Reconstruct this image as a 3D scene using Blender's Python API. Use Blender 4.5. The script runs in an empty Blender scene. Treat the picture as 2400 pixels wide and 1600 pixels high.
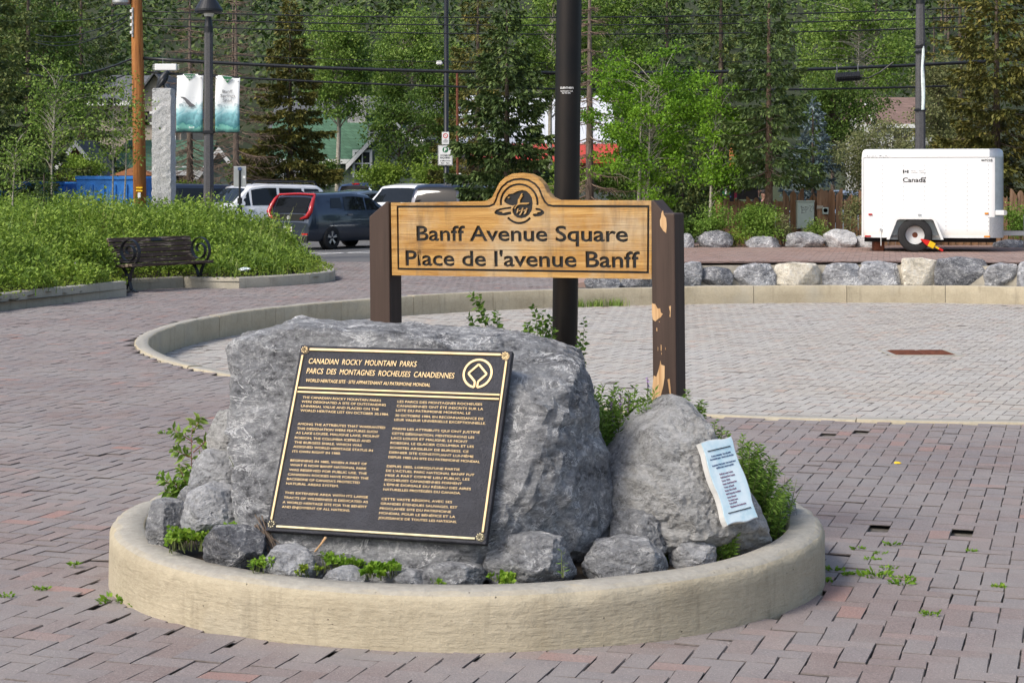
import bpy, bmesh, math, random
import numpy as np
from mathutils import Vector, Matrix, Euler
R = math.radians
SC = bpy.context.scene
COL = SC.collection
# ------------------------------------------------------------------ camera, sky, sun, exposure
CH, F, HY = 1.68, 4100.0, 444.0          # camera height, focal length and horizon row in pixels of the 2400 px photo
cam = bpy.data.cameras.new('camera'); camo = bpy.data.objects.new('camera', cam); COL.objects.link(camo)
camo.location = (0, 0, CH); camo.rotation_euler = (R(90), 0, 0)
cam.sensor_width = 36; cam.lens = F / 2400 * 36; cam.shift_y = -(800 - HY) / 2400
cam.clip_start = .1; cam.clip_end = 3000
SC.camera = camo
SUN = Vector((-.62, -.52, .80)).normalized()     # towards the sun
world = bpy.data.worlds.new('World'); SC.world = world; world.use_nodes = True
wn = world.node_tree; bg = wn.nodes['Background']
sky = wn.nodes.new('ShaderNodeTexSky'); sky.sky_type = 'NISHITA'; sky.sun_disc = False
sky.sun_elevation = math.asin(SUN.z); sky.sun_rotation = math.atan2(SUN.x, SUN.y)
sky.air_density = 1.0; sky.dust_density = 3.0; sky.ozone_density = .6
wn.links.new(sky.outputs[0], bg.inputs[0]); bg.inputs[1].default_value = .11
sl = bpy.data.lights.new('sun', 'SUN'); sl.energy = 1.5; sl.angle = R(16); sl.color = (1, .95, .87)
slo = bpy.data.objects.new('sun', sl); COL.objects.link(slo); slo.location = (-20, -20, 30)
slo.rotation_euler = SUN.to_track_quat('Z', 'Y').to_euler()
SC.view_settings.view_transform = 'Standard'; SC.view_settings.look = 'None'
SC.view_settings.exposure = .92; SC.view_settings.gamma = 1.0
SC.render.engine = 'CYCLES'
SC.cycles.use_denoising = True
SC.cycles.max_bounces = 6; SC.cycles.transparent_max_bounces = 8; SC.cycles.transmission_bounces = 4
SC.cycles.caustics_reflective = False; SC.cycles.caustics_refractive = False

# ------------------------------------------------------------------ helpers
def P(px, py, D):
    return np.array([(px - 1200) * D / F, D, CH - (py - HY) * D / F])
def G(px, py, z=0.0):
    D = (CH - z) * F / (py - HY)
    return np.array([(px - 1200) * D / F, D, z])
def zg(x, y):                                   # the paving rises a little towards the camera
    return .03 * np.maximum(0, 7.75 - y)

def tag(o, label=None, cat=None, group=None, kind=None):
    if label: o['label'] = label
    if cat: o['category'] = cat
    if group: o['group'] = group
    if kind: o['kind'] = kind
    return o
def thing(name, label, cat, loc=(0, 0, 0), rz=0.0, group=None):
    o = bpy.data.objects.new(name, None); COL.objects.link(o)
    o.location = loc; o.rotation_euler = (0, 0, rz); o.empty_display_size = .1
    return tag(o, label, cat, group)
def link(name, me, mat=None, parent=None, loc=None, rot=None):
    o = bpy.data.objects.new(name, me); COL.objects.link(o)
    if mat is not None and len(me.materials) == 0: me.materials.append(mat)
    if parent is not None: o.parent = parent
    if loc is not None: o.location = loc
    if rot is not None: o.rotation_euler = rot
    return o
def mesh_np(name, V, faces, smooth=False):
    """V (N,3); faces: list of (M,k) integer arrays or python lists"""
    me = bpy.data.meshes.new(name)
    V = np.asarray(V, np.float32)
    if isinstance(faces, np.ndarray): faces = [faces]
    if len(faces) and isinstance(faces[0], np.ndarray) and faces[0].ndim == 2:
        loops = np.concatenate([f.ravel() for f in faces]).astype(np.int32)
        tot = np.concatenate([np.full(len(f), f.shape[1], np.int32) for f in faces])
    else:
        loops = np.array([i for f in faces for i in f], np.int32)
        tot = np.array([len(f) for f in faces], np.int32)
    st = np.concatenate([[0], np.cumsum(tot)[:-1]]).astype(np.int32)
    me.vertices.add(len(V)); me.vertices.foreach_set('co', V.ravel())
    me.loops.add(len(loops)); me.loops.foreach_set('vertex_index', loops)
    me.polygons.add(len(tot)); me.polygons.foreach_set('loop_start', st); me.polygons.foreach_set('loop_total', tot)
    me.update(calc_edges=True)
    me.polygons.foreach_set('use_smooth', np.full(len(tot), bool(smooth)))
    return me

class MB:
    """collects simple solids into one mesh"""
    def __init__(s): s.v = []; s.f = []
    def add(s, vs, fs):
        n = len(s.v); s.v += [tuple(map(float, p)) for p in vs]; s.f += [tuple(i + n for i in f) for f in fs]; return s
    def box(s, c, d, rz=0.0, m=None):
        x, y, z = d[0] / 2, d[1] / 2, d[2] / 2
        vs = [Vector((sx * x, sy * y, sz * z)) for sz in (-1, 1) for sx, sy in ((-1, -1), (1, -1), (1, 1), (-1, 1))]
        M = m if m is not None else Matrix.Rotation(rz, 3, 'Z')
        vs = [M @ p + Vector(c) for p in vs]
        return s.add(vs, [(3, 2, 1, 0), (4, 5, 6, 7), (0, 1, 5, 4), (1, 2, 6, 5), (2, 3, 7, 6), (3, 0, 4, 7)])
    def bar(s, a, b, w, h, up=(0, 0, 1)):
        a, b = Vector(a), Vector(b); d = (b - a); L = d.length; d.normalize(); u = Vector(up)
        sd = d.cross(u)
        if sd.length < 1e-5: sd = d.cross(Vector((1, 0, 0)))
        sd.normalize(); u = sd.cross(d)
        M = Matrix((d, sd, u)).transposed()
        return s.box((a + b) / 2, (L, w, h), m=M)
    def tube(s, pts, rad, n=8, cap=True):
        pts = [Vector(p) for p in pts]; rs = rad if hasattr(rad, '__len__') else [rad] * len(pts)
        k = len(s.v); prev = None
        for i, p in enumerate(pts):
            d = (pts[min(i + 1, len(pts) - 1)] - pts[max(i - 1, 0)])
            if d.length < 1e-9: d = Vector((0, 0, 1))
            d.normalize()
            if prev is None:
                a = d.cross(Vector((0, 0, 1)))
                if a.length < 1e-3: a = d.cross(Vector((0, 1, 0)))
            else: a = prev - d * prev.dot(d)
            a.normalize(); prev = a; b = d.cross(a)
            for j in range(n):
                t = 2 * math.pi * j / n
                s.v.append(tuple(p + (a * math.cos(t) + b * math.sin(t)) * rs[i]))
        for i in range(len(pts) - 1):
            for j in range(n):
                q = k + i * n; j2 = (j + 1) % n
                s.f.append((q + j, q + j2, q + n + j2, q + n + j))
        if cap:
            s.f.append(tuple(k + j for j in range(n))[::-1]); q = k + (len(pts) - 1) * n
            s.f.append(tuple(q + j for j in range(n)))
        return s
    def lathe(s, prof, n=24, c=(0, 0, 0), axis='z', cap=True):
        k = len(s.v)
        for r, z in prof:
            for j in range(n):
                t = 2 * math.pi * j / n; p = (r * math.cos(t), r * math.sin(t), z)
                if axis == 'y': p = (p[0], -p[2], p[1])
                if axis == 'x': p = (p[2], p[0], p[1])
                s.v.append((p[0] + c[0], p[1] + c[1], p[2] + c[2]))
        for i in range(len(prof) - 1):
            for j in range(n):
                j2 = (j + 1) % n; q = k + i * n
                s.f.append((q + j, q + j2, q + n + j2, q + n + j))
        if not cap: return s
        s.f.append(tuple(k + j for j in range(n))[::-1]); q = k + (len(prof) - 1) * n
        s.f.append(tuple(q + j for j in range(n)))
        return s
    def prism(s, poly, z0, z1, fn=None):
        """poly (x,y) extruded z0..z1; fn maps (x,y,z) to a point"""
        fn = fn or (lambda x, y, z: (x, y, z)); n = len(poly)
        vs = [fn(x, y, z0) for x, y in poly] + [fn(x, y, z1) for x, y in poly]
        fs = [tuple(range(n))[::-1], tuple(range(n, 2 * n))] + [(i, (i + 1) % n, n + (i + 1) % n, n + i) for i in range(n)]
        return s.add(vs, fs)
    def grid(s, rows, close_u=False):
        k = len(s.v); m = len(rows[0])
        for r in rows: s.v += [tuple(map(float, p)) for p in r]
        for i in range(len(rows) - 1):
            for j in range(m if close_u else m - 1):
                j2 = (j + 1) % m
                s.f.append((k + i * m + j, k + i * m + j2, k + (i + 1) * m + j2, k + (i + 1) * m + j))
        return s
    def mesh(s, name, smooth=False):
        me = bpy.data.meshes.new(name); me.from_pydata(s.v, [], s.f)
        if smooth: me.polygons.foreach_set('use_smooth', np.ones(len(me.polygons), bool))
        me.update(); return me
    def obj(s, name, mat, parent=None, smooth=False, bevel=0, loc=None, rot=None, seg=2):
        o = link(name, s.mesh(name, smooth), mat, parent, loc, rot)
        if bevel:
            b = o.modifiers.new('bevel', 'BEVEL'); b.width = bevel; b.segments = seg; b.limit_method = 'ANGLE'; b.angle_limit = R(40)
        return o
def smooth_angle(o, a=40):
    me = o.data
    me.polygons.foreach_set('use_smooth', np.ones(len(me.polygons), bool))
    try: me.set_sharp_from_angle(angle=R(a))
    except Exception: pass
    return o

# ---- numpy value noise
def _h(ix, iy, iz, seed):
    n = (ix * 374761393 + iy * 668265263 + iz * 2147483647 + seed * 974634777) & 0xffffffff
    n = ((n ^ (n >> 13)) * 1274126177) & 0xffffffff
    return ((n ^ (n >> 16)) & 0xffff) / 65535.0
def vnoise(p, seed=0):
    p = np.asarray(p, float); i = np.floor(p).astype(np.int64); f = p - i; f = f * f * (3 - 2 * f)
    r = 0
    for dx in (0, 1):
        wx = f[:, 0] if dx else 1 - f[:, 0]
        for dy in (0, 1):
            wy = f[:, 1] if dy else 1 - f[:, 1]
            for dz in (0, 1):
                wz = f[:, 2] if dz else 1 - f[:, 2]
                r = r + wx * wy * wz * _h(i[:, 0] + dx, i[:, 1] + dy, i[:, 2] + dz, seed)
    return r * 2 - 1
def fbm(p, seed=0, o=4, rough=.5):
    a, s, t = 1.0, 0, 0
    for k in range(o):
        s = s + a * vnoise(p * 2 ** k + 17.3 * k, seed + k); t += a; a *= rough
    return s / t

# ------------------------------------------------------------------ materials
class NT:
    def __init__(s, name):
        s.m = bpy.data.materials.new(name); s.m.use_nodes = True; s.t = s.m.node_tree
        s.b = s.t.nodes['Principled BSDF']; s.out = s.t.nodes['Material Output']; s._c = {}
    def n(s, typ, **kw):
        x = s.t.nodes.new('ShaderNode' + typ)
        for k, v in kw.items(): setattr(x, k, v)
        return x
    def L(s, a, b): s.t.links.new(a, b)
    def coord(s, which='Object'):
        if which not in s._c: s._c[which] = s.n('TexCoord').outputs[which] if which != 'Pos' else s.n('NewGeometry').outputs['Position']
        return s._c[which]
    def mapped(s, scale, which='Object', rot=(0, 0, 0)):
        m = s.n('Mapping'); s.L(s.coord(which), m.inputs[0]); m.inputs['Scale'].default_value = scale; m.inputs['Rotation'].default_value = rot
        return m.outputs[0]
    def noise(s, scale, detail=4, rough=.55, vec=None, which='Object', dist=0):
        x = s.n('TexNoise'); x.inputs['Scale'].default_value = scale; x.inputs['Detail'].default_value = detail
        x.inputs['Roughness'].default_value = rough; x.inputs['Distortion'].default_value = dist
        s.L(vec if vec is not None else s.coord(which), x.inputs['Vector']); return x.outputs[0]
    def voro(s, scale, which='Object', feature='F1', vec=None, out='Distance'):
        x = s.n('TexVoronoi', feature=feature); x.inputs['Scale'].default_value = scale
        s.L(vec if vec is not None else s.coord(which), x.inputs['Vector']); return x.outputs[out]
    def ramp(s, fac, stops, interp='LINEAR'):
        x = s.n('ValToRGB'); x.color_ramp.interpolation = interp; e = x.color_ramp.elements
        while len(e) < len(stops): e.new(.5)
        for i, (p, c) in enumerate(stops):
            e[i].position = p; e[i].color = (c, c, c, 1) if not hasattr(c, '__len__') else (*c, 1)
        s.L(fac, x.inputs[0]); return x.outputs[0]
    def mix(s, fac, a, b, mode='MIX'):
        x = s.n('Mix', data_type='RGBA', blend_type=mode)
        for i, v in ((0, fac), (6, a), (7, b)):
            if hasattr(v, 'is_linked') or isinstance(v, bpy.types.NodeSocket): s.L(v, x.inputs[i])
            else: x.inputs[i].default_value = v if i == 0 else (*v, 1)
        return x.outputs[2]
    def math(s, op, a, b=0.0, clamp=False):
        x = s.n('Math', operation=op); x.use_clamp = clamp
        for i, v in ((0, a), (1, b)):
            if isinstance(v, bpy.types.NodeSocket): s.L(v, x.inputs[i])
            else: x.inputs[i].default_value = v
        return x.outputs[0]
    def rand(s):
        a = s.n('NewGeometry').outputs['Random Per Island']; b = s.n('ObjectInfo').outputs['Random']
        return s.math('FRACT', s.math('ADD', a, b))
    def bump(s, h, strength=.3, dist=.01):
        x = s.n('Bump'); x.inputs['Strength'].default_value = strength; x.inputs['Distance'].default_value = dist
        s.L(h, x.inputs['Height']); s.L(x.outputs[0], s.b.inputs['Normal']); return x
    def col(s, c):
        if isinstance(c, bpy.types.NodeSocket): s.L(c, s.b.inputs['Base Color'])
        else: s.b.inputs['Base Color'].default_value = (*c, 1)
    def set(s, rough=.6, metal=0, spec=.5, coat=0):
        s.b.inputs['Roughness'].default_value = rough; s.b.inputs['Metallic'].default_value = metal
        s.b.inputs['Specular IOR Level'].default_value = spec; s.b.inputs['Coat Weight'].default_value = coat
        return s
def sc3(c, k): return tuple(min(1, x * k) for x in c)
def plain(name, c, rough=.6, metal=0, var=.12, scale=6, bump=0, bscale=40, spec=.4, coat=0):
    t = NT(name).set(rough, metal, spec, coat)
    n = t.noise(scale, 5, .6)
    t.col(t.ramp(n, [(.3, sc3(c, 1 - var)), (.7, sc3(c, 1 + var))]))
    if bump: t.bump(t.noise(bscale, 4), bump, .01)
    return t.m
def leafmat(name, cols, trans=.35, rough=.55):
    trans *= .7
    t = NT(name).set(rough, 0, .25)
    n = len(cols); r = t.rand()
    big = t.noise(.9, 2, .5, which='Pos')
    f = t.math('ADD', t.math('MULTIPLY', r, .6), t.math('MULTIPLY', t.math('SUBTRACT', big, .3), 1.0), True)
    c = t.ramp(f, [(i / (n - 1) if n > 1 else 0, k) for i, k in enumerate(cols)])
    t.col(c)
    tr = t.n('BsdfTranslucent'); t.L(c, tr.inputs[0])
    mx = t.n('MixShader'); mx.inputs[0].default_value = trans
    t.L(t.b.outputs[0], mx.inputs[1]); t.L(tr.outputs[0], mx.inputs[2]); t.L(mx.outputs[0], t.out.inputs[0])
    return t.m
def rockmat(name, dark, mid, light, vein=.62, vamt=1.0, grain=1.0):
    t = NT(name).set(.85, 0, .25)
    w = t.n('Mapping'); t.L(t.coord('Object'), w.inputs[0]); w.inputs['Rotation'].default_value = (.5, .4, .3); w.inputs['Scale'].default_value = (1, 1, 1.9)
    nb = t.noise(3.2 * grain, 8, .72, vec=w.outputs[0], dist=.6)
    nf = t.noise(24 * grain, 12, .8, vec=w.outputs[0], dist=.4)
    f = t.math('ADD', t.math('MULTIPLY', nb, .45), t.math('MULTIPLY', nf, .55))
    c = t.ramp(f, [(.39, dark), (.47, mid), (.53, sc3(mid, 1.4)), (.60, light)])
    v = t.noise(5.5 * grain, 6, .7, vec=w.outputs[0], dist=1.2)
    vv = t.ramp(t.math('ABSOLUTE', t.math('SUBTRACT', v, .5)), [(0, 1), (.006, 1), (.022, 0)])
    pat = t.ramp(t.noise(6 * grain, 5, .7), [(.44, 0), (.58, 1)])
    c = t.mix(t.math('MULTIPLY', t.math('MULTIPLY', vv, pat), .8 * vamt), c, (vein, vein, vein * 1.0))
    sp = t.ramp(t.noise(55 * grain, 5, .8), [(.575, 0), (.66, 1)])
    c = t.mix(t.math('MULTIPLY', sp, .55 * vamt), c, (vein * .85,) * 3)
    t.col(c)
    h = t.math('ADD', t.math('MULTIPLY', nf, 1.0), t.math('MULTIPLY', t.noise(60 * grain, 6, .7, vec=w.outputs[0]), .5))
    t.bump(h, 1.0, .04)
    return t.m

M = {}
# -- stone and concrete
M['rock'] = rockmat('rock_grey', (.06, .062, .068), (.28, .285, .295), (.72, .72, .72), .92, 1.25)
M['rock_dark'] = rockmat('rock_dark', (.035, .038, .046), (.155, .16, .175), (.50, .505, .515), .85, 1.0)
M['rock_light'] = rockmat('rock_light', (.16, .164, .172), (.42, .426, .44), (.76, .76, .76), .9, 1.1)
M['rock_pale'] = rockmat('rock_pale', (.13, .13, .128), (.45, .446, .435), (.76, .75, .73), .88, 1.0, 1.5)
M['rock_far'] = rockmat('rock_far', (.055, .058, .066), (.25, .255, .27), (.68, .68, .68), .88, 1.2, .45)
M['rock_cream'] = rockmat('rock_cream', (.30, .26, .19), (.60, .55, .45), (.78, .76, .70), .8, .8)
def concrete(name, a, b, top):
    t = NT(name).set(.9, 0, .2)
    n1 = t.noise(2.2, 6, .65); n2 = t.noise(30, 6, .7)
    ms = t.mapped((3.5, 3.5, .5)); st = t.noise(2.4, 5, .7, vec=ms)
    c = t.ramp(t.math('ADD', t.math('MULTIPLY', n1, .6), t.math('MULTIPLY', n2, .4)), [(.3, a), (.7, b)])
    c = t.mix(t.ramp(st, [(.55, 0), (.72, .5)]), c, sc3(a, .58))
    c = t.mix(t.ramp(t.noise(9, 7, .8), [(.63, 0), (.70, .6)]), c, sc3(a, .5))
    c = t.mix(t.ramp(t.noise(1.3, 4, .6, which='Pos'), [(.55, 0), (.75, .5)]), c, (.36, .345, .30))
    up = t.n('SeparateXYZ'); t.L(t.n('NewGeometry').outputs['True Normal'], up.inputs[0])
    c = t.mix(t.ramp(up.outputs[2], [(.75, 0), (.95, 1)]), c, t.ramp(n2, [(.35, sc3(top, .85)), (.65, sc3(top, 1.08))]))
    pit = t.ramp(t.voro(26), [(.03, 1), (.09, 0)]); pit = t.math('MULTIPLY', pit, t.ramp(t.noise(6, 3), [(.52, 0), (.6, 1)]))
    c = t.mix(t.math('MULTIPLY', pit, .75), c, (.06, .055, .05))
    t.col(c); mv = t.mapped((12, 12, 70)); hh = t.math('ADD', n2, t.math('MULTIPLY', t.noise(1, 4, .6, vec=mv), .8))
    t.bump(t.math('SUBTRACT', hh, t.math('MULTIPLY', pit, 1.2)), .8, .008)
    return t.m
M['concrete'] = concrete('warm_concrete', (.33, .285, .20), (.50, .44, .325), (.37, .35, .305))
M['concrete_grey'] = concrete('grey_concrete', (.31, .285, .225), (.46, .42, .335), (.37, .36, .33))
def paver(name, ramp, grime):
    t = NT(name).set(.85, 0, .25)
    r = t.rand()
    c = t.ramp(r, ramp)
    n = t.noise(120, 5, .7, which='Pos'); c = t.mix(.9, c, t.ramp(n, [(.3, (.66, .66, .66)), (.7, (1.28, 1.28, 1.28))]), 'MULTIPLY')
    g = t.noise(.55, 6, .7, which='Pos'); c = t.mix(t.ramp(g, [(.42, 0), (.66, .75)]), c, grime)
    sp = t.ramp(t.noise(170, 2, .5, which='Pos'), [(.68, 0), (.72, .7)]); c = t.mix(sp, c, (.55, .53, .5))
    g2 = t.noise(3.5, 5, .7, which='Pos'); c = t.mix(t.ramp(g2, [(.55, 0), (.75, .35)]), c, sc3(grime, .62))
    t.col(c); t.bump(t.math('ADD', n, t.noise(40, 4, .6, which='Pos')), .6, .005)
    return t.m
M['brick'] = paver('mauve_paver', [(0, (.225, .178, .165)), (.3, (.245, .205, .195)), (.6, (.225, .20, .198)), (.9, (.26, .222, .21)), (.97, (.28, .20, .18)), (1, (.33, .19, .16))], (.285, .268, .255))
M['brick_pale'] = paver('pale_paver', [(0, (.36, .335, .30)), (.5, (.42, .395, .355)), (.85, (.44, .40, .35)), (1, (.42, .33, .27))], (.42, .41, .39))
M['brick_red'] = paver('red_paver', [(0, (.27, .17, .135)), (.5, (.31, .20, .165)), (1, (.30, .215, .19))], (.31, .24, .21))
M['edge'] = plain('paver_edge_dirt', (.135, .115, .105), .95, var=.3, scale=30)
M['joint'] = plain('joint_sand', (.14, .125, .105), .95, bump=.4, scale=20, var=.4)
M['soil'] = plain('soil', (.05, .038, .026), .95, bump=.8, scale=8, var=.5, bscale=25)
t = NT('asphalt').set(.9, 0, .3); n = t.noise(90, 4, .7); n2 = t.noise(.35, 5, .6)
t.col(t.mix(.55, t.ramp(n, [(.35, (.085, .085, .088)), (.7, (.17, .168, .168))]), t.ramp(n2, [(.35, (.10, .10, .102)), (.65, (.17, .166, .162))]))); t.bump(n, .3, .005); M['asphalt'] = t.m
M['line'] = plain('road_paint', (.72, .72, .70), .7, var=.1, scale=20)
# -- leaves
M['lf_bed'] = leafmat('bed_leaves', [(0.065, 0.114, 0.018), (0.138, 0.228, 0.027), (0.230, 0.335, 0.045), (0.331, 0.426, 0.076)])
M['lf_ground'] = leafmat('low_leaves', [(0.086, 0.150, 0.016), (0.186, 0.260, 0.026), (0.286, 0.351, 0.046)])
M['lf_grass'] = leafmat('grass', [(0.082, 0.156, 0.023), (0.164, 0.267, 0.046), (0.259, 0.351, 0.091), (0.437, 0.377, 0.156)])
M['lf_birch'] = leafmat('birch_leaves', [(0.050, 0.117, 0.010), (0.107, 0.227, 0.016), (0.186, 0.351, 0.023), (0.272, 0.455, 0.046)], .45)
M['lf_aspen'] = leafmat('aspen_leaves', [(0.055, 0.111, 0.016), (0.123, 0.208, 0.033), (0.218, 0.325, 0.058), (0.410, 0.494, 0.143)], .4)
M['lf_poplar'] = leafmat('poplar_leaves', [(0.048, 0.102, 0.017), (0.112, 0.196, 0.032), (0.191, 0.290, 0.051), (0.303, 0.392, 0.087)], .4)
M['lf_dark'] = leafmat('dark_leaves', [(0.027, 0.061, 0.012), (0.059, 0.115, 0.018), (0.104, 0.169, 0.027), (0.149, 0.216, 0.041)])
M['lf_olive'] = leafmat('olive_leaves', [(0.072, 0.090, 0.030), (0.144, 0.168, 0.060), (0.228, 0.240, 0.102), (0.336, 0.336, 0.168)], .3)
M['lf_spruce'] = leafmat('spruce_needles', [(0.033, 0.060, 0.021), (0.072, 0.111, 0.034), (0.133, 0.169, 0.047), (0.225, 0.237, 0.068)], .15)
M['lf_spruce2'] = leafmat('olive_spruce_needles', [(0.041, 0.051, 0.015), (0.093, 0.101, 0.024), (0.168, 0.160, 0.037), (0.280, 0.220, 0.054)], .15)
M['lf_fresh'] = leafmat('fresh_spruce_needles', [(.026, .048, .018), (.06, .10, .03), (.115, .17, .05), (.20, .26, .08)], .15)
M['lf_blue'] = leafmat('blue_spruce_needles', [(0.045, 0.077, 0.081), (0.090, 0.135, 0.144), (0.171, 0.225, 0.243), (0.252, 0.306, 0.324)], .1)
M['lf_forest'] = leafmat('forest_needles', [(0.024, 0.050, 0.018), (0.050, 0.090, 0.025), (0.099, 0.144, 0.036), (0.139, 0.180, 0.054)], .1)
M['lf_weed'] = leafmat('weed_leaves', [(0.063, 0.144, 0.012), (0.126, 0.252, 0.018), (0.214, 0.360, 0.036), (0.328, 0.432, 0.060)], .45)
M['lf_plant'] = leafmat('planter_leaves', [(0.054, 0.119, 0.017), (0.116, 0.217, 0.028), (0.193, 0.315, 0.049), (0.262, 0.364, 0.084)], .4)
M['petal'] = plain('purple_petals', (.42, .28, .52), .6, var=.2)
M['lf_yellow'] = plain('yellow_petals', (.75, .52, .02), .6)
# -- wood, bark
def barkmat(name, a, b, sc=(14, 14, 2.5)):
    t = NT(name).set(.9, 0, .2); v = t.mapped(sc); n = t.noise(1.5, 6, .7, vec=v)
    t.col(t.ramp(n, [(.32, a), (.68, b)])); t.bump(n, .8, .03); return t.m
M['bark'] = barkmat('grey_brown_bark', (.045, .034, .027), (.16, .125, .10))
M['bark_red'] = barkmat('scaly_bark', (.06, .04, .03), (.27, .19, .14), (22, 22, 9))
M['bark_pale'] = barkmat('pale_bark', (.22, .20, .16), (.50, .47, .40), (6, 6, 14))
M['bark_dead'] = barkmat('dead_bark', (.07, .055, .045), (.20, .16, .13))
M['twig'] = plain('dead_twigs', (.14, .105, .08), .9, var=.35, scale=2)
M['stem'] = plain('green_stem', (.13, .16, .05), .7, var=.3)
M['stem_red'] = plain('red_stem', (.24, .07, .04), .7, var=.3)
t = NT('orange_pole_wood').set(.75, 0, .3); v = t.mapped((9, 9, .45)); n = t.noise(2.2, 7, .7, vec=v); n2 = t.noise(1.2, 4)
c = t.ramp(n, [(.3, (.10, .035, .012)), (.48, (.33, .125, .032)), (.7, (.52, .235, .07))]); c = t.mix(t.ramp(n2, [(.35, 0), (.75, .5)]), c, (.22, .10, .04)); t.col(c); t.bump(n, .5, .02); M['pole_wood'] = t.m
# -- paint, metal, glass
M['black'] = plain('black_paint', (.012, .013, .016), .35, var=.2)
M['black_metal'] = plain('black_iron', (.018, .02, .024), .42, .2, bump=.1)
M['grey_post'] = plain('grey_post', (.075, .075, .08), .7, bump=.6, bscale=60, var=.3, scale=30)
M['white'] = plain('white_paint', (.80, .80, .79), .35, var=.03)
M['white_trim'] = plain('white_trim', (.72, .73, .72), .6, var=.06)
M['galv'] = plain('galvanised', (.45, .46, .47), .4, .8, var=.12)
M['rubber'] = plain('rubber', (.018, .018, .019), .8, bump=.4, bscale=90, var=.3)
M['dark'] = plain('underside', (.012, .012, .013), .9)
M['red_lens'] = plain('red_lens', (.45, .012, .015), .18, coat=.5, var=.1)
M['amber'] = plain('amber_lens', (.75, .25, .02), .25)
M['red_paint'] = plain('red_paint', (.62, .02, .015), .35)
M['yellow_paint'] = plain('yellow_paint', (.80, .52, .015), .4)
t = NT('car_glass').set(.03, 0, .35, .0); t.col((.012, .015, .018)); M['glass'] = t.m
t = NT('tinted_glass').set(.04, 0, .15); t.col((.006, .007, .008)); M['glass_tint'] = t.m
t = NT('window_glass').set(.05, 0, .7); t.col((.03, .035, .04)); M['pane'] = t.m
def carpaint(name, c, metal=.35): return plain(name, c, .28, metal, var=.02, coat=1.0, spec=.5)
M['car_white'] = carpaint('white_car_paint', (.78, .79, .80), 0); M['car_navy'] = carpaint('slate_blue_car_paint', (.028, .042, .07), .5)
M['car_silver'] = carpaint('silver_car_paint', (.50, .56, .62), .6); M['car_blue'] = carpaint('blue_car_paint', (.02, .045, .11), .4)
M['car_dark'] = carpaint('dark_car_paint', (.015, .022, .045), .4); M['car_black'] = carpaint('black_car_paint', (.012, .013, .015), .2)
M['alloy'] = plain('alloy', (.55, .56, .58), .3, .85, var=.05)
M['ink'] = plain('ink', (.015, .015, .017), .6)
M['ink_soft'] = plain('faded_ink', (.12, .12, .13), .7)
M['green_sign'] = plain('green_print', (.015, .14, .055), .5)
M['red_print'] = plain('red_print', (.55, .03, .03), .5)
M['white_print'] = plain('white_print', (.85, .85, .85), .5, var=.02)
# ------------------------------------------------------------------ ground, paving, basin
BP = np.array([(-4.27, 19.4), (2.8, 12.7), (1.42, 12.97), (4.6, 12.5), (-2.55, 15.7), (.64, 29.3), (-1.36, 27.9), (-3.1, 25.5), (-4.22, 21.9), (9.0, 30.3), (5.2, 30.5), (2.95, 30.1), (13.6, 21.5), (12.2, 27), (11, 15)])
BC = np.array([5.0, 21.5])
_a = np.arctan2(BP[:, 1] - BC[1], BP[:, 0] - BC[0]); _r = np.hypot(*(BP - BC).T); _o = np.argsort(_a); _a = _a[_o]; _r = _r[_o]
_ax = np.linspace(-math.pi, math.pi, 721)
_rr = np.interp(_ax, np.concatenate([_a - 2 * math.pi, _a, _a + 2 * math.pi]), np.tile(_r, 3))
_k = np.ones(61) / 61; _rr = np.convolve(np.concatenate([_rr[-61:-1], _rr, _rr[1:61]]), _k, 'same')[60:-60]; _rr = np.convolve(np.concatenate([_rr[-61:-1], _rr, _rr[1:61]]), _k, 'same')[60:-60]
def rb(x, y):
    return np.interp(np.arctan2(y - BC[1], x - BC[0]), _ax, _rr), np.hypot(x - BC[0], y - BC[1])
def basin_pt(a, off=0.0):
    r = np.interp(a, _ax, _rr) + off
    return BC[0] + r * math.cos(a), BC[1] + r * math.sin(a)
def arc_y(x, off=0.0):                       # back of the basin at x
    a = np.linspace(.05, math.pi - .05, 400); r = np.interp(a, _ax, _rr) + off
    xs = BC[0] + r * np.cos(a); ys = BC[1] + r * np.sin(a)
    return float(np.interp(-x, -xs, ys))
BZ = -.29; TZ = .41
PC = np.array([-.193, 7.74]); PR, PW, PT = 1.55, .155, .252      # planter ring

def fill_hole(name, outer, hole, z, mat):
    bm = bmesh.new()
    for loop in (outer, hole):
        vs = [bm.verts.new((x, y, z)) for x, y in loop]
        for i in range(len(vs)): bm.edges.new((vs[i], vs[(i + 1) % len(vs)]))
    bmesh.ops.triangle_fill(bm, use_beauty=True, use_dissolve=False, edges=bm.edges[:])
    bmesh.ops.recalc_face_normals(bm, faces=bm.faces[:])
    me = bpy.data.meshes.new(name); bm.to_mesh(me); bm.free()
    return link(name, me, mat)
hole = [basin_pt(a, -.05) for a in np.linspace(-math.pi, math.pi, 181)[:-1]]
plaza = tag(fill_hole('plaza', [(-30, 7.75), (30, 7.75), (30, 41), (-30, 41)], hole, -.022, M['joint']), kind='structure')
MB().add([(-30, -15, .03 * 22.75 - .022), (30, -15, .03 * 22.75 - .022), (30, 7.75, -.0221), (-30, 7.75, -.0221)], [(0, 1, 2, 3)]).obj('joint_sand', M['joint'], plaza)
basin = tag(MB().add([(*basin_pt(a, -.05), BZ - .004) for a in np.linspace(-math.pi, math.pi, 181)[:-1]], [tuple(range(180))]).obj('basin_floor', M['joint']), kind='structure')
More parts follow.
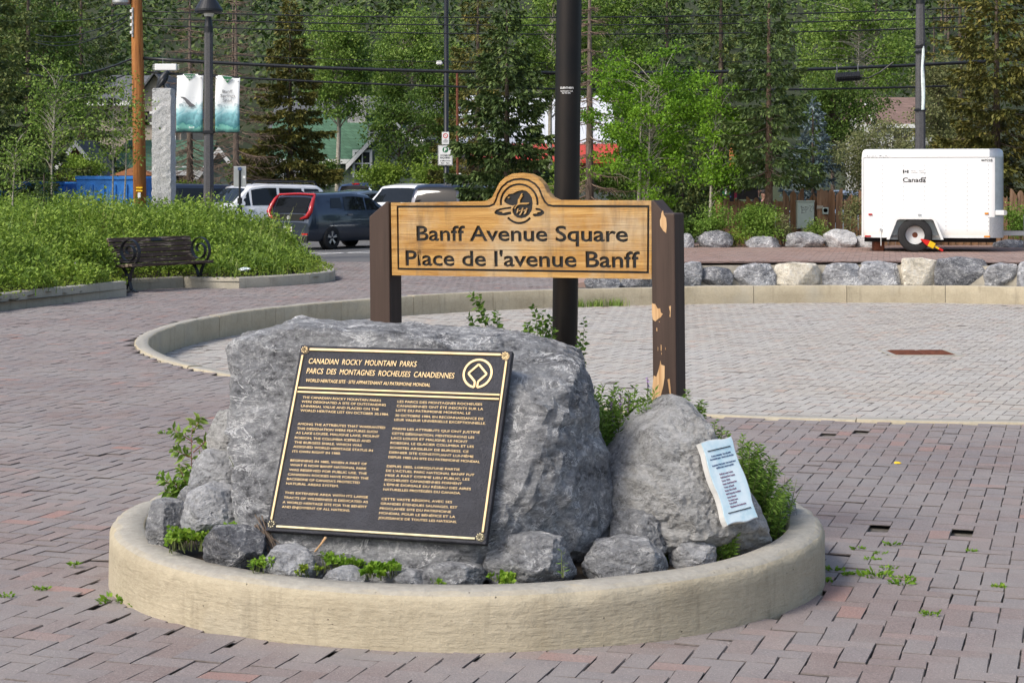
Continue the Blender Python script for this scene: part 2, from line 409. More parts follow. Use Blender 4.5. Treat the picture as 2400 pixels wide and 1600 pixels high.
# terrace: raised paving behind the basin with a ramp down on its left side
arc = [(x, arc_y(x, .22)) for x in np.linspace(2.8, 13.5, 24)]
terrace = tag(MB().add([(x, y, TZ - .014) for x, y in arc] + [(30, arc[-1][1], TZ - .014), (30, 42, TZ - .014), (2.8, 42, TZ - .014)], [tuple(range(27))])
    .add([(2.8, arc[0][1], TZ - .014), (2.8, 42, TZ - .014), (.8, 42, -.02), (.8, arc[0][1], -.02)], [(0, 1, 2, 3)])
    .add([(.8, arc[0][1], -.02), (2.8, arc[0][1], -.02), (2.8, arc[0][1], TZ - .014)], [(0, 1, 2)])
    .add([(2.8, 42, TZ - .014), (30, 42, TZ - .014), (30, 42, -.05), (.8, 42, -.05)], [(0, 1, 2, 3)]).obj('terrace', M['brick_red']), kind='structure')
def ground_mat():
    t = NT('rough_ground').set(.95, 0, .1); n = t.noise(.8, 6, .7); n2 = t.noise(12, 5, .7)
    t.col(t.mix(.5, t.ramp(n, [(.35, (.05, .075, .02)), (.65, (.10, .12, .035))]), t.ramp(n2, [(.3, (.04, .05, .02)), (.7, (.12, .13, .05))]))); t.bump(n2, .6, .05); return t.m
M['ground'] = ground_mat()
tag(MB().add([(-1500, -400, -.03), (-30, -400, -.03), (-30, 2500, -.03), (-1500, 2500, -.03)], [(0, 1, 2, 3)])
    .add([(30, -400, -.03), (1500, -400, -.03), (1500, 2500, -.03), (30, 2500, -.03)], [(0, 1, 2, 3)])
    .add([(-30, 41, -.03), (30, 41, -.03), (30, 2500, -.03), (-30, 2500, -.03)], [(0, 1, 2, 3)])
    .add([(-30, -400, .62), (30, -400, .62), (30, -15, .62), (-30, -15, .62)], [(0, 1, 2, 3)]).obj('ground', M['ground']), kind='structure')
lot = tag(MB().add([(-29, 40.5, -.006), (29, 40.5, -.006), (29, 66, -.006), (-29, 66, -.006)], [(0, 1, 2, 3)]).obj('parking_lot', M['asphalt']), kind='structure')
for a, b in ((G(700, 592), G(868, 592.5)), (G(868, 592.5), G(905, 590)), ((-2.5, 45.3, 0), (-.2, 49.8, 0)), ((-5.0, 45.3, 0), (-2.6, 50, 0)), ((-7.6, 45.5, 0), (-5.2, 50, 0)), ((.1, 45.3, 0), (2.4, 49.6, 0))):
    MB().bar((a[0], a[1], .0005), (b[0], b[1], .0005), .11, .004).obj('bay_line', M['line'], lot)

# ---- pavers
def edge_mats(me):
    me.materials.append(M['edge']); n = len(me.polygons); me.polygons.foreach_set('material_index', (np.arange(n) % 5 > 0).astype(np.int32)); return me
def with_mats(me, m):
    me.materials.append(M[m]); return edge_mats(me)
def herringbone(x0, x1, y0, y1, ang, c=.1):
    ca, sa = math.cos(ang), math.sin(ang)
    cx = np.array([(x, y) for x in (x0, x1) for y in (y0, y1)]); u = cx[:, 0] * ca + cx[:, 1] * sa; v = -cx[:, 0] * sa + cx[:, 1] * ca
    I, J = np.meshgrid(np.arange(math.floor(u.min() / c) - 2, math.ceil(u.max() / c) + 2), np.arange(math.floor(v.min() / c) - 2, math.ceil(v.max() / c) + 2))
    k = (I - J) % 4; H = k == 0; V = k == 3
    U = np.concatenate([(I[H] + 1) * c, (I[V] + .5) * c]); W = np.concatenate([(J[H] + .5) * c, (J[V] + 1) * c])
    A = np.concatenate([np.zeros(H.sum()), np.full(V.sum(), math.pi / 2)]) + ang
    X = U * ca - W * sa; Y = U * sa + W * ca
    ok = (X > x0) & (X < x1) & (Y > y0) & (Y < y1)
    return X[ok], Y[ok], A[ok]
def brick_arrays(X, Y, Z, A, rng, l=.2, w=.1, gap=.0009, tilt=.006, dz=.0015):
    n = len(X); l2, w2 = l / 2 - gap, w / 2 - gap
    k = np.array([(-1, -1), (1, -1), (1, 1), (-1, 1)], float)
    top = np.stack([k[:, 0] * (l2 - .0026), k[:, 1] * (w2 - .0026), np.zeros(4)], 1)
    mid = np.stack([k[:, 0] * l2, k[:, 1] * w2, np.full(4, -.003)], 1)
    mid[:, 2] = -.0035
    B = np.concatenate([top, mid])[None].repeat(n, 0)
    B = B * (1 - rng.uniform(0, .006, (n, 1, 1)))
    tx = rng.normal(0, tilt, n)[:, None]; ty = rng.normal(0, tilt, n)[:, None]
    B[:, :, 2] += B[:, :, 0] * tx + B[:, :, 1] * ty
    A = A + rng.normal(0, .008, n)
    ca, sa = np.cos(A)[:, None], np.sin(A)[:, None]
    V = np.stack([B[:, :, 0] * ca - B[:, :, 1] * sa + X[:, None], B[:, :, 0] * sa + B[:, :, 1] * ca + Y[:, None], B[:, :, 2] + (Z + rng.normal(0, dz, n))[:, None]], 2)
    f = [(0, 1, 2, 3)] + [(4 + i, 4 + (i + 1) % 4, (i + 1) % 4, i) for i in range(4)]
    Fc = (np.array(f)[None] + (np.arange(n) * 8)[:, None, None]).reshape(-1, 4)
    return V.reshape(-1, 3), Fc
rng = np.random.default_rng(7)
BA = R(-18)
X, Y, A = herringbone(-11.5, 10.5, 4.6, 40.6, BA)
# bricks follow a slow wave of the bed
wx, wy = .05 * vnoise(np.stack([X * .35, Y * .35, 0 * X], 1), 3), .05 * vnoise(np.stack([X * .35, Y * .35, 0 * X + 9], 1), 4)
BED = [(-9.5, 15.5), (-6.07, 27.55), (-6.39, 29.06), (-5.62, 29.95), (-5.18, 29.75), (-4.64, 29.7), (-4.05, 30.5), (-3.48, 31.3), (-3.28, 32.5), (-3.5, 34), (-5, 36.5), (-8, 37.5), (-14, 37.5), (-14, 15.5)]
def inpoly(px, py, poly):
    c = np.zeros(px.shape, bool); n = len(poly)
    for i in range(n):
        (x1, y1), (x2, y2) = poly[i], poly[i - 1]
        hit = ((y1 > py) != (y2 > py)) & (px < (x2 - x1) * (py - y1) / (y2 - y1 + 1e-12) + x1); c ^= hit
    return c
br, bd = rb(X, Y)
vis = (np.abs(X) < .2927 * Y + 1.3) & (bd > br + .03) & ~inpoly(X, Y, BED)
vis &= ~((Y > 29.3) & (X > .9) & (bd > br))
rp = np.hypot(X - PC[0], Y - PC[1]); vis &= rp > PR - .06
hid = (X > 2400)                                     # none
missing = np.zeros(len(X), bool)
for gx, gy, _ in (G(2255, 1246), G(2015, 1012), G(1943, 1017), G(2075, 1237), G(115, 850), G(65, 758), G(130, 833)):
    missing |= np.hypot(X - gx, Y - gy) < .075
vis &= ~missing
X, Y, A = X[vis], Y[vis], A[vis]; rp = rp[vis]; sx, sy = wx[vis], wy[vis]
uneven = vnoise(np.stack([X * .9, Y * .9, 0 * X], 1), 11) * .012 - .006 * (rp < PR + .12)
Z = zg(X, Y) + uneven * np.clip((16 - Y) / 8, 0, 1)
infr = (np.abs(X) < .2927 * Y - .02) & (Y > 5.72)
near = np.where(infr, Y + .2 * np.abs(X), 99)
idx = np.argsort(near)[:300]; sel = np.zeros(len(X), bool); sel[idx] = True
def brick_mesh(name, seed):
    V, Fc = brick_arrays(np.zeros(1), np.zeros(1), np.zeros(1), np.zeros(1), np.random.default_rng(seed), tilt=0, dz=0)
    V = V + np.random.default_rng(seed).normal(0, .0008, V.shape)
    me = mesh_np(name, V, Fc); me.materials.append(M['brick']); return edge_mats(me)
bms = [brick_mesh('brick', 50 + i) for i in range(8)]
for k in np.where(sel)[0]:
    o = link('brick', bms[k % 8], M['brick'], plaza, (X[k], Y[k], Z[k] + rng.normal(0, .0015)), (rng.normal(0, .011), rng.normal(0, .009), A[k] + rng.normal(0, .012)))
V, Fc = brick_arrays(X[~sel], Y[~sel], Z[~sel], A[~sel], rng, tilt=.007)
tag(link('paving_bricks', with_mats(mesh_np('paving_bricks', V, Fc), 'brick'), None, plaza), kind='stuff')
# basin floor bricks, running lengthwise
def basket(x0, x1, y0, y1, ang, l=.24, w=.16):
    ca, sa = math.cos(ang), math.sin(ang); m = 40
    I, J = np.meshgrid(np.arange(-90, 90), np.arange(-140, 140)); U = (I + .5 * (J % 2)) * l; W = J * w
    c = ((x0 + x1) / 2, (y0 + y1) / 2); Xq = U * ca - W * sa + c[0]; Yq = U * sa + W * ca + c[1]
    ok = (Xq > x0) & (Xq < x1) & (Yq > y0) & (Yq < y1); return Xq[ok], Yq[ok], np.full(ok.sum(), ang)
X2, Y2, A2 = herringbone(-4.6, 14.2, 12, 31, R(-24), .11)
br, bd = rb(X2, Y2); DR = (4.93, 21.1)
ok = (bd < br - .12) & (X2 < .2927 * Y2 + 1.5) & ~((np.abs(X2 - DR[0]) < .40) & (np.abs(Y2 - DR[1]) < .34))
V, Fc = brick_arrays(X2[ok], Y2[ok], np.full(ok.sum(), BZ), A2[ok], rng, l=.22, w=.11, gap=.001, tilt=.004)
tag(link('basin_bricks', with_mats(mesh_np('basin_bricks', V, Fc), 'brick_pale'), None, basin), kind='stuff')
X3, Y3, A3 = herringbone(2.7, 15, 29.3, 41.8, R(-12), .11)
yb = np.array([arc_y(x, .26) for x in np.linspace(2, 15.2, 200)]); ok = Y3 > np.interp(X3, np.linspace(2, 15.2, 200), yb) + .1
ok &= X3 > 2.86
V, Fc = brick_arrays(X3[ok], Y3[ok], np.full(ok.sum(), TZ), A3[ok], rng, l=.22, w=.11, gap=.001, tilt=.004)
tag(link('terrace_bricks', with_mats(mesh_np('terrace_bricks', V, Fc), 'brick_red'), None, terrace), kind='stuff')

# ---- kerb of the basin, in cast segments
kerb = thing('basin_kerb', 'pale concrete kerb running round the sunken paved circle', 'kerb', (BC[0], BC[1], BZ))
def sweep_curb(pts_in, pts_out, z0, z1, name, mat, parent, seed, bev=.018, joff=.004, rough=.004):
    """a cast kerb between two polylines"""
    r_ = np.random.default_rng(seed); mb = MB(); rows = []
    n = len(pts_in)
    for i in range(n):
        a, b = np.array(pts_in[i]), np.array(pts_out[i]); d = (b - a) / np.linalg.norm(b - a)
        j = lambda: r_.normal(0, rough)
        zz0 = z0[i] if hasattr(z0, '__len__') else z0; zz1 = z1[i] if hasattr(z1, '__len__') else z1
        prof = [(a, zz0), (a + d * j(), zz0 + (zz1 - zz0) * .5), (a + d * (j() * .7), zz1 - bev), (a + d * (bev + j()), zz1 + j() * .5), ((a + b) / 2, zz1 + j() * .4), (b - d * (bev + j()), zz1 + j() * .5), (b + d * j() * .7, zz1 - bev), (b, zz0)]
        rows.append([(p[0], p[1], z) for p, z in prof])
    mb.grid(rows); k = len(rows[0]); e = len(mb.v) - k
    mb.f.append(tuple(range(k))); mb.f.append(tuple(range(e, e + k))[::-1])
    mb.v = [(x - parent.location.x, y - parent.location.y, z - parent.location.z) for x, y, z in mb.v]
    return smooth_angle(mb.obj(name, mat, parent), 50)
ns = 34
for s in range(ns):
    a0, a1 = -math.pi + s * 2 * math.pi / ns, -math.pi + (s + 1) * 2 * math.pi / ns
    aa = np.linspace(a0 + .0005, a1 - .0005, 9)
    sweep_curb([basin_pt(a, -.16) for a in aa], [basin_pt(a, 0) for a in aa], BZ - .03, .012 + .004 * ((s * 7) % 3 - 1), 'kerb_segment', M['concrete'], kerb, s)
# drain in the basin floor
M['rust'] = plain('rusty_iron', (.16, .055, .03), .8, .2, var=.4, scale=12, bump=.4)
dr = thing('floor_drain', 'rusty two-part iron drain cover set in the pale basin paving', 'drain', (DR[0], DR[1], BZ))
MB().box((0, 0, -.01), (.72, .60, .02)).obj('drain_frame', M['rust'], dr)
for sxx in (-1, 1):
    mb = MB().box((sxx * .172, 0, .004), (.325, .54, .012))
    for i in range(7): mb.box((sxx * .172, -.22 + i * .073, .013), (.29, .03, .008))
    mb.obj('drain_grate', M['rust'], dr)
mb = MB()
for i in range(2): mb.box((0, (-1) ** i * .34, -.004), (.86, .07, .02))
mb.box((-.40, 0, -.004), (.07, .6, .02)).box((.40, 0, -.004), (.07, .6, .02)).obj('drain_collar', M['concrete_grey'], dr)

# ---- rocks
_ico = {}
def ico(sub):
    if sub not in _ico:
        bm = bmesh.new(); bmesh.ops.create_icosphere(bm, subdivisions=sub, radius=1)
        v = np.array([q.co[:] for q in bm.verts]); f = np.array([[q.index for q in p.verts] for p in bm.faces]); bm.free(); _ico[sub] = (v / np.linalg.norm(v, axis=1)[:, None], f)
    return _ico[sub]
def rock(name, label, outline, D, depth, mat, seed=0, sub=5, planes=(), nplane=14, amp=.05, k=12, front=1.0, parent=None, cat='boulder', group=None, world=False, lo_=.78):
    """a rock whose silhouette, standing at distance D, follows the outline (photo pixels); its body is cut by facets and roughened"""
    o = np.array(outline, float)
    if not world: o = np.stack([(o[:, 0] - 1200) * D / F, CH - (o[:, 1] - HY) * D / F], 1)
    lo, hi = o.min(0), o.max(0); c = (lo + hi) / 2; q = o - c; hx, hz = (hi - lo) / 2
    th = np.linspace(-math.pi, math.pi, 361); rho = np.full(361, 1e9)
    for i in range(len(q)):
        a, b = q[i - 1], q[i]; d = b - a
        den = np.cos(th) * d[1] - np.sin(th) * d[0]
        with np.errstate(divide='ignore', invalid='ignore'):
            t_ = (a[0] * d[1] - a[1] * d[0]) / den; s_ = (a[0] * np.sin(th) - a[1] * np.cos(th)) / den
        hit = (t_ > 0) & (s_ >= -1e-6) & (s_ <= 1 + 1e-6); rho = np.where(hit, np.minimum(rho, t_), rho)
    rho = np.where(rho > 1e8, np.median(rho), rho)
    u, f = ico(sub); r_ = np.random.default_rng(seed)
    sp = np.sqrt(u[:, 0] ** 2 + u[:, 2] ** 2)
    rs = np.interp(np.arctan2(u[:, 2], u[:, 0]), th, rho) / np.maximum(sp, .05)
    inv = rs ** -k
    hd = depth / 2; pl = []
    for _ in range(nplane):
        n = r_.normal(size=3); n[1] = -abs(n[1]) * 1.2 - .75 if r_.random() < .7 else abs(n[1]) + .8
        n /= np.linalg.norm(n); sup = math.sqrt((n[0] * hx) ** 2 + (n[1] * hd) ** 2 + (n[2] * hz) ** 2)
        pl.append((n, sup * r_.uniform(lo_, 1.0)))
    pl.append((np.array([0, 1.0, 0]), hd)); pl.append((np.array([0, -1.0, 0]), hd * front))
    ctr = np.array([c[0], D, c[1]])
    for n, p0 in planes:
        n = np.array(n, float); n /= np.linalg.norm(n); pl.append((n, float(np.dot(n, np.array(p0) - ctr))))
    for n, d in pl:
        dn = u @ n; rr_ = np.where(dn > 1e-3, d / np.maximum(dn, 1e-3), 1e6); inv = inv + np.maximum(rr_, 1e-3) ** -k
    r = inv ** (-1 / k) * 1.02
    p = u * r[:, None]; S = (hx + hz) / 2
    rg = lambda f_, s_: 1 - np.abs(fbm(p / S * f_, s_, 4, .6)) * 2.2
    nz = fbm(p / S * 2.2, seed, 3, .5) * amp * .35 + (rg(6.0, seed + 9) - .5) * amp * .38 + fbm(p / S * 13, seed + 21, 4, .72) * amp * .55 - np.maximum(0, .05 - np.abs(fbm(p / S * 3.1, seed + 33, 3, .6))) * amp * 8
    st = vnoise(np.stack([p[:, 0] * 2 / S + p[:, 2] / S, p[:, 1] * 2 / S, p[:, 2] * 13 / S + p[:, 0] * 2 / S], 1), seed + 5) * amp * .35
    p = p * (1 + nz + st)[:, None]
    zb = lo[1] if True else 0
    base = np.array([c[0], D, lo[1]])
    V = p + ctr - base
    if parent is not None: base = base - np.array(parent.location)
    ob = link(name, mesh_np(name, V, f, False), mat, parent, base)
    if parent is None: tag(ob, label, cat, group)
    return ob
def blob(x0, x1, y0, y1, seed, n=11):
    """an irregular rocky outline that fills a pixel box"""
    r_ = random.Random(seed); cx, cy, rx, ry = (x0 + x1) / 2, (y0 + y1) / 2, (x1 - x0) / 2, (y1 - y0) / 2; pts = []
    for i in range(n):
        a = 2 * math.pi * (i + r_.uniform(-.3, .3)) / n; e = 2.6
        ca, sa = math.cos(a), math.sin(a); s = (abs(ca) ** e + abs(sa) ** e) ** (-1 / e) * r_.uniform(.9, 1.03)
        pts.append((cx + rx * ca * s, cy + ry * sa * s))
    return pts

# ---- round planter
ring = thing('planter_ring', 'round tan concrete planter ring around the boulders and sign', 'planter', (PC[0], PC[1], 0))
rows = []; r_ = np.random.default_rng(5); nseg = 220
for i in range(nseg):
    a = 2 * math.pi * i / nseg; ca, sa = math.cos(a), math.sin(a)
    w = lambda k, s=0: float(vnoise(np.array([[ca * k, sa * k, 3.1 + s]]), 31)[0])
    g0 = float(zg(0, PC[1] + PR * sa)) - .05; chip = max(0, w(14, 2) - .42) * .05 + max(0, w(30, 5) - .35) * .03
    ro = PR + .006 * w(3); top = PT + .005 * w(2.5, 1)
    prof = [(PR - PW, -.05), (PR - PW, top - .012), (PR - PW + .012, top), (PR - PW * .5, top + .003), (ro - .035 - chip, top - .001 + .003 * w(25)), (ro - .012 - chip * .8, top - .012 - chip * .2), (ro - .003 * w(20), top - .034 - chip * .6), (ro, top - .075), (ro + .003 * w(9, 4), .12), (ro + .004, g0)]
    rows.append([(r * ca, r * sa, z) for r, z in prof])
rows.append(rows[0])
o = MB().grid(rows).obj('ring_wall', M['concrete'], ring, smooth=True)
soil = MB(); nn = 48; vs = [(0, 0, .24)]
for j, rr_ in enumerate((.45, .9, 1.2, PR - PW + .002)):
    for i in range(nn):
        a = 2 * math.pi * i / nn; vs.append((rr_ * math.cos(a), rr_ * math.sin(a), (.24, .22, .19, .17)[j] + .02 * float(vnoise(np.array([[rr_ * math.cos(a) * 5, rr_ * math.sin(a) * 5, 1.]]), 3)[0])))
fs = [(0, 1 + i, 1 + (i + 1) % nn) for i in range(nn)]
for j in range(3): fs += [(1 + j * nn + i, 1 + (j + 1) * nn + i, 1 + (j + 1) * nn + (i + 1) % nn, 1 + j * nn + (i + 1) % nn) for i in range(nn)]
tag(soil.add(vs, fs).obj('planter_soil', M['soil'], smooth=True, loc=(PC[0], PC[1], 0)), kind='structure')

# plaque frame (solved from its corners in the photo)
PQ0 = np.array([-.934, 6.75, .374]); PQU = np.array([-.01 + .839, 6.798 - 7.057, .001]); PQU /= np.linalg.norm(PQU)
PQV = np.array([-.839 + .934, 7.057 - 6.75, 1.037 - .374]); PQV -= PQU * (PQU @ PQV); PQV /= np.linalg.norm(PQV); PQN = np.cross(PQU, PQV)   # PQN points to the camera
if PQN[1] > 0: PQN = -PQN
PQW, PQH = .869, .737
main = [(528, 838), (532, 815), (560, 801), (625, 791), (648, 776), (668, 772), (712, 774), (770, 781), (860, 784), (940, 784), (1000, 790), (1090, 794), (1180, 800), (1240, 812), (1300, 832), (1350, 855), (1370, 880), (1373, 915), (1386, 960), (1397, 1020), (1422, 1120), (1431, 1200), (1422, 1264), (1340, 1280), (1250, 1285), (1140, 1350), (900, 1372), (740, 1366), (618, 1330), (598, 1240), (585, 1180), (568, 1110), (543, 1020), (548, 950), (543, 895), (531, 868)]
pmid = PQ0 + PQU * PQW / 2 + PQV * PQH / 2
rock('boulder', 'largest grey boulder, carrying the bronze plaque', main, 7.12, 1.25, M['rock'], 3, 6, nplane=8, amp=.06, k=70, lo_=.96,
     planes=[(PQN, pmid - PQN * .05), ((.86, -.48, .12), P(1345, 1040, 6.84)), ((.12, -.5, .86), P(1000, 800, 6.99)), ((-.75, -.62, .2), P(575, 950, 6.97)), ((.55, -.75, .36), P(1290, 900, 6.80)), ((.5, -.8, -.33), P(1300, 1220, 6.72))])
TBQ = [np.array(p) for p in ([0.731, 6.988, 0.659], [0.868, 7.087, 0.674], [0.968, 7.0, 0.363], [0.831, 6.9, 0.347])]
TBN = np.cross(TBQ[1] - TBQ[0], TBQ[0] - TBQ[3]); TBN /= np.linalg.norm(TBN); TBN = -TBN if TBN[1] > 0 else TBN; TBP = sum(TBQ) / 4
RBo = [(1424, 1120), (1432, 1080), (1460, 1045), (1500, 1003), (1545, 977), (1590, 956), (1622, 965), (1656, 992), (1674, 1022), (1702, 1065), (1740, 1130), (1778, 1200), (1795, 1265), (1770, 1300), (1700, 1330), (1600, 1330), (1520, 1300), (1440, 1240)]
rock('boulder', 'pale grey pointed boulder under the right sign post, with the blue tablet', RBo, 7.3, .95, M['rock_pale'], 8, 6, nplane=14, amp=.06, k=70, lo_=.86,
     planes=[(TBN, TBP - TBN * .03), ((-.30, -.80, .52), P(1540, 1110, 6.95)), ((-.6, -.75, .05), P(1480, 1180, 6.98)), ((.2, -.85, .49), P(1610, 1050, 7.02)), ((-.75, -.3, .6), P(1490, 1040, 7.15))])
for lab, bx, D, dp, m, sd, hh in (
    ('dark rock with a white vein at the left front of the planter', (470, 622, 1224, 1345), 6.72, .30, 'rock_dark', 21, 0),
    ('smooth blue-grey rock under the lower left corner of the plaque', (620, 748, 1281, 1372), 6.58, .24, 'rock_light', 22, 0),
    ('low flat rock at the front rim, left of the leafy weed', (752, 862, 1331, 1385), 6.5, .18, 'rock_light', 23, 0),
    ('tiny rock at the front rim under the plaque', (922, 998, 1336, 1385), 6.49, .14, 'rock', 24, 0),
    ('low rounded rock at the front rim under the plaque corner', (985, 1140, 1318, 1390), 6.5, .22, 'rock', 25, 0),
    ('large grey rock standing before the big boulder at the front rim', (1132, 1360, 1243, 1395), 6.6, .34, 'rock', 26, 0),
    ('broad low grey rock right of the large front rock', (1360, 1568, 1262, 1385), 6.74, .32, 'rock', 27, 0),
    ('small pale rock at the right rim beside the ferns', (1564, 1684, 1266, 1345), 6.92, .22, 'rock_light', 28, 0),
    ('sloping rock wedged between the two large boulders', (1424, 1568, 1186, 1320), 6.98, .34, 'rock', 29, 0),
    ('pale angular rock in the middle of the left rock pile', (426, 566, 1138, 1280), 7.0, .34, 'rock_light', 30, 0),
    ('grey rock touching the left rim of the planter', (346, 440, 1164, 1295), 7.12, .28, 'rock', 31, 0),
    ('small grey rock above the left rim rock', (412, 486, 1138, 1215), 7.28, .2, 'rock', 32, 0),
    ('blue-grey blocky rock on top of the left pile', (442, 580, 1054, 1170), 7.34, .34, 'rock_light', 33, 0),
    ('pale rock leaning behind the left edge of the big boulder', (486, 590, 958, 1110), 7.5, .34, 'rock_pale', 34, 0),
    ('small rock at the right rim half hidden by leaves', (1808, 1864, 1146, 1240), 7.74, .2, 'rock', 35, 0),
    ('dark flat rock in the gap under the big boulder', (1330, 1440, 1262, 1330), 7.0, .3, 'rock_dark', 36, 0)):
    rock('rock', lab, blob(*bx, sd), D, dp, M[m], sd, 5, nplane=24, amp=.075, k=60, cat='rock', lo_=.66, group='rocks in the planter')

# ---- stone wall at the back of the basin
wall = thing('stone_wall', 'low wall of grey and cream stone blocks behind the basin kerb', 'wall', (5.0, arc_y(5.0, .2), 0))
M['mortar'] = plain('mortar', (.36, .33, .27), .95, bump=.5, var=.2)
rows = []
for x in np.linspace(1.35, 12.2, 30):
    y = arc_y(float(x), .14); h = .345 if x > 2.2 else .1 + .245 * max(0, (x - 1.35) / .85)
    rows.append([(x - 5.0, y - wall.location.y, 0), (x - 5.0, y - wall.location.y + .02, h), (x - 5.0, y - wall.location.y + .34, h + .02), (x - 5.0, y - wall.location.y + .36, -.01)])
MB().grid(rows).obj('mortar_bed', M['mortar'], wall)
for i, (x0, x1, y0, m) in enumerate(((1373, 1449, 646, 'rock_dark'), (1450, 1530, 640, 'rock_dark'), (1532, 1598, 626, 'rock_far'), (1597, 1642, 618, 'rock_far'), (1641, 1714, 627, 'rock_dark'), (1712, 1814, 622, 'rock_far'), (1812, 1919, 618, 'rock_cream'), (1926, 2012, 621, 'rock_far'), (2012, 2107, 616, 'rock_far'), (2114, 2194, 608, 'rock_cream'), (2192, 2311, 608, 'rock_dark'), (2308, 2382, 621, 'rock_far'), (2386, 2470, 615, 'rock_far'), (2474, 2560, 620, 'rock_dark'))):
    D = arc_y((x0 + x1 - 2400) / 2 * 30 / F, .2)
    r0 = random.Random(i); yb_ = HY + CH * F / D + 1
    q = [(x0 + r0.uniform(0, 5), yb_), (x0 - 1, y0 + (yb_ - y0) * .45), (x0 + r0.uniform(2, 12), y0 + r0.uniform(1, 7)), ((x0 + x1) / 2 + r0.uniform(-8, 8), y0 - r0.uniform(0, 3)), (x1 - r0.uniform(2, 14), y0 + r0.uniform(0, 6)), (x1 + 1, y0 + (yb_ - y0) * .5), (x1 - r0.uniform(0, 4), yb_)]
    q = [(xx_ + (xx_ - (x0 + x1) / 2) * .06, yy_ - (yb_ - yy_) * .06) for xx_, yy_ in q]
    rock('stone', None, q, D, .46, M[m], 60 + i, 4, nplane=5, amp=.06, k=50, lo_=.9, parent=wall)
# boulders along the foot of the fence
for i, (lab, bx, m) in enumerate((
    ('boulder on the terrace edge just right of the right sign post', (1592, 1626, 546, 586), 'rock_far'),
    ('broad dark boulder below the birch trunks by the fence', (1636, 1720, 541, 588), 'rock_dark'),
    ('low boulder in front of the leafy bush by the fence', (1746, 1834, 553, 588), 'rock_far'),
    ('long boulder under the grey utility cabinet', (1834, 1933, 544, 588), 'rock_far'),
    ('tall rounded boulder right of the utility cabinet', (1930, 2006, 538, 586), 'rock_light'),
    ('boulder half hidden by the rear of the trailer', (2003, 2066, 550, 586), 'rock_light'),
    ('dark boulder under the trailer tongue', (2330, 2420, 562, 590), 'rock_dark'))):
    rock('boulder', lab, blob(*bx, 80 + i, 12), 38.5, .7, M[m], 80 + i, 4, nplane=18, amp=.075, k=50, lo_=.7, group='boulders along the fence')
# ------------------------------------------------------------------ lettering
def text_mesh(body, height, width=None, depth=.002, weight=0.0, slant=0.0, spacing=1.0, name='lettering'):
    """flat letters in x/z, facing -y, baseline at z=0, left edge at x=0, capital height = height"""
    cu = bpy.data.curves.new('t', 'FONT'); cu.body = body; cu.size = 1; cu.extrude = 0; cu.offset = weight; cu.resolution_u = 3; cu.shear = slant; cu.space_character = spacing
    o = bpy.data.objects.new('t', cu); COL.objects.link(o)
    dg = bpy.context.evaluated_depsgraph_get(); me = bpy.data.meshes.new_from_object(o.evaluated_get(dg))
    bpy.data.objects.remove(o); bpy.data.curves.remove(cu)
    n = len(me.vertices); co = np.zeros(n * 3, np.float32); me.vertices.foreach_get('co', co); co = co.reshape(-1, 3)
    x0, x1 = co[:, 0].min(), co[:, 0].max(); s = height / .729
    sx = (width / (x1 - x0)) if width else s
    V = np.stack([(co[:, 0] - x0) * sx, np.zeros(n), co[:, 1] * s], 1).astype(np.float32)
    faces = [tuple(p.vertices) for p in me.polygons]; bpy.data.meshes.remove(me)
    if depth:                                       # give the letters thickness
        cnt = {}
        for f in faces:
            for i in range(len(f)):
                e = (f[i], f[(i + 1) % len(f)]); cnt[e] = 1
        rim = [e for e in cnt if (e[1], e[0]) not in cnt]
        V2 = V.copy(); V2[:, 1] -= depth
        allf = [tuple(i + n for i in f) for f in faces] + [(a, b, b + n, a + n) for a, b in rim]
        V = np.concatenate([V, V2])
    else: allf = faces
    out = bpy.data.meshes.new(name); out.from_pydata([tuple(map(float, v)) for v in V], [], allf); out.update()
    return out
class Plane:
    """a flat face in the scene; maps photo pixels on it to (u, v)"""
    def __init__(s, o, U, V, N): s.o, s.U, s.V, s.N = map(np.array, (o, U, V, N)); 
    def uv(s, px, py):
        d = np.array([(px - 1200) / F, 1.0, -(py - HY) / F]); c = np.array([0, 0, CH])
        t = np.dot(s.o - c, s.N) / np.dot(d, s.N); q = c + d * t - s.o
        return np.array([q @ s.U, q @ s.V])
    def at(s, u, v, h=0.0): return s.o + s.U * u + s.V * v + s.N * h
    def matrix(s):
        M_ = Matrix.Identity(4)
        for i in range(3): M_[i][0], M_[i][1], M_[i][2], M_[i][3] = s.U[i], -s.N[i], s.V[i], s.o[i]
        return M_
def line_on(pl, parent, body, a, b, cap, mat, depth, weight=0.0, slant=0.0, h=0.0, name='text_line', mid=True):
    """text from pixel a to pixel b on plane pl (parent carries the plane's matrix); cap in pixels"""
    p, q = pl.uv(*a), pl.uv(*b); d = q - p; w = float(np.linalg.norm(d)); ang = math.atan2(d[1], d[0])
    c = float(np.linalg.norm(pl.uv(a[0], a[1] - cap) - p))
    me = text_mesh(body, c, w, depth, weight, slant, name=name)
    off = -c / 2 if mid else 0
    return link(name, me, mat, parent, (p[0] - math.sin(ang) * off, -h, p[1] + math.cos(ang) * off), (0, -ang, 0))

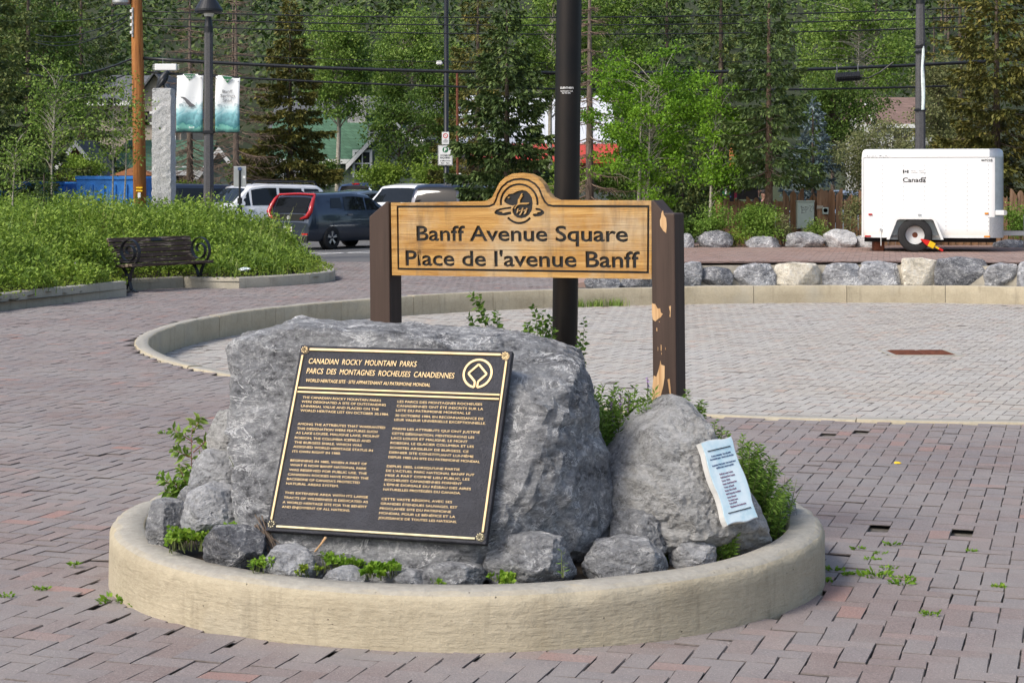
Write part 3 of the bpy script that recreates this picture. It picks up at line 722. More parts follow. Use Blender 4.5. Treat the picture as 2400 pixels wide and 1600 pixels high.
# ------------------------------------------------------------------ bronze plaque
M['bronze'] = plain('dark_bronze', (.026, .027, .034), .42, .55, var=.25, bump=.5, bscale=160, scale=9)
M['brass'] = plain('polished_bronze', (.46, .345, .19), .5, .45, var=.12, scale=25)
M['brass_dull'] = plain('dull_bronze', (.30, .27, .18), .5, .6, var=.25, scale=30)
pq = Plane(PQ0, PQU, PQV, PQN)
plaque = thing('bronze_plaque', 'dark bronze plaque with raised gold lettering bolted to the largest boulder', 'plaque'); plaque.matrix_world = pq.matrix()
W_, H_ = PQW, PQH
MB().box((W_ / 2, .006, H_ / 2), (W_ + .026, .03, H_ + .026)).obj('plate', M['bronze'], plaque, bevel=.004)
def strip(x0, x1, z0, z1, name, mat='brass', h=.010): return MB().box(((x0 + x1) / 2, -.009 - h / 2 + .004, (z0 + z1) / 2), (abs(x1 - x0), h, abs(z1 - z0))).obj(name, M[mat], plaque, bevel=.002)
e = .012; vdiv = pq.uv(715, 916)[1]
strip(.03, W_ - .03, H_ - .011, H_, 'border_strip'); strip(.03, W_ - .03, 0.001, .011, 'border_strip', 'brass_dull')
strip(0, .010, .03, H_ - .03, 'border_strip'); strip(W_ - .010, W_, .03, H_ - .03, 'border_strip')
strip(.012, W_ - .012, vdiv + .004, vdiv + .013, 'divider_strip'); strip(.012, W_ - .012, vdiv - .013, vdiv - .004, 'divider_strip')
for cx, cz, mt in ((.012, H_ - .01, 'brass'), (W_ - .012, H_ - .01, 'brass'), (.012, .012, 'brass_dull'), (W_ - .012, .012, 'brass_dull')):
    ro = MB().lathe([(.002, -.014), (.006, -.0135), (.008, -.010), (.011, -.012), (.0145, -.011), (.0165, -.007), (.0165, 0)][::-1], 20, axis='y').obj('rosette', M[mt], plaque, loc=(cx, -.009, cz), smooth=False)
    for k in range(8):
        a = k * math.pi / 4; MB().box((.0115 * math.cos(a), -.0125, .0115 * math.sin(a)), (.004, .003, .004)).obj('petal', M[mt], ro)
PX = lambda x, y: (620 + x / 3.267, 800 + y / 3.267)
HEAD = [("CANADIAN  ROCKY  MOUNTAIN  PARKS", (348, 155), (1172, 180), 42, -.002), ("PARCS  DES  MONTAGNES  ROCHEUSES  CANADIENNES", (332, 230), (1460, 268), 42, -.002), ("WORLD HERITAGE SITE · SITE APPARTENANT AU PATRIMOINE MONDIAL", (325, 303), (1276, 340), 25, .0)]
BODY = [("THE CANADIAN ROCKY MOUNTAIN PARKS", (300, 432), (898, 458)), ("WERE DESIGNATED A SITE OF OUTSTANDING", (292, 465), (935, 492)), ("UNIVERSAL VALUE AND PLACED ON THE", (287, 499), (882, 525)), ("WORLD HERITAGE LIST ON OCTOBER 30,1984.", (283, 532), (957, 564)),
 ("AMONG THE ATTRIBUTES THAT WARRANTED", (262, 635), (930, 665)), ("THIS DESIGNATION WERE FEATURES SUCH", (257, 670), (870, 697)), ("AS LAKE LOUISE, MALIGNE LAKE, MOUNT", (248, 703), (885, 733)), ("ROBSON, THE COLUMBIA ICEFIELD AND", (240, 740), (818, 767)), ("THE BURGESS SHALE, WHICH WAS", (236, 775), (750, 800)), ("ASSIGNED WORLD HERITAGE STATUS IN", (229, 808), (835, 840)), ("ITS OWN RIGHT IN 1980.", (222, 845), (590, 862)),
 ("BEGINNING IN 1885, WHEN A PART OF", (207, 913), (790, 942)), ("WHAT IS NOW BANFF NATIONAL PARK", (204, 948), (788, 978)), ("WAS RESERVED FOR PUBLIC USE. THE", (196, 985), (790, 1015)), ("CANADIAN ROCKIES HAVE FORMED THE", (187, 1020), (802, 1052)), ("BACKBONE OF CANADA'S PROTECTED", (180, 1055), (737, 1085)), ("NATURAL AREAS SYSTEM.", (174, 1090), (574, 1111)),
 ("THIS EXTENSIVE AREA WITH ITS LARGE", (163, 1160), (798, 1196)), ("TRACTS OF WILDERNESS IS DEDICATED AS", (156, 1197), (798, 1233)), ("A WORLD HERITAGE SITE FOR THE BENEFIT", (148, 1233), (790, 1270)), ("AND ENJOYMENT OF ALL NATIONS.", (142, 1268), (662, 1298)),
 ("LES PARCS DES MONTAGNES ROCHEUSES", (1026, 465), (1672, 487)), ("CANADIENNES ONT ÉTÉ INSCRITS SUR LA", (1020, 498), (1680, 523)), ("LISTE DU PATRIMOINE MONDIAL LE", (1014, 532), (1582, 555)), ("30 OCTOBRE 1984, EN RECONNAISSANCE DE", (1008, 570), (1682, 598)), ("LEUR VALEUR UNIVERSELLE EXCEPTIONNELLE.", (1002, 603), (1700, 633)),
 ("PARMI LES ATTRIBUTS QUI ONT JUSTIFIÉ", (988, 672), (1655, 702)), ("CETTE DÉSIGNATION, MENTIONNONS LES", (983, 708), (1612, 740)), ("LACS LOUISE ET MALIGNE, LE MONT", (978, 743), (1560, 772)), ("ROBSON, LE GLACIER COLUMBIA ET LES", (972, 780), (1608, 810)), ("SCHISTES ARGILEUX DE BURGESS. CE", (967, 816), (1568, 848)), ("DERNIER SITE CONSTITUANT LUI-MÊME", (962, 852), (1605, 886)), ("DEPUIS 1980 UN SITE DU PATRIMOINE MONDIAL", (956, 888), (1655, 926)),
 ("DEPUIS 1885, LORSQU'UNE PARTIE", (944, 958), (1500, 985)), ("DE L'ACTUEL PARC NATIONAL BANFF FUT", (938, 992), (1612, 1026)), ("MISE À PART COMME LIEU PUBLIC, LES", (933, 1028), (1575, 1060)), ("ROCHEUSES CANADIENNES FORMENT", (928, 1063), (1518, 1093)), ("L'ÉPINE DORSALE DU RÉSEAU DES AIRES", (922, 1098), (1586, 1133)), ("NATURELLES PROTÉGÉES DU CANADA.", (917, 1135), (1508, 1165)),
 ("CETTE VASTE RÉGION, AVEC SES", (903, 1208), (1442, 1233)), ("GRANDES ÉTENDUES SAUVAGES, EST", (897, 1243), (1482, 1274)), ("PROCLAMÉE SITE DU PATRIMOINE", (890, 1280), (1434, 1308)), ("MONDIAL POUR LE BÉNÉFICE ET LA", (885, 1316), (1466, 1346)), ("JOUISSANCE DE TOUTES LES NATIONS.", (879, 1352), (1478, 1385))]
for b_, a, c, cap, wt in HEAD: line_on(pq, plaque, b_, PX(*a), PX(*c), cap / 3.267, M['brass'], .004, wt, .08, .008)
for b_, a, c in BODY: line_on(pq, plaque, b_, PX(*a), PX(*c), 17.5 / 3.267, M['brass'], .003, -.004, 0, .008)
# heritage emblem: ring opening at its foot into a square on its corner
ec = pq.uv(*PX(1638, 252)); er = .5 * np.linalg.norm(pq.uv(*PX(1752, 255)) - pq.uv(*PX(1524, 250)))
emb = MB(); ring_ = []
for k in range(49):
    a = R(-90 + 6) + R(348) * k / 48; ring_.append((math.cos(a), math.sin(a)))
emb.grid([[(er * x * .86, -.0, er * z * .86) for x, z in ring_], [(er * x, 0, er * z) for x, z in ring_], [(er * x, -.004, er * z) for x, z in ring_], [(er * x * .86, -.004, er * z * .86) for x, z in ring_], [(er * x * .86, 0, er * z * .86) for x, z in ring_]])
for sx in (-1, 1):
    pts = [(sx * .10, -.93), (sx * .10, -.56), (sx * .62, -.02), (0, .62)]
    for i in range(3):
        a_, b_ = pts[i], pts[i + 1]; emb.bar((a_[0] * er, -.002 + .0002 * i, a_[1] * er), (b_[0] * er, -.002 + .0002 * i, b_[1] * er), .004, er * .14, (0, -1, 0)) if False else emb.bar((a_[0] * er, -.002, a_[1] * er), (b_[0] * er, -.002, b_[1] * er), er * .13, .004 + .0004 * i, (0, -1, 0))
emb.obj('emblem', M['brass'], plaque, loc=(ec[0], -.008, ec[1]))

# ------------------------------------------------------------------ blue and white tablet on the right boulder
TQ = [np.array(p) for p in ([0.731, 6.988, 0.659], [0.868, 7.087, 0.674], [0.968, 7.0, 0.363], [0.831, 6.9, 0.347])]
tu = (TQ[1] - TQ[0]); tw = np.linalg.norm(tu); tu = tu / tw; tv = TQ[0] - TQ[3]; th_ = np.linalg.norm(tv); tv = tv - tu * (tu @ tv); tv /= np.linalg.norm(tv); tn = np.cross(tu, tv)
if tn[1] > 0: tn = -tn
tp = Plane(TQ[3] + tn * .03, tu, tv, tn)
t = NT('tablet_print').set(.35, 0, .5); n = t.noise(9, 5, .6); n2 = t.noise(45, 4, .7)
sep = t.n('SeparateXYZ'); t.L(t.coord('Object'), sep.inputs[0])
ed = t.math('ABSOLUTE', t.math('SUBTRACT', sep.outputs[0], tw / 2)); ed = t.ramp(t.math('ADD', ed, t.math('MULTIPLY', n2, .03)), [(.07, 0), (.11, 1)])
c = t.mix(t.ramp(n, [(.45, 0), (.72, .8)]), (.74, .86, .90), (.30, .56, .68)); c = t.mix(t.math('MULTIPLY', ed, .6), c, (.42, .66, .76)); t.col(c); M['tablet'] = t.m
tablet = thing('print_tablet', 'pale blue printed tablet with wavy edges on the right boulder', 'plaque'); tablet.matrix_world = tp.matrix()
r0 = random.Random(4); poly = []
def edge(a, b, n, k):
    for i in range(n):
        t_ = i / n; w_ = .0045 * math.sin(t_ * k + r0.uniform(0, .6)); d = (b[0] - a[0], b[1] - a[1]); L_ = math.hypot(*d)
        poly.append((a[0] + d[0] * t_ - d[1] / L_ * w_, a[1] + d[1] * t_ + d[0] / L_ * w_))
edge((0, 0), (tw, 0), 10, 7); edge((tw, 0), (tw, th_), 18, 10); edge((tw, th_), (0, th_), 10, 6); edge((0, th_), (0, 0), 18, 11)
M['tablet_side'] = plain('tablet_edge', (.62, .62, .60), .6)
MB().prism(poly, .028, .0005, lambda x, y, z: (x, z, y)).obj('slab', M['tablet_side'], tablet)
MB().prism([((x - tw / 2) * .955 + tw / 2, (y - th_ / 2) * .98 + th_ / 2) for x, y in poly], .003, -.0015, lambda x, y, z: (x, z, y)).obj('printed_face', M['tablet'], tablet)
M['ink_blue'] = plain('blue_ink', (.06, .10, .22), .6); M['ink_plum'] = plain('plum_ink', (.22, .12, .20), .6)
for v in (.885, .135): MB().box((tw * .5, -.003, th_ * v), (tw * .72, .002, .0035)).obj('rule_line', M['ink'], tablet)
for i, (tx, v, w, mt) in enumerate((("A caring community · Une collectivité", .81, .62, 'ink_blue'), ("has created this square · dévouée à créé cette place", .775, .74, 'ink_blue'), ("In particular, Parks Canada · Parcs Canada tient à", .70, .74, 'ink_blue'), ("would like to thank · remercier en particulier", .665, .56, 'ink_blue'),
    ("Banff Lake Louise Tourism", .585, .42, 'ink_plum'), ("Banff National Park Company", .545, .45, 'ink_plum'), ("Lions Club", .505, .26, 'ink_plum'), ("Friends of Banff National Park", .465, .44, 'ink_plum'), ("Town of Banff", .425, .32, 'ink_plum'), ("Rotary Club of Banff", .385, .36, 'ink_plum'), ("Banff Community Foundation", .345, .46, 'ink_plum'), ("Luxton Museum", .305, .28, 'ink_plum'), ("The Banff Centre", .265, .30, 'ink_plum'), ("Town of Banff", .23, .24, 'ink_plum'), ("Whyte Museum of the Canadian Rockies", .19, .5, 'ink_plum'))):
    link('text_line', text_mesh(tx, .0066, tw * w, .0008, .02, name='text_line'), M[mt], tablet, (tw * (.5 - w / 2) if i < 4 else tw * .26, -.0024, th_ * v))

# ------------------------------------------------------------------ carved wooden sign
BQ = [np.array(p) for p in ([-0.594, 8.601, 1.615], [0.635, 7.955, 1.629], [0.638, 7.954, 1.273], [-0.591, 8.6, 1.258])]
bu = BQ[2] - BQ[3]; BW = np.linalg.norm(bu); bu /= BW; bv = BQ[0] - BQ[3]; bv -= bu * (bu @ bv); bv /= np.linalg.norm(bv); bn = np.cross(bu, bv)
if bn[1] > 0: bn = -bn
bp = Plane(BQ[3], bu, bv, bn)
t = NT('golden_wood').set(.6, 0, .3); v = t.mapped((1.2, 6, 26)); n = t.noise(1.6, 8, .68, vec=v, dist=.8); n2 = t.noise(2.6, 5, .65); v3 = t.mapped((2.2, 3, 120)); n3 = t.noise(1.2, 5, .7, vec=v3)
c = t.ramp(n, [(.28, (.20, .09, .022)), (.43, (.39, .20, .05)), (.60, (.52, .305, .095)), (.78, (.62, .41, .17))])
c = t.mix(t.ramp(n3, [(.45, 0), (.75, .45)]), c, (.30, .15, .045))
c = t.mix(t.ramp(n2, [(.48, 0), (.68, .65)]), c, (.47, .39, .27)); v4 = t.mapped((9, 3, 1.2)); n4 = t.noise(1.1, 5, .7, vec=v4)
c = t.mix(t.ramp(n4, [(.54, 0), (.70, .65)]), c, (.17, .115, .065)); t.col(c); t.bump(n3, .7, .006); M['sign_wood'] = t.m
t = NT('brown_post_paint').set(.6, 0, .3); v = t.mapped((30, 30, 1.5)); n = t.noise(1.4, 5, .6, vec=v)
t.col(t.ramp(n, [(.3, (.048, .031, .024)), (.7, (.072, .046, .036))])); t.bump(n, .25, .004); M['post_brown'] = t.m
t = NT('bare_pine').set(.7, 0, .3); v = t.mapped((60, 60, 1.2)); n = t.noise(1.4, 4, .6, vec=v)
t.col(t.ramp(n, [(.35, (.42, .23, .10)), (.55, (.62, .40, .21)), (.7, (.68, .47, .27))])); M['bare_wood'] = t.m
sign = thing('wooden_sign', 'carved golden wooden sign board between two brown posts', 'sign'); sign.matrix_world = bp.matrix()
nat = lambda pts: [tuple(bp.uv(x, y)) for x, y in pts]
E6 = lambda x, y: (1130 + x / 6.4, 400 + y / 6.4)
C1 = lambda x, y: (840 + x / 2.94, 390 + y / 2.94)
hump = [(1132.5, 471.6), (1143, 469), (1153, 463), (1161, 448), (1166, 437), (1171.6, 427), (1183.5, 415.5), (1200.5, 407.5), (1221, 405.3), (1241, 407.7), (1260, 417), (1273.7, 432.5), (1282, 451), (1292, 463), (1306, 469)]
outer = nat([(916, 475.5)] + hump + [(1527, 470), (1527, 654), (919, 645)])
gro = nat([(929.5, 482), (1137, 481.5), (1147, 480.5), (1156, 476.5), (1160.5, 467), (1165, 453), (1174, 437.5), (1188, 425), (1203.5, 418.7), (1220.6, 417), (1238, 419.5), (1255, 429), (1266, 442), (1272, 458), (1277.7, 470), (1284.7, 478), (1295.6, 480.5), (1522, 481.3), (1521, 641.2), (931.5, 632.5)])
def inset(poly, d):
    p = np.array(poly); n = len(p); area = .5 * np.sum(p[:, 0] * np.roll(p[:, 1], -1) - np.roll(p[:, 0], -1) * p[:, 1]); s = 1 if area > 0 else -1; out = []
    for i in range(n):
        a = p[i] - p[i - 1]; b = p[(i + 1) % n] - p[i]; a = a / np.linalg.norm(a); b = b / np.linalg.norm(b)
        na = np.array([-a[1], a[0]]) * s; nb = np.array([-b[1], b[0]]) * s; m = na + nb; m = m / max(1e-6, m @ na) if np.linalg.norm(m) > 1e-6 else na
        out.append(tuple(p[i] + m * d))
    return out
loops = [outer, gro, inset(gro, .0105)]
def wt(px): return nat([E6(*q) for q in px])
def arcpts(cx, cy, rx, ry, a0, a1, n=28): return [(cx + rx * math.cos(R(a)), cy - ry * math.sin(R(a))) for a in np.linspace(a0, a1, n)]
# upper ring with its leaf-shaped ends, lower arc
loops.append(wt(arcpts(555, 480, 292, 290, -8, 188) + arcpts(555, 480, 258, 258, 188, -8)))
loops.append(wt([(265, 566), (430, 540), (444, 556), (434, 570), (300, 588), (238, 612), (300, 616), (306, 636), (430, 612), (440, 652), (340, 676), (235, 670), (190, 650), (182, 622), (205, 592)]))
loops.append(wt([(800, 560), (860, 566), (905, 590), (936, 622), (925, 650), (880, 682), (800, 690), (775, 690), (758, 668), (765, 645), (820, 645), (822, 625), (880, 618), (860, 600), (800, 590)]))
loops.append(wt(arcpts(555, 560, 235, 245, 219, 320) + arcpts(555, 560, 200, 210, 320, 219)))
body_ = [(325, 452), (345, 410), (395, 355), (470, 340), (530, 305), (600, 293), (660, 303), (715, 350), (748, 410), (758, 480), (752, 560), (738, 610), (705, 660), (655, 700), (590, 716), (520, 706), (475, 670), (455, 620), (452, 580), (475, 535), (505, 512), (455, 528), (400, 515), (350, 490)]
loops.append(wt(body_))
loops.append(wt([(378, 405), (400, 395), (413, 405), (395, 416)]))                                   # eye
loops.append(wt([(560, 400), (590, 340), (606, 345), (590, 375), (612, 370), (585, 410), (567, 445), (562, 485), (690, 480), (706, 490), (670, 505), (560, 507), (515, 532), (492, 574), (482, 567), (503, 530), (530, 499), (535, 440)]))
for q in ([(528, 572), (545, 568), (533, 628), (513, 642)], [(600, 558), (618, 555), (598, 625), (570, 668), (552, 668), (582, 620)], [(662, 562), (678, 566), (652, 642), (622, 656)], [(550, 598), (576, 590), (573, 606), (545, 614)], [(622, 590), (645, 583), (640, 600), (616, 608)]): loops.append(wt(q))
def text_loops(body, a, b, cap, weight):
    cu = bpy.data.curves.new('t', 'FONT'); cu.body = body; cu.size = 1; cu.offset = weight; cu.resolution_u = 4
    o = bpy.data.objects.new('t', cu); COL.objects.link(o)
    dg = bpy.context.evaluated_depsgraph_get(); c2 = o.evaluated_get(dg).to_curve(dg, apply_modifiers=False); res = []
    for s in c2.splines:
        bpts = s.bezier_points; n = len(bpts); pts = []
        for i in range(n):
            p, q = bpts[i], bpts[(i + 1) % n]; A_, B_, C_, D_ = (np.array(z[:2]) for z in (p.co, p.handle_right, q.handle_left, q.co))
            straight = np.linalg.norm((B_ - A_) - (D_ - A_) * (np.linalg.norm(B_ - A_) / max(1e-6, np.linalg.norm(D_ - A_)))) < 1e-3 and np.linalg.norm((D_ - C_) - (D_ - A_) * (np.linalg.norm(D_ - C_) / max(1e-6, np.linalg.norm(D_ - A_)))) < 1e-3
            for t_ in ([0] if straight else (0, .25, .5, .75)): pts.append((1 - t_) ** 3 * A_ + 3 * (1 - t_) ** 2 * t_ * B_ + 3 * (1 - t_) * t_ ** 2 * C_ + t_ ** 3 * D_)
        res.append(np.array(pts))
    o.evaluated_get(dg).to_curve_clear(); bpy.data.objects.remove(o); bpy.data.curves.remove(cu)
    x0 = min(r[:, 0].min() for r in res); x1 = max(r[:, 0].max() for r in res)
    p, q = bp.uv(*a), bp.uv(*b); d = q - p; w = np.linalg.norm(d); d = d / w; nrm = np.array([-d[1], d[0]]); ch = np.linalg.norm(bp.uv(a[0], a[1] - cap) - p)
    big = max(res, key=lambda r: np.ptp(r[:, 0]) * np.ptp(r[:, 1])); sg_ = np.sign(np.sum(big[:, 0] * np.roll(big[:, 1], -1) - np.roll(big[:, 0], -1) * big[:, 1]))
    def fat(r):
        keep = [i for i in range(len(r)) if np.linalg.norm(r[i] - r[i - 1]) > 1e-4]; r = r[keep]; out = []; n = len(r)
        for i in range(n):
            a_ = r[i] - r[i - 1]; b_ = r[(i + 1) % n] - r[i]; a_ = a_ / np.linalg.norm(a_); b_ = b_ / np.linalg.norm(b_); na = np.array([a_[1], -a_[0]]); nb = np.array([b_[1], -b_[0]]); m = na + nb; m = m / max(.5, m @ na); out.append(r[i] + m * weight * sg_)
        return np.array(out)
    res = [fat(r) for r in res]; x0 = min(r[:, 0].min() for r in res); x1 = max(r[:, 0].max() for r in res)
    return [[tuple(p + d * ((x - x0) / (x1 - x0) * w) + nrm * (y * ch / .729)) for x, y in r] for r in res]
loops += text_loops("Banff Avenue Square", (976, 563.5), (1472, 566), 35.5, .023)
loops += text_loops("Place de l'avenue Banff", (950.5, 621.5), (1500, 627), 36, .023)
cu = bpy.data.curves.new('board_face', 'CURVE'); cu.dimensions = '2D'; cu.fill_mode = 'BOTH'; cu.extrude = .0045
for lp in loops:
    s = cu.splines.new('POLY'); s.points.add(len(lp) - 1)
    for i, (x, y) in enumerate(lp): s.points[i].co = (x, y, 0, 1)
    s.use_cyclic_u = True
tmp = bpy.data.objects.new('tmp', cu); COL.objects.link(tmp)
me = bpy.data.meshes.new_from_object(tmp.evaluated_get(bpy.context.evaluated_depsgraph_get())); bpy.data.objects.remove(tmp)
co = np.zeros(len(me.vertices) * 3, np.float32); me.vertices.foreach_get('co', co); co = co.reshape(-1, 3); co = np.stack([co[:, 0], -co[:, 2] + .0045, co[:, 1]], 1); me.vertices.foreach_set('co', co.ravel()); me.update()
me.materials.clear(); link('carved_face', me, M['sign_wood'], sign)
MB().prism(outer, .0085, .045, lambda x, y, z: (x, z, y)).obj('board', M['sign_wood'], sign)
MB().prism(inset(outer, .006), .0081, .02, lambda x, y, z: (x, z, y)).obj('carving_paint', M['black'], sign)
MB().box((BW / 2, .0005, bp.uv(1220, 586)[1]), (BW - .004, .0016, .0016)).obj('board_joint', M['dark'], sign)
# posts: front faces flush with the board, tops cut to slope outwards; bare wood where the paint has flaked
def post(u0, u1, zt_in, zt_out, inner_right, name='post'):
    zb = -(BQ[3][2] - .12); pv = [(u0, zb), (u1, zb)] + ([(u1, zt_in), (u1 - .012, zt_in + .003), (u0, zt_out)] if inner_right else [(u1, zt_out), (u1 - .05, zt_out + .002), (u0 + .012, zt_in + .004), (u0, zt_in)])
    return MB().prism(pv, -.012, .104, lambda x, y, z: (x, z, y)).obj(name, M['post_brown'], sign, bevel=.006)
vtop = bp.uv(916, 474)[1]; pwid = .116
post(-pwid - .006, -.006, vtop + .002, bp.uv(862, 508)[1], True)
post(BW + .001, BW + .001 + pwid, bp.uv(1531, 470)[1], bp.uv(1575, 500)[1], False)
def flake(pts, face='front'):
    q = [bp.uv(x, y) for x, y in pts]
    MB().prism([(a - (0.0), b) for a, b in q], -.0125, -.0136, lambda x, y, z: (x, z, y)).obj('flaked_patch', M['bare_wood'], sign)
C4 = lambda x, y: (1300 + x / 3.92, 600 + y / 3.92); C7 = lambda x, y: (1500 + x / 3.92, 350 + y / 3.92)
flake([C7(*q) for q in ((222, 558), (228, 600), (250, 632), (256, 700), (250, 768), (222, 745), (196, 700), (194, 650), (205, 620), (206, 590))])
flake([C4(*q) for q in ((905, 432), (935, 440), (955, 480), (980, 478), (985, 515), (1003, 530), (985, 560), (960, 575), (935, 598), (912, 580), (903, 520))])
flake([C4(*q) for q in ((905, 1310), (908, 1200), (920, 1095), (945, 1105), (962, 1050), (975, 1000), (982, 955), (990, 995), (1022, 1005), (1020, 1110), (1008, 1190), (990, 1260), (975, 1330), (968, 1410), (990, 1425), (1040, 1425), (1000, 1480), (950, 1550), (903, 1560))])
flake([C4(*q) for q in ((1060, 460), (1078, 455), (1074, 560), (1066, 555), (1070, 510))])
flake([C4(*q) for q in ((1048, 1130), (1066, 1122), (1074, 1200), (1080, 1290), (1070, 1290), (1060, 1220))])
for q in ((945, 655, 953, 690), (985, 810, 992, 870), (958, 830, 961, 870), (1026, 835, 1030, 860), (990, 880, 994, 905), (968, 595, 976, 608)): flake([C4(*z) for z in ((q[0], q[1]), (q[2], q[1] + 6), (q[2], q[3]), (q[0], q[3] - 5))])

# ------------------------------------------------------------------ black pole behind the sign
t = NT('brown_black_metal').set(.38, .55, .5); n = t.noise(3, 4); t.col(t.ramp(n, [(.3, (.012, .011, .012)), (.7, (.026, .02, .017))])); t.bump(t.noise(300, 2), .15, .001); M['pole_black'] = t.m
pb = P(1323, 860, 8.9); pt_ = P(1334, 0, 8.9); dx = (pt_[0] - pb[0]) / (pt_[2] - pb[2])
pole = thing('metal_pole', 'tall thick black metal pole rising behind the wooden sign', 'pole', (pb[0] - dx * (pb[2] - .15), 8.9, .15))
pole.rotation_euler = (0, math.atan(dx), 0)
MB().lathe([(.065, 0), (.065, 4.6)], 40).obj('shaft', M['pole_black'], pole, smooth=False)
smooth_angle(pole.children[0], 60)
MB().lathe([(.12, 0), (.12, .015), (.10, .03), (.068, .05)], 32).obj('base_flange', M['pole_black'], pole)
# white sticker printing, wrapped on the shaft
def wrap_text(body, zc, hgt, wid, ang0, parent, r):
    me = text_mesh(body, hgt, wid, 0, .02); co = np.zeros(len(me.vertices) * 3, np.float32); me.vertices.foreach_get('co', co); co = co.reshape(-1, 3)
    a = ang0 + (co[:, 0] - wid / 2) / r; co = np.stack([r * np.sin(a), -r * np.cos(a), co[:, 2] + zc], 1); me.vertices.foreach_set('co', co.astype(np.float32).ravel()); me.update(); link('sticker_line', me, M['white_print'], parent)
zs = P(1330, 210, 8.9)[2] - .15
wrap_text("GUENTHER'S", zs, .010, .072, -.14, pole, .0656); wrap_text("Landscaping Ltd.", zs - .014, .006, .066, -.14, pole, .0656); wrap_text("403 762 3806", zs - .024, .005, .045, -.18, pole, .0656)
# ------------------------------------------------------------------ planting bed at the left: kerbs, soil, bench
bedk = thing('bed_kerb', 'grey concrete kerb edging the green planting bed behind the bench', 'kerb', (-6.07, 27.55, 0))
def offset_line(pts, d):
    p = np.array(pts, float); out = []
    for i in range(len(p)):
        t_ = p[min(i + 1, len(p) - 1)] - p[max(i - 1, 0)]; t_ /= np.linalg.norm(t_); out.append(p[i] + np.array([-t_[1], t_[0]]) * d)
    return [tuple(q) for q in out]
def dens(pts, m=6):
    out = []
    for i in range(len(pts) - 1):
        for k in range(m): out.append(tuple(np.array(pts[i]) + (np.array(pts[i + 1]) - np.array(pts[i])) * k / m))
    return out + [pts[-1]]
for i, (line, h) in enumerate((([(-9.3, 17.2), (-8.3, 20.45)], .24), ([(-8.298, 20.46), (-7.3, 23.65)], .24), ([(-7.298, 23.66), (-6.07, 27.55)], .24), ([(-6.16, 27.75), (-6.39, 29.06)], .19), ([(-6.39, 29.08), (-5.62, 29.95)], .19),
    ([(-5.615, 29.95), (-5.18, 29.76), (-4.64, 29.72)], .185), ([(-4.635, 29.72), (-4.05, 30.4), (-3.6, 31.1)], .185), ([(-3.597, 31.105), (-3.36, 31.7), (-3.28, 32.5), (-3.42, 33.6)], .185), ([(-3.422, 33.61), (-4.2, 35.6), (-5.6, 37)], .185))):
    ln = dens(line); sweep_curb(offset_line(ln, .15), ln, -.05, h, 'kerb_segment', M['concrete_grey'], bedk, 300 + i)
def bedz(x, y):            # soil height in the bed
    e = np.minimum.reduce([np.hypot(x - a, y - b) for a, b in dens(BED[:10], 8)])
    return .13 + .30 * np.clip(e / 3.0, 0, 1)
gx, gy = np.meshgrid(np.linspace(-14, -3, 90), np.linspace(15.6, 37.6, 150)); inside = inpoly(gx.ravel(), gy.ravel(), BED).reshape(gx.shape)
gz = bedz(gx, gy); id_ = np.arange(gx.size).reshape(gx.shape)
q = np.stack([id_[:-1, :-1], id_[:-1, 1:], id_[1:, 1:], id_[1:, :-1]], -1); okq = inside[:-1, :-1] & inside[:-1, 1:] & inside[1:, 1:] & inside[1:, :-1]
tag(link('bed_soil', mesh_np('bed_soil', np.stack([gx, gy, gz], -1).reshape(-1, 3), q[okq], True), M['soil']), kind='structure')
tag(MB().add([(x, y, .12) for x, y in BED], [tuple(range(len(BED)))]).obj('bed_ground', M['soil']), kind='structure')

t = NT('weathered_slat').set(.75, 0, .25); v = t.mapped((2.5, 14, 30)); n = t.noise(1.3, 7, .72, vec=v); n2 = t.noise(2.2, 4)
c = t.ramp(t.math('ADD', t.math('MULTIPLY', n, .7), t.math('MULTIPLY', n2, .3)), [(.46, (.05, .034, .028)), (.535, (.075, .053, .043)), (.57, (.34, .27, .20)), (.66, (.47, .40, .31))]); t.col(c); t.bump(n, .5, .004); M['slat'] = t.m
bench = thing('park_bench', 'weathered brown slatted bench with black scroll iron armrests', 'bench', (-5.85, 29.3, 0), R(55))
bl = .93
for i, (yy, zz) in enumerate(((.02, .435), (.115, .43), (.21, .425), (.30, .42))):      # local +y away from the viewer: back; seat front at -y
    pass
for yy, zz in ((-.22, .45), (-.12, .44), (-.02, .43), (.08, .425)):
    MB().box((0, yy, zz), (2 * bl, .088, .045)).obj('seat_slat', M['slat'], bench, bevel=.006)
for k in range(5):
    z = .50 + k * .085; y = .17 + k * .035
    MB().box((0, y, z), (2 * bl - (.0 if k else .0), .042, .078), m=Matrix.Rotation(R(-20), 3, 'X')).obj('back_slat', M['slat'], bench, bevel=.006)
MB().box((.12, .17 + 4 * .035 - .026, .50 + 4 * .085), (.24, .006, .05), m=Matrix.Rotation(R(-20), 3, 'X')).obj('name_plate', M['black'], bench)
def flat_bar(pts, w, th, name, parent, mat):
    """a flat bar bent in the y/z plane, w wide along x"""
    rows = []; n = len(pts)
    for i in range(n):
        a = np.array(pts[max(i - 1, 0)]); b = np.array(pts[min(i + 1, n - 1)]); d = (b - a)[1:]; d = d / (np.linalg.norm(d) + 1e-9); nn_ = np.array([-d[1], d[0]]) * th / 2; p = np.array(pts[i])
        rows.append([(p[0] - w / 2, p[1] + nn_[0], p[2] + nn_[1]), (p[0] + w / 2, p[1] + nn_[0], p[2] + nn_[1]), (p[0] + w / 2, p[1] - nn_[0], p[2] - nn_[1]), (p[0] - w / 2, p[1] - nn_[0], p[2] - nn_[1])])
    mb = MB().grid(rows, True); e = len(mb.v) - 4; mb.f += [(0, 1, 2, 3), (e + 3, e + 2, e + 1, e)]
    return mb.obj(name, mat, parent)
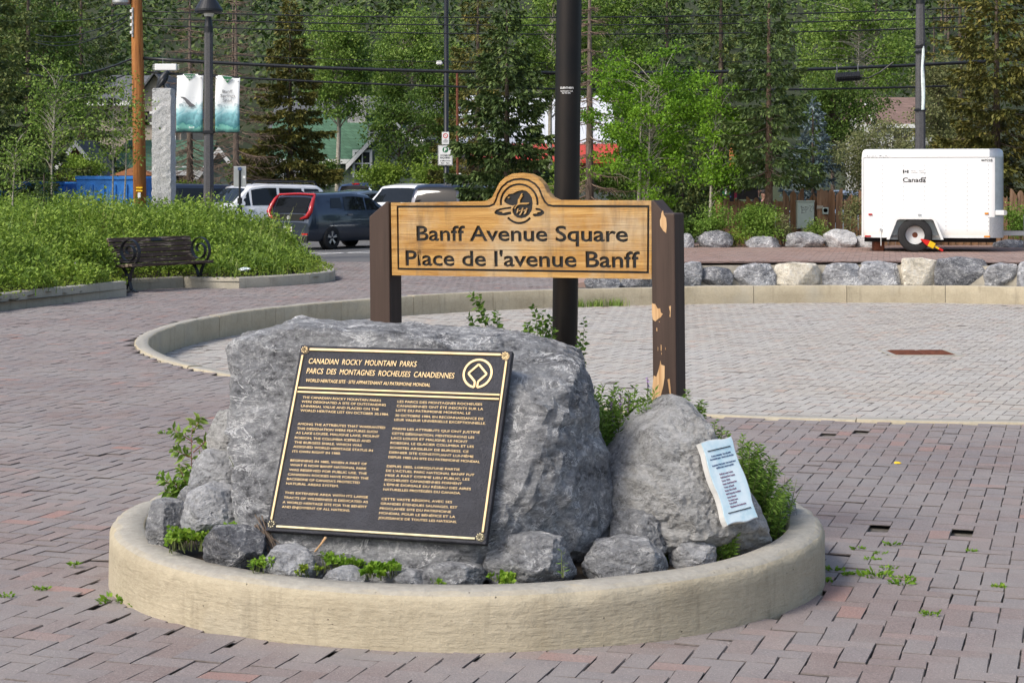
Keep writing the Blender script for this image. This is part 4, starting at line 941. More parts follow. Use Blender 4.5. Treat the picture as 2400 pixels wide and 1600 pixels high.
for sx in (-1, 1):
    xx = sx * (bl - .13)
    sp = []
    for k in range(64):
        t_ = k / 63; a = R(-100) + t_ * R(700); r_ = .215 * (1 - t_) ** .8 + .035
        sp.append((xx, -.06 - r_ * math.cos(a) * 1.05, .66 + r_ * math.sin(a)))
    flat_bar([(xx, -.19, .44), (xx, -.12, .42)] + sp, .06, .012, 'armrest', bench, M['black_metal'])
    flat_bar([(xx, -.16, .42), (xx, -.10, .30), (xx, -.07, .17), (xx, -.11, .05), (xx, -.24, .006)], .065, .014, 'leg', bench, M['black_metal'])
    flat_bar([(xx, .10, .42), (xx, .0, .30), (xx, -.04, .17), (xx, .02, .05), (xx, .20, .006)], .065, .014, 'leg', bench, M['black_metal'])
    flat_bar([(xx, .14, .40), (xx, .20, .52), (xx, .335, .86)], .05, .012, 'back_support', bench, M['black_metal'])
    MB().box((xx, -.03, .40), (.06, .30, .014)).obj('seat_bracket', M['black_metal'], bench)

# litter
M['paper'] = plain('paper', (.72, .80, .84), .7, var=.1, scale=30)
def crumpled(name, label, loc, s, mat, seed, cat='litter'):
    u, f = ico(2); r_ = np.random.default_rng(seed); V = u * np.array([s, s * .7, s * .35]) * (1 + .35 * r_.normal(size=(len(u), 1)).clip(-1, 1))
    return tag(link(name, mesh_np(name, V, f), mat, None, loc), label, cat)
crumpled('crumpled_paper', 'crumpled pale paper scrap on the grass right of the bench', (-4.62, 30.3, .30), .09, M['paper'], 3)
o = crumpled('fallen_petal', 'small yellow leaf lying on the brick paving at right', (*G(2104, 1087)[:2], .006), .022, M['lf_yellow'], 5, 'leaf')

# ------------------------------------------------------------------ granite pillar with a raven, posts, banners
t = NT('speckled_granite').set(.9, 0, .3); n = t.noise(38, 8, .85, dist=.5); n2 = t.voro(60)
t.col(t.ramp(n, [(.36, (.12, .12, .125)), (.46, (.45, .45, .455)), (.58, (.74, .74, .74))])); t.bump(n, .9, .03); M['granite'] = t.m
gp = P(384, 480, 38); pil = thing('stone_pillar', 'square rough-cut grey granite pillar standing in the planting bed', 'pillar', (gp[0], 38, .1))
zt = P(384, 211, 38)[2] - .1
mb = MB(); r0 = np.random.default_rng(2); rows = []
for i in range(41):
    z = zt * i / 40; w = .215 - .012 * i / 40
    rows.append([(x * w + r0.normal(0, .006), y * w + r0.normal(0, .006), z) for x, y in ((-1, -1), (-.5, -1.02), (0, -1), (.5, -1.02), (1, -1), (1.02, 0), (1, 1), (0, 1.02), (-1, 1), (-1.02, 0))])
mb.grid(rows, True); mb.f.append(tuple(range(400, 410))); mb.obj('shaft', M['granite'], pil, rot=(0, 0, R(-4)))
MB().box((0, 0, zt + .012), (.40, .40, .03)).obj('cap', M['granite'], pil, bevel=.01)
# raven
rv = thing('raven_statue', 'black raven figure perched on top of the granite pillar', 'statue', (gp[0] - .01, 38, .1 + zt + .027), R(20))
MB().tube([(-.16, .02, -.06), (-.12, .02, .03), (-.075, .01, .10), (-.03, 0, .17), (.01, 0, .235), (.04, 0, .29), (.07, -.01, .335), (.105, -.02, .35), (.125, -.02, .345)], [.018, .035, .07, .098, .10, .082, .066, .052, .03], 16).obj('body', M['black_metal'], rv, smooth=True)
MB().tube([(.115, -.02, .35), (.16, -.03, .34), (.205, -.04, .315)], [.028, .02, .004], 10).obj('beak', M['black_metal'], rv, smooth=True)
for s in (-1, 1):
    MB().tube([(.0, s * .04, .12), (.015, s * .045, .05), (.03, s * .045, .004)], [.022, .011, .014], 8).obj('leg', M['black_metal'], rv)
    MB().tube([(.03, s * .075, .25), (-.02, s * .10, .17), (-.09, s * .075, .06), (-.15, s * .03, -.03)], [.03, .045, .035, .008], 10).obj('wing', M['black_metal'], rv, smooth=True)

def skin_body(name, verts, edges, radii, mat, parent, loc=(0, 0, 0), rot=None, sub=2, root=0):
    me = bpy.data.meshes.new(name); me.from_pydata(verts, edges, []); o = link(name, me, mat, parent, loc, rot)
    o.modifiers.new('skin', 'SKIN'); lay = me.skin_vertices[0].data
    for i, r in enumerate(radii): lay[i].radius = r if hasattr(r, '__len__') else (r, r)
    lay[root].use_root = True
    sm = o.modifiers.new('sub', 'SUBSURF'); sm.levels = sub; sm.render_levels = sub
    dg = bpy.context.evaluated_depsgraph_get(); m2 = bpy.data.meshes.new_from_object(o.evaluated_get(dg)); o.modifiers.clear(); o.data = m2
    m2.polygons.foreach_set('use_smooth', np.ones(len(m2.polygons), bool)); m2.materials.clear(); m2.materials.append(mat)
    return o
def banner_mat(name, seed):
    t = NT(name).set(.6, 0, .2); s = t.n('SeparateXYZ'); t.L(t.coord('Object'), s.inputs[0])
    n = t.noise(3.4, 5, .6, dist=1.5); n2 = t.noise(9, 4, .6); z = t.math('ADD', s.outputs[2], t.math('MULTIPLY', t.math('SUBTRACT', n, .5), .5))
    base = t.ramp(t.math('DIVIDE', z, 1.34), [(.10, (.16, .42, .36)), (.125, (.05, .20, .22)), (.30, (.25, .52, .57)), (.42, (.60, .78, .80)), (.52, (.84, .87, .88)), (1, (.86, .88, .88))])
    c = t.mix(t.math('MULTIPLY', t.ramp(n2, [(.50, 0), (.66, .6)]), t.ramp(t.math('DIVIDE', s.outputs[2], 1.34), [(.5, 1), (.62, 0)])), base, (.10, .20, .24))
    t.col(c); return t.m
def lamp_post(name, label, px, D, w, pxtop, base=0.0, head=True):
    p = P(px, 480, D); o = thing(name, label, 'lamp post', (p[0], D, base)); ztop = P(px, pxtop, D)[2] - base
    k = w / 2; oct_ = [(k, k * .45), (k * .45, k), (-k * .45, k), (-k, k * .45), (-k, -k * .45), (-k * .45, -k), (k * .45, -k), (k, -k * .45)]
    MB().grid([[(x * s, y * s, z) for x, y in oct_] for z, s in ((0, 1.12), (ztop * .3, 1.04), (ztop, .86))], True).obj('post', M['grey_post'], o)
    MB().lathe([(k * .95, ztop - .02), (k * .95, ztop + .12), (k * .62, ztop + .30), (k * .5, ztop + .62), (k * .9, ztop + .64), (k * .9, ztop + .66)], 20).obj('post_cap', M['black_metal'], o)
    if head:
        MB().lathe([(.055, ztop + .42), (.30, ztop + .46), (.33, ztop + .47), (.33, ztop + .52), (.10, ztop + .88), (.09, ztop + 1.25)], 32).obj('lamp_shade', M['black_metal'], o)
        MB().lathe([(.02, ztop + .34), (.10, ztop + .36), (.13, ztop + .45)], 20).obj('lens', M['white_trim'], o)
    return o, ztop
lp, zt1 = lamp_post('lamp_post', 'grey street lamp post carrying two printed banners', 489, 41, .215, 75)
def banner(parent, name, label, x0, x1, zb, zt_, sag, mat, text, seed):
    rows = []; r0 = random.Random(seed)
    for i in range(15):
        v = i / 14; rows.append([(x0 + (x1 - x0) * u / 8 + .012 * math.sin(v * 5 + seed) * (1 - v), -.02 + .02 * math.sin(u * .9 + v * 4 + seed), zt_ + (zb - zt_) * v + sag * u / 8 * (1 - v)) for u in range(9)])
    zc = zb; o = MB().grid([[(x - x0, y, z - zb) for x, y, z in r] for r in rows]).obj(name, mat, parent, smooth=True, loc=(x0, 0, zb))
    sd = o.modifiers.new('thick', 'SOLIDIFY'); sd.thickness = .003
    h = zt_ - zb; w = x1 - x0
    MB().prism([(w * .27, h - .005), (w * .5, h - .16), (w * .73, h - .005)], -.045, -.048, lambda x, y, z: (x, z, y + sag * x / w)).obj('print_triangle', M['green_sign'], o)
    for tx, xx, zz, hh, ww, mt in text: link('print_line', text_mesh(tx, hh, w * ww, .001), mt, o, (w * xx, -.05, h * zz))
    for (bx, bz) in ((.06, .06), (.94, .06), (.06, .93), (.94, .93)): MB().box((w * bx, -.045, h * bz + sag * bx), (.02, .01, .02)).obj('grommet', M['black'], o)
    return o
z0, z1 = P(0, 309, 41)[2], P(0, 174, 41)[2]
M['banner_a'] = banner_mat('banner_print_dipper', 1); M['banner_b'] = banner_mat('banner_print_snail', 2)
ba = banner(lp, 'banner', 'bird banner', P(414, 0, 41)[0] - lp.location.x, P(476, 0, 41)[0] - lp.location.x, z0, z1, 0, M['banner_a'], [("SPECIES AT", .33, .945, .04, .34, M['white_print']), ("RISK", .43, .90, .04, .15, M['white_print']), ("Banff", .48, .06, .045, .2, M['white_print'])], 1)
# the bird printed on it: a flat dark silhouette
hw = 62 * .01
MB().prism([(x * .01, 1.33 - y * .0101) for x, y in ((8, 51), (14, 51), (20, 52), (24, 55), (30, 60), (36, 66), (40, 68), (46, 73), (38, 72), (34, 74), (28, 74), (30, 71), (24, 66), (20, 59), (14, 54))], -.045, -.047, lambda x, y, z: (x, z, y)).obj('print_bird', M['ink_soft'], ba)
bb = banner(lp, 'banner', 'snail banner', P(505, 0, 41)[0] - lp.location.x, P(562, 0, 41)[0] - lp.location.x, z0 - .01, z1 - .02, -.07, M['banner_b'], [("SPECIES AT", .33, .90, .035, .34, M['white_print']), ("Banff", .30, .685, .075, .42, M['ink_soft']), ("Springs", .22, .61, .075, .60, M['ink_soft']), ("Snail", .31, .53, .075, .38, M['ink_soft'])], 2)
for z, x0, x1 in ((z0 - .01, -.78, .78), (z1 - .01, -.78, -.10), (z1 - .02, .10, .80)): MB().bar((x0, .0, z), (x1, 0, z - (.07 if z == z1 - .02 else 0)), .03, .03).obj('banner_arm', M['black_metal'], lp)
MB().box((0, 0, z0 - .01), (.24, .24, .07)).obj('clamp', M['black_metal'], lp)
lp2, zt2 = lamp_post('lamp_post', 'grey street lamp post with a furled banner behind the trailer', 2157, 39.5, .215, 8, TZ, head=False)
zf0, zf1 = P(0, 258, 39.5)[2] - TZ, P(0, 110, 39.5)[2] - TZ
rows = []
for i in range(13):
    v = i / 12; w = .035 + .015 * math.sin(v * 6); rows.append([(.03 - w + .02 * math.sin(v * 7), -.125, zf0 + (zf1 - zf0) * v), (.03 + .03 * math.sin(v * 9), -.16, zf0 + (zf1 - zf0) * v), (.03 + w, -.125, zf0 + (zf1 - zf0) * v)])
M['banner_c'] = plain('furled_banner', (.66, .76, .74), .6, var=.25, scale=8); MB().grid(rows).obj('furled_banner', M['banner_c'], lp2, smooth=True)
for z in (zf0, zf1, zf1 - .12): MB().box((0, 0, z), (.23, .23, .05)).obj('clamp', M['black_metal'], lp2)
MB().tube([(.0, -.13, zf1 - .02), (.0, -.15, zf1 + .04)], .03, 8).obj('banner_hook', M['black_metal'], lp2)

# slim black lamp standard with parking signs
p = P(1046, 480, 55); std = thing('lamp_standard', 'slim black lamp standard with two parking signs in the car park', 'lamp post', (p[0], 55, 0))
MB().lathe([(.12, 0), (.12, .25), (.078, .3), (.07, 7.9)], 20).obj('shaft', M['black_metal'], std, smooth=True)
cz_ = P(1030, 148, 55); MB().box((cz_[0] - p[0], -.02, cz_[2]), (.20, .16, .12)).obj('camera_housing', M['white'], std, bevel=.04); MB().bar((cz_[0] - p[0], 0, cz_[2]), (0, 0, cz_[2]), .04, .04).obj('camera_arm', M['black_metal'], std)
bp_ = P(1073, 300, 60); bpo = thing('thin_pole', 'thin reddish-brown pole just right of the slim black lamp standard', 'pole', (bp_[0], 60, 0)); MB().tube([(0, 0, 0), (-.02, 0, P(0, 172, 60)[2])], .045, 8).obj('shaft', M['rust'], bpo)
def sheet(parent, name, x0, y0, x1, y1, D, mat, lines, yoff=-.10, rz=0, back=True):
    a, b = P(x0, y1, D), P(x1, y0, D); w, h = b[0] - a[0], b[2] - a[2]
    o = MB().box((w / 2, 0, h / 2), (w, .02, h)).obj(name, mat, parent, loc=(a[0] - parent.location.x, yoff, a[2] - parent.location.z), bevel=.008)
    for tx, xx, zz, hh, ww, mt in lines: link('print_line', text_mesh(tx, hh * h, ww * w, .001, .02), mt, o, (xx * w, -.0125, zz * h))
    return o, w, h
sg, w, h = sheet(std, 'parking_sign', 1027, 341, 1061, 388, 55, M['white_trim'], [("PAYMENT", .17, .46, .085, .66, M['ink']), ("REQUIRED", .15, .34, .085, .70, M['ink']), ("In Effect From", .15, .20, .065, .70, M['ink']), ("8am - 8pm", .20, .09, .065, .6, M['ink'])])
MB().lathe([(.001, .002), (.20 * w, .002), (.20 * w, 0)], 28, axis='y').obj('print_disc', M['green_sign'], sg, loc=(w * .5, -.0115, h * .78)); link('print_letter', text_mesh("P", h * .17, None, .001, .04), M['white_print'], sg, (w * .42, -.0145, h * .70))
MB().grid([[(x, -.0105, z) for x, z in ((k_ * w, k_ * w), (w - k_ * w, k_ * w), (w - k_ * w, h - k_ * w), (k_ * w, h - k_ * w), (k_ * w, k_ * w))] for k_ in (.03, .06)]).obj('print_border', M['ink_soft'], sg)
sg, w, h = sheet(std, 'rule_sign', 1036, 310, 1053, 339, 55, M['white_trim'], [("NO", .35, .36, .07, .3, M['ink_soft']), ("OVERNIGHT", .15, .26, .06, .7, M['ink_soft']), ("PARKING", .2, .16, .06, .6, M['ink_soft'])])
MB().lathe([(.20 * w * 1.2, .001), (.30 * w * 1.15, .001), (.30 * w * 1.15, 0)], 28, axis='y', cap=False).obj('print_ring', M['red_print'], sg, loc=(w * .5, -.0115, h * .70)); MB().box((0, 0, 0), (.5 * w, .003, .05 * w), m=Matrix.Rotation(R(40), 3, 'Y')).obj('print_bar', M['red_print'], sg, loc=(w * .5, -.013, h * .70))

p = P(1074, 425, 62); ns_ = thing('no_parking_sign', 'small white no-parking sign on a post behind the parked cars', 'sign', (p[0], 62, 0))
MB().tube([(0, 0, 0), (0, 0, p[2] + .1)], .03, 8).obj('post', M['galv'], ns_)
sg, w, h = sheet(ns_, 'sign_plate', 1069, 406, 1081, 424, 62, M['white_trim'], [("RESERVED", .15, .12, .09, .7, M['ink_soft'])], -.05)
MB().lathe([(.22 * w, .001), (.32 * w, .001), (.32 * w, 0)], 24, axis='y', cap=False).obj('print_ring', M['red_print'], sg, loc=(w * .5, -.0115, h * .66)); link('print_letter', text_mesh("P", h * .22, None, .001, .03), M['ink'], sg, (w * .42, -.0125, h * .56))
p = P(562, 440, 37.5); sp_ = thing('street_sign', 'grey back of a parking sign on a black post beside the bed', 'sign', (p[0], 37.5, 0))
MB().tube([(0, 0, 0), (0, 0, P(0, 392, 37.5)[2])], .024, 8).obj('post', M['black_metal'], sp_)
MB().box((0, .02, (P(0, 390, 37.5)[2] + P(0, 438, 37.5)[2]) / 2), (.27, .012, .44)).obj('sign_plate', M['galv'], sp_, bevel=.02)
MB().box((0, -.03, P(0, 396, 37.5)[2]), (.08, .006, .06)).obj('sticker', M['ink_blue'], sp_); MB().box((.09, .012, P(0, 415, 37.5)[2]), (.05, .005, .05)).obj('sticker', M['white_print'], sp_)
for dz in (468, 486): MB().lathe([(.052, 0), (.052, .13)], 12).obj('post_sleeve', M['black_metal'], sp_, loc=(0, 0, P(0, dz, 37.5)[2] - .09))
MB().lathe([(.054, 0), (.054, .03)], 12).obj('green_band', M['green_sign'], sp_, loc=(0, 0, P(0, 484, 37.5)[2]))

# ------------------------------------------------------------------ utility pole, transformer, cables
up = P(327, 470, 45); upo = thing('utility_pole', 'orange-brown wooden utility pole with a grey transformer', 'utility pole', (up[0] + .03, 45, 0))
xt = P(319, 0, 45)[0] - upo.location.x
MB().tube([(0, 0, 0), (xt * .5, 0, 4), (xt, 0, 7.2), (xt * 1.15, 0, 8.6)], [.175, .158, .14, .135], 20).obj('pole', M['pole_wood'], upo, smooth=True)
z = P(0, 12, 45)[2]; xq = xt - .36
MB().lathe([(.05, z), (.22, z + .01), (.235, z + .05), (.235, z + 1.0), (.2, z + 1.05)], 28).obj('transformer', M['galv'], upo, loc=(xq, -.05, 0), smooth=False)
for i, yy in enumerate((28, 44, 60, 78)):
    zz = P(0, yy, 45)[2]; MB().box((xt - .09, -.15, zz), (.06, .08, .075)).obj('insulator', M['white_trim'], upo, bevel=.01)
MB().box((xt - .06, -.15, P(0, 54, 45)[2]), (.04, .03, .75)).obj('rack', M['galv'], upo)
for zz in (P(0, 440, 45)[2], P(0, 447, 45)[2]): MB().box((0, -.16, zz), (.16, .05, .035)).obj('tag_plate', M['yellow_paint'], upo)
MB().box((.0, -.17, P(0, 458, 45)[2]), (.07, .03, .14)).obj('notice', M['white_trim'], upo)
def cable(name, label, pts, r, mat='black', cat='cable', group='overhead cables', n=6):
    return tag(MB().tube(pts, r, n).obj(name, M[mat], smooth=True), label, cat, group)
def span(a, b, sag, n=30): 
    a, b = np.array(a, float), np.array(b, float); return [tuple(a + (b - a) * t_ - np.array([0, 0, 4 * sag * t_ * (1 - t_)])) for t_ in np.linspace(0, 1, n)]
def wire_px(pts, D, n=14):
    xs = np.array([p_[0] for p_ in pts], float); ys = np.array([p_[1] for p_ in pts], float); q = np.polyfit(xs, ys, min(2, len(pts) - 1)); xx = np.linspace(xs.min(), xs.max(), n * 2)
    return [tuple(P(x, np.polyval(q, x), D)) for x in xx]
for i, (pts, r, lab) in enumerate((([(322, 26), (1200, 43), (2280, 16), (2600, 4)], .016, 'topmost thin overhead wire crossing above the trees'), ([(322, 42), (1200, 61), (2280, 37), (2600, 26)], .016, 'second thin overhead wire below the topmost one'), ([(322, 58), (1200, 82), (2280, 60), (2600, 50)], .016, 'third thin overhead wire above the thick cable'), ([(330, 119), (1200, 150), (2280, 122), (2600, 112)], .008, 'faint thin wire just above the thick twisted cable'),
    ([(330, 137), (760, 158), (1200, 172), (1800, 166), (2280, 144), (2600, 126)], .042, 'thick twisted black cable strung across the scene'), ([(335, 168), (760, 193), (1200, 208), (1860, 209), (2280, 199), (2600, 188)], .028, 'lower black cable under the thick twisted one'))):
    cable('overhead_cable', lab, wire_px(pts, 45.0), r, n=8 if r > .03 else 5)
for i, (a, b, sag, r, lab) in enumerate((((300, 30), (92, 50), .08, .011, 'upper wire running left from the utility pole'), ((305, 34), (85, 82), .25, .014, 'second wire sagging left from the utility pole'), ((300, 46), (80, 98), .35, .014, 'third wire sagging left from the utility pole'), ((306, 60), (88, 96), .2, .010, 'fourth wire running left from the utility pole'), ((312, 137), (55, 172), .25, .030, 'thick cable leaving the utility pole to the left'), ((312, 168), (140, 186), .2, .018, 'lower cable leaving the utility pole to the left'))):
    cable('service_wire', lab, span(P(*a, 45), P(b[0], b[1], 52), sag, 16), r)
sx = thing('cable_splice', 'white splice box hanging from the cable above the pillar', 'splice box', tuple(P(389, 158, 44.9)))
MB().box((0, 0, 0), (.56, .13, .17)).obj('case', M['white'], sx, bevel=.02)
for s in (-1, 1):
    for k in range(3): MB().tube([(s * .28, 0, -.05 + k * .05), (s * .34, 0, -.05 + k * .05)], .012, 6).obj('gland', M['galv'], sx)
MB().tube([(-.08, 0, .085), (-.08, 0, .24)], .006, 5).obj('hanger', M['galv'], sx)
sx = thing('cable_splice', 'black ribbed splice case hanging from the cable before the green tree', 'splice box', tuple(P(1989, 181, 44.9)))
MB().tube([(-.33, 0, -.01), (.28, 0, .03)], .115, 14).obj('case', M['black'], sx)
for k in range(14): MB().lathe([(.118, -.008), (.125, 0), (.118, .008)], 14, axis='x').obj('rib', M['black'], sx, loc=(-.30 + k * .042, 0, -.008 + k * .0028), rot=(0, R(-4), 0))
for xx in (-.30, .24): MB().tube([(xx, 0, .1), (xx, 0, .30 + .03 * (xx > 0))], .01, 5).obj('hanger', M['galv'], sx)
MB().tube([(.28, 0, -.02), (.5, 0, -.03), (.8, 0, .12), (1.15, 0, .38)], .022, 6).obj('tail_cable', M['black'], sx)
# ------------------------------------------------------------------ cargo trailer on the terrace
TD = 35.9
TRZ = R(-11.5); tx0 = P(2020, 0, TD)[0]
tpl = Plane((tx0, TD, TZ), (math.cos(TRZ), math.sin(TRZ), 0), (0, 0, 1), (math.sin(TRZ), -math.cos(TRZ), 0)); tl = float(tpl.uv(2342, 450)[0])
trailer = thing('cargo_trailer', 'white enclosed cargo trailer with a single side wheel', 'trailer', (tx0, TD, TZ), TRZ)
ztop, zbot = float(tpl.uv(2020, 350)[1]), float(tpl.uv(2020, 556)[1]); TWD = 1.75
t = NT('trailer_white').set(.32, 0, .5, .3); n = t.noise(1.2, 4); c = t.ramp(n, [(.3, (.76, .77, .77)), (.7, (.83, .83, .82))]); sep = t.n('SeparateXYZ'); t.L(t.coord('Object'), sep.inputs[0])
c = t.mix(t.ramp(t.math('ADD', sep.outputs[2], t.math('MULTIPLY', t.noise(7, 4), .1)), [(.36, .6), (.52, 0)]), c, (.62, .55, .42)); t.col(c); M['trailer_white'] = t.m
M['diamond'] = plain('diamond_plate', (.5, .51, .52), .35, .8, var=.2, scale=60, bump=.8, bscale=70)
M['trailer_grey'] = plain('trailer_nose_grey', (.36, .42, .46), .35, .5, var=.15)
rc = .24; nosew = .30
# plan outline: straight back, rounded front corners
def plan(inset_=0):
    pts = [(inset_, inset_)]; xr = tl + .10
    for k in range(9): a = R(-90 + 90 * k / 8); pts.append((xr - nosew + (nosew - inset_) * math.cos(a), nosew + (nosew - inset_) * math.sin(a)))
    for k in range(9): a = R(90 * k / 8); pts.append((xr - nosew + (nosew - inset_) * math.cos(a), TWD - nosew + (nosew - inset_) * math.sin(a)))
    return pts + [(inset_, TWD - inset_)]
pl0 = plan(); zr = ztop - .16
rows = [[(x, y, z) for x, y in plan(i_)] for z, i_ in ((zbot, 0), (zr, 0), (ztop - .06, .012), (ztop - .02, .035), (ztop, .08))]
mb = MB().grid(rows, True); k = len(rows[0]); mb.f.append(tuple(range(4 * k, 5 * k))); mb.f.append(tuple(range(k))[::-1])
o = mb.obj('body', M['trailer_white'], trailer); smooth_angle(o, 30)
# nose cap and rounded grey corner, slightly proud
rows = [[(x + .004, y - .004, z) for x, y in pl0[3:10]] for z in (zbot + .42, zr)]; MB().grid(rows).obj('nose_corner', M['trailer_grey'], trailer, smooth=True)
rows = [[(x + .006, y - .005, z) for x, y in pl0[1:12]] for z in (zbot, zbot + .42)]; MB().grid(rows).obj('stone_guard', M['diamond'], trailer, smooth=True)
rows = [[(x + (1 - i_ * 3) * .008, y - .008, z) for x, y in plan(i_)[1:10]] for z, i_ in ((zr - .01, 0), (ztop - .06, .012), (ztop - .02, .035), (ztop + .004, .08))]; MB().grid(rows).obj('nose_cap', M['galv'], trailer, smooth=True)
MB().box((tl / 2 - .1, -.006, zr), (tl - .2, .012, .022)).obj('roof_rail', M['white_trim'], trailer)
MB().box((tl / 2 - .05, -.006, zbot + .02), (tl - .28, .012, .05)).obj('sill_trim', M['white_trim'], trailer); MB().box((.015, -.006, (zbot + zr) / 2), (.04, .014, zr - zbot)).obj('corner_trim', M['white_trim'], trailer)
mb = MB()
for i in range(1, 7):
    for j in range(16):
        if i == 3 and j < 3: continue
        mb.box((tl * i / 6.5, -.002, zbot + .15 + j * .088), (.012, .006, .012))
mb.obj('rivet_rows', M['ink_soft'], trailer)['kind'] = 'stuff'
for x, z, m, w in ((.17, zbot + .47, 'red_lens', .075), (.12, zbot + .022, 'red_lens', .12), (tl - .25, zbot + .495, 'amber', .075), (tl - .24, zbot + .028, 'amber', .12), (1.15, zbot + .465, 'galv', .08)): MB().box((x, -.014, z), (w, .024, .034)).obj('marker_light', M[m], trailer, bevel=.006)
def tpx(x, y): return tuple(map(float, tpl.uv(x, y)))
for tx, a, b, cap, mt, sl in (("Airdrie Trailer", (2028, 370), (2087, 370), 5.5, 'ink', .25), ("469225", (2299, 378.5), (2326, 378.5), 5.5, 'ink', 0), ("Canada", (2116, 427), (2170, 427), 11, 'ink', 0), ("Parks      Parcs", (2136, 402), (2165, 402), 2.2, 'ink_soft', 0), ("Canada   Canada", (2136, 406), (2170, 406), 2.2, 'ink_soft', 0)):
    (xa, za), (xb, _) = tpx(*a), tpx(*b); link('lettering', text_mesh(tx, cap * TD / F, xb - xa, .001, .022 if cap > 4 else 0, sl), M[mt], trailer, (xa, -.0015, za))
def flag(px, py, w, h):
    x, z = tpx(px, py); s = TD / F; fl = MB().box((x + w * s * .13, -.002, z), (w * s * .26, .002, h * s)).box((x + w * s * .87, -.002, z), (w * s * .26, .002, h * s))
    leaf = [(0, -.5), (.06, -.2), (.3, -.25), (.25, -.1), (.45, .1), (.3, .15), (.3, .3), (.12, .2), (.15, .4), (0, .5)]; leaf = leaf + [(-a, b) for a, b in leaf[::-1][1:-1]]
    fl.prism([(x + w * s * .5 + a * h * s * .85, z + b * h * s * .85) for a, b in leaf], -.001, -.003, lambda p, q, r: (p, r, q)).obj('flag_mark', M['ink'], trailer)
flag(2116, 402.5, 13, 7); flag(2162, 417.0, 8, 3.6)
# fender, wheel, axle
wx, wz = float(tpl.uv(2144, 551)[0]), .345; wr = .345
arch = [(-.56, .0), (-.40, .42), (-.34, .455), (.34, .455), (.40, .42), (.56, .0)]; arch_i = [(.51, .0), (.36, .39), (.32, .41), (-.32, .41), (-.36, .39), (-.51, .0)]
MB().prism([(wx + a, wz + .0 + b - .09) for a, b in arch + arch_i], -.30, -.005, lambda x, z, y: (x, y, z)).obj('fender', M['white_trim'], trailer)
MB().prism([(wx + a * .93, wz + b * .97 - .1) for a, b in arch], -.012, -.004, lambda x, z, y: (x, y, z)).obj('wheel_well', M['trailer_grey'], trailer)
def wheel(parent, loc, r, w, hub='alloy', spokes=5, name='wheel', face=-1):
    """a wheel whose outer face looks along local -y"""
    wo = link(name, MB().lathe([(r * .60, w / 2), (r * .90, w / 2), (r * .985, w * .42), (r, w * .25), (r, -w * .25), (r * .985, -w * .42), (r * .90, -w / 2), (r * .62, -w / 2), (r * .62, -w * .3)][::-1], 36, axis='y', cap=False).mesh('tyre', True), M['rubber'], parent, loc, (0, 0, 0 if face < 0 else math.pi))
    wo.data.name = 'tyre'
    rim = MB().lathe([(r * .63, -w * .47), (r * .60, -w * .50), (r * .56, -w * .42), (r * .55, -w * .12), (.02, -w * .12)], 32, axis='y', cap=False)
    rm = rim.obj('rim', M[hub], wo, smooth=False); smooth_angle(rm, 35)
    if spokes:
        for k in range(spokes):
            a = 2 * math.pi * k / spokes + .3; q = MB()
            for da in (-.13, .13): q.bar((r * .12 * math.cos(a), -w * .36, r * .12 * math.sin(a)), (r * .58 * math.cos(a + da), -w * .40, r * .58 * math.sin(a + da)), r * .09, w * .12, (0, -1, 0))
            q.obj('spoke', M[hub], wo)
        MB().lathe([(.02, -w * .45), (r * .14, -w * .43), (r * .16, -w * .2)], 16, axis='y').obj('hub_cap', M[hub], wo)
    return wo
tw_ = wheel(trailer, (wx, -.17, wr), wr, .22, 'white_trim', 0)
MB().lathe([(r_, y) for r_, y in ((.012, -.11), (.05, -.10), (.06, -.03), (.05, -.02))], 16, axis='y').obj('hub_cap', M['rust'], tw_)
MB().lathe([(.07, -.055), (.15, -.06), (.185, -.085), (.19, -.03)], 28, axis='y', cap=False).obj('disc', M['white_trim'], tw_)
for k in range(10): a = 2 * math.pi * k / 10; MB().lathe([(.004, -.078), (.021, -.077), (.021, -.06)], 10, axis='y').obj('vent_hole', M['dark'], tw_, loc=(.142 * math.cos(a), 0, .142 * math.sin(a)))
wheel(trailer, (wx, TWD + .12, wr), wr, .22, 'white_trim', 0, face=1)
MB().tube([(wx, -.1, wr), (wx, TWD, wr)], .04, 8).obj('axle', M['dark'], trailer); MB().box((tl / 2, TWD / 2, zbot - .05), (tl - .1, TWD - .3, .09)).obj('chassis', M['dark'], trailer)
hx = tl + .08
MB().bar((hx - .3, .45, zbot + .08), (hx + 1.0, TWD / 2 - .05, zbot + .08), .06, .09).obj('drawbar', M['galv'], trailer); MB().bar((hx - .3, TWD - .45, zbot + .08), (hx + 1.0, TWD / 2 + .05, zbot + .08), .06, .09).obj('drawbar', M['galv'], trailer)
MB().tube([(hx + .5, TWD / 2, 0), (hx + .5, TWD / 2, .75)], .035, 10).obj('jack', M['galv'], trailer)
MB().box((.38, -.012, zbot + .15), (.035, .03, .06)).obj('stay_bracket', M['galv'], trailer); MB().tube([(.38, -.02, zbot + .14), (.385, -.03, .12)], .008, 6).obj('stay', M['white_trim'], trailer)
q = MB().lathe([(.02, -.04), (.05, -.045), (.055, .0)], 16, axis='y'); q.obj('lock_hasp', M['galv'], trailer, loc=(hx + .02, -.02, zbot + .51)); MB().box((hx - .07, -.014, zbot + .51), (.17, .02, .10)).obj('hasp_plate', M['white_trim'], trailer, bevel=.02)
sk = P(2060, 575, TD); MB().box((.33, .35, .14), (.22, .25, .28), rz=.2).obj('support_block', M['rust'], trailer, bevel=.03)
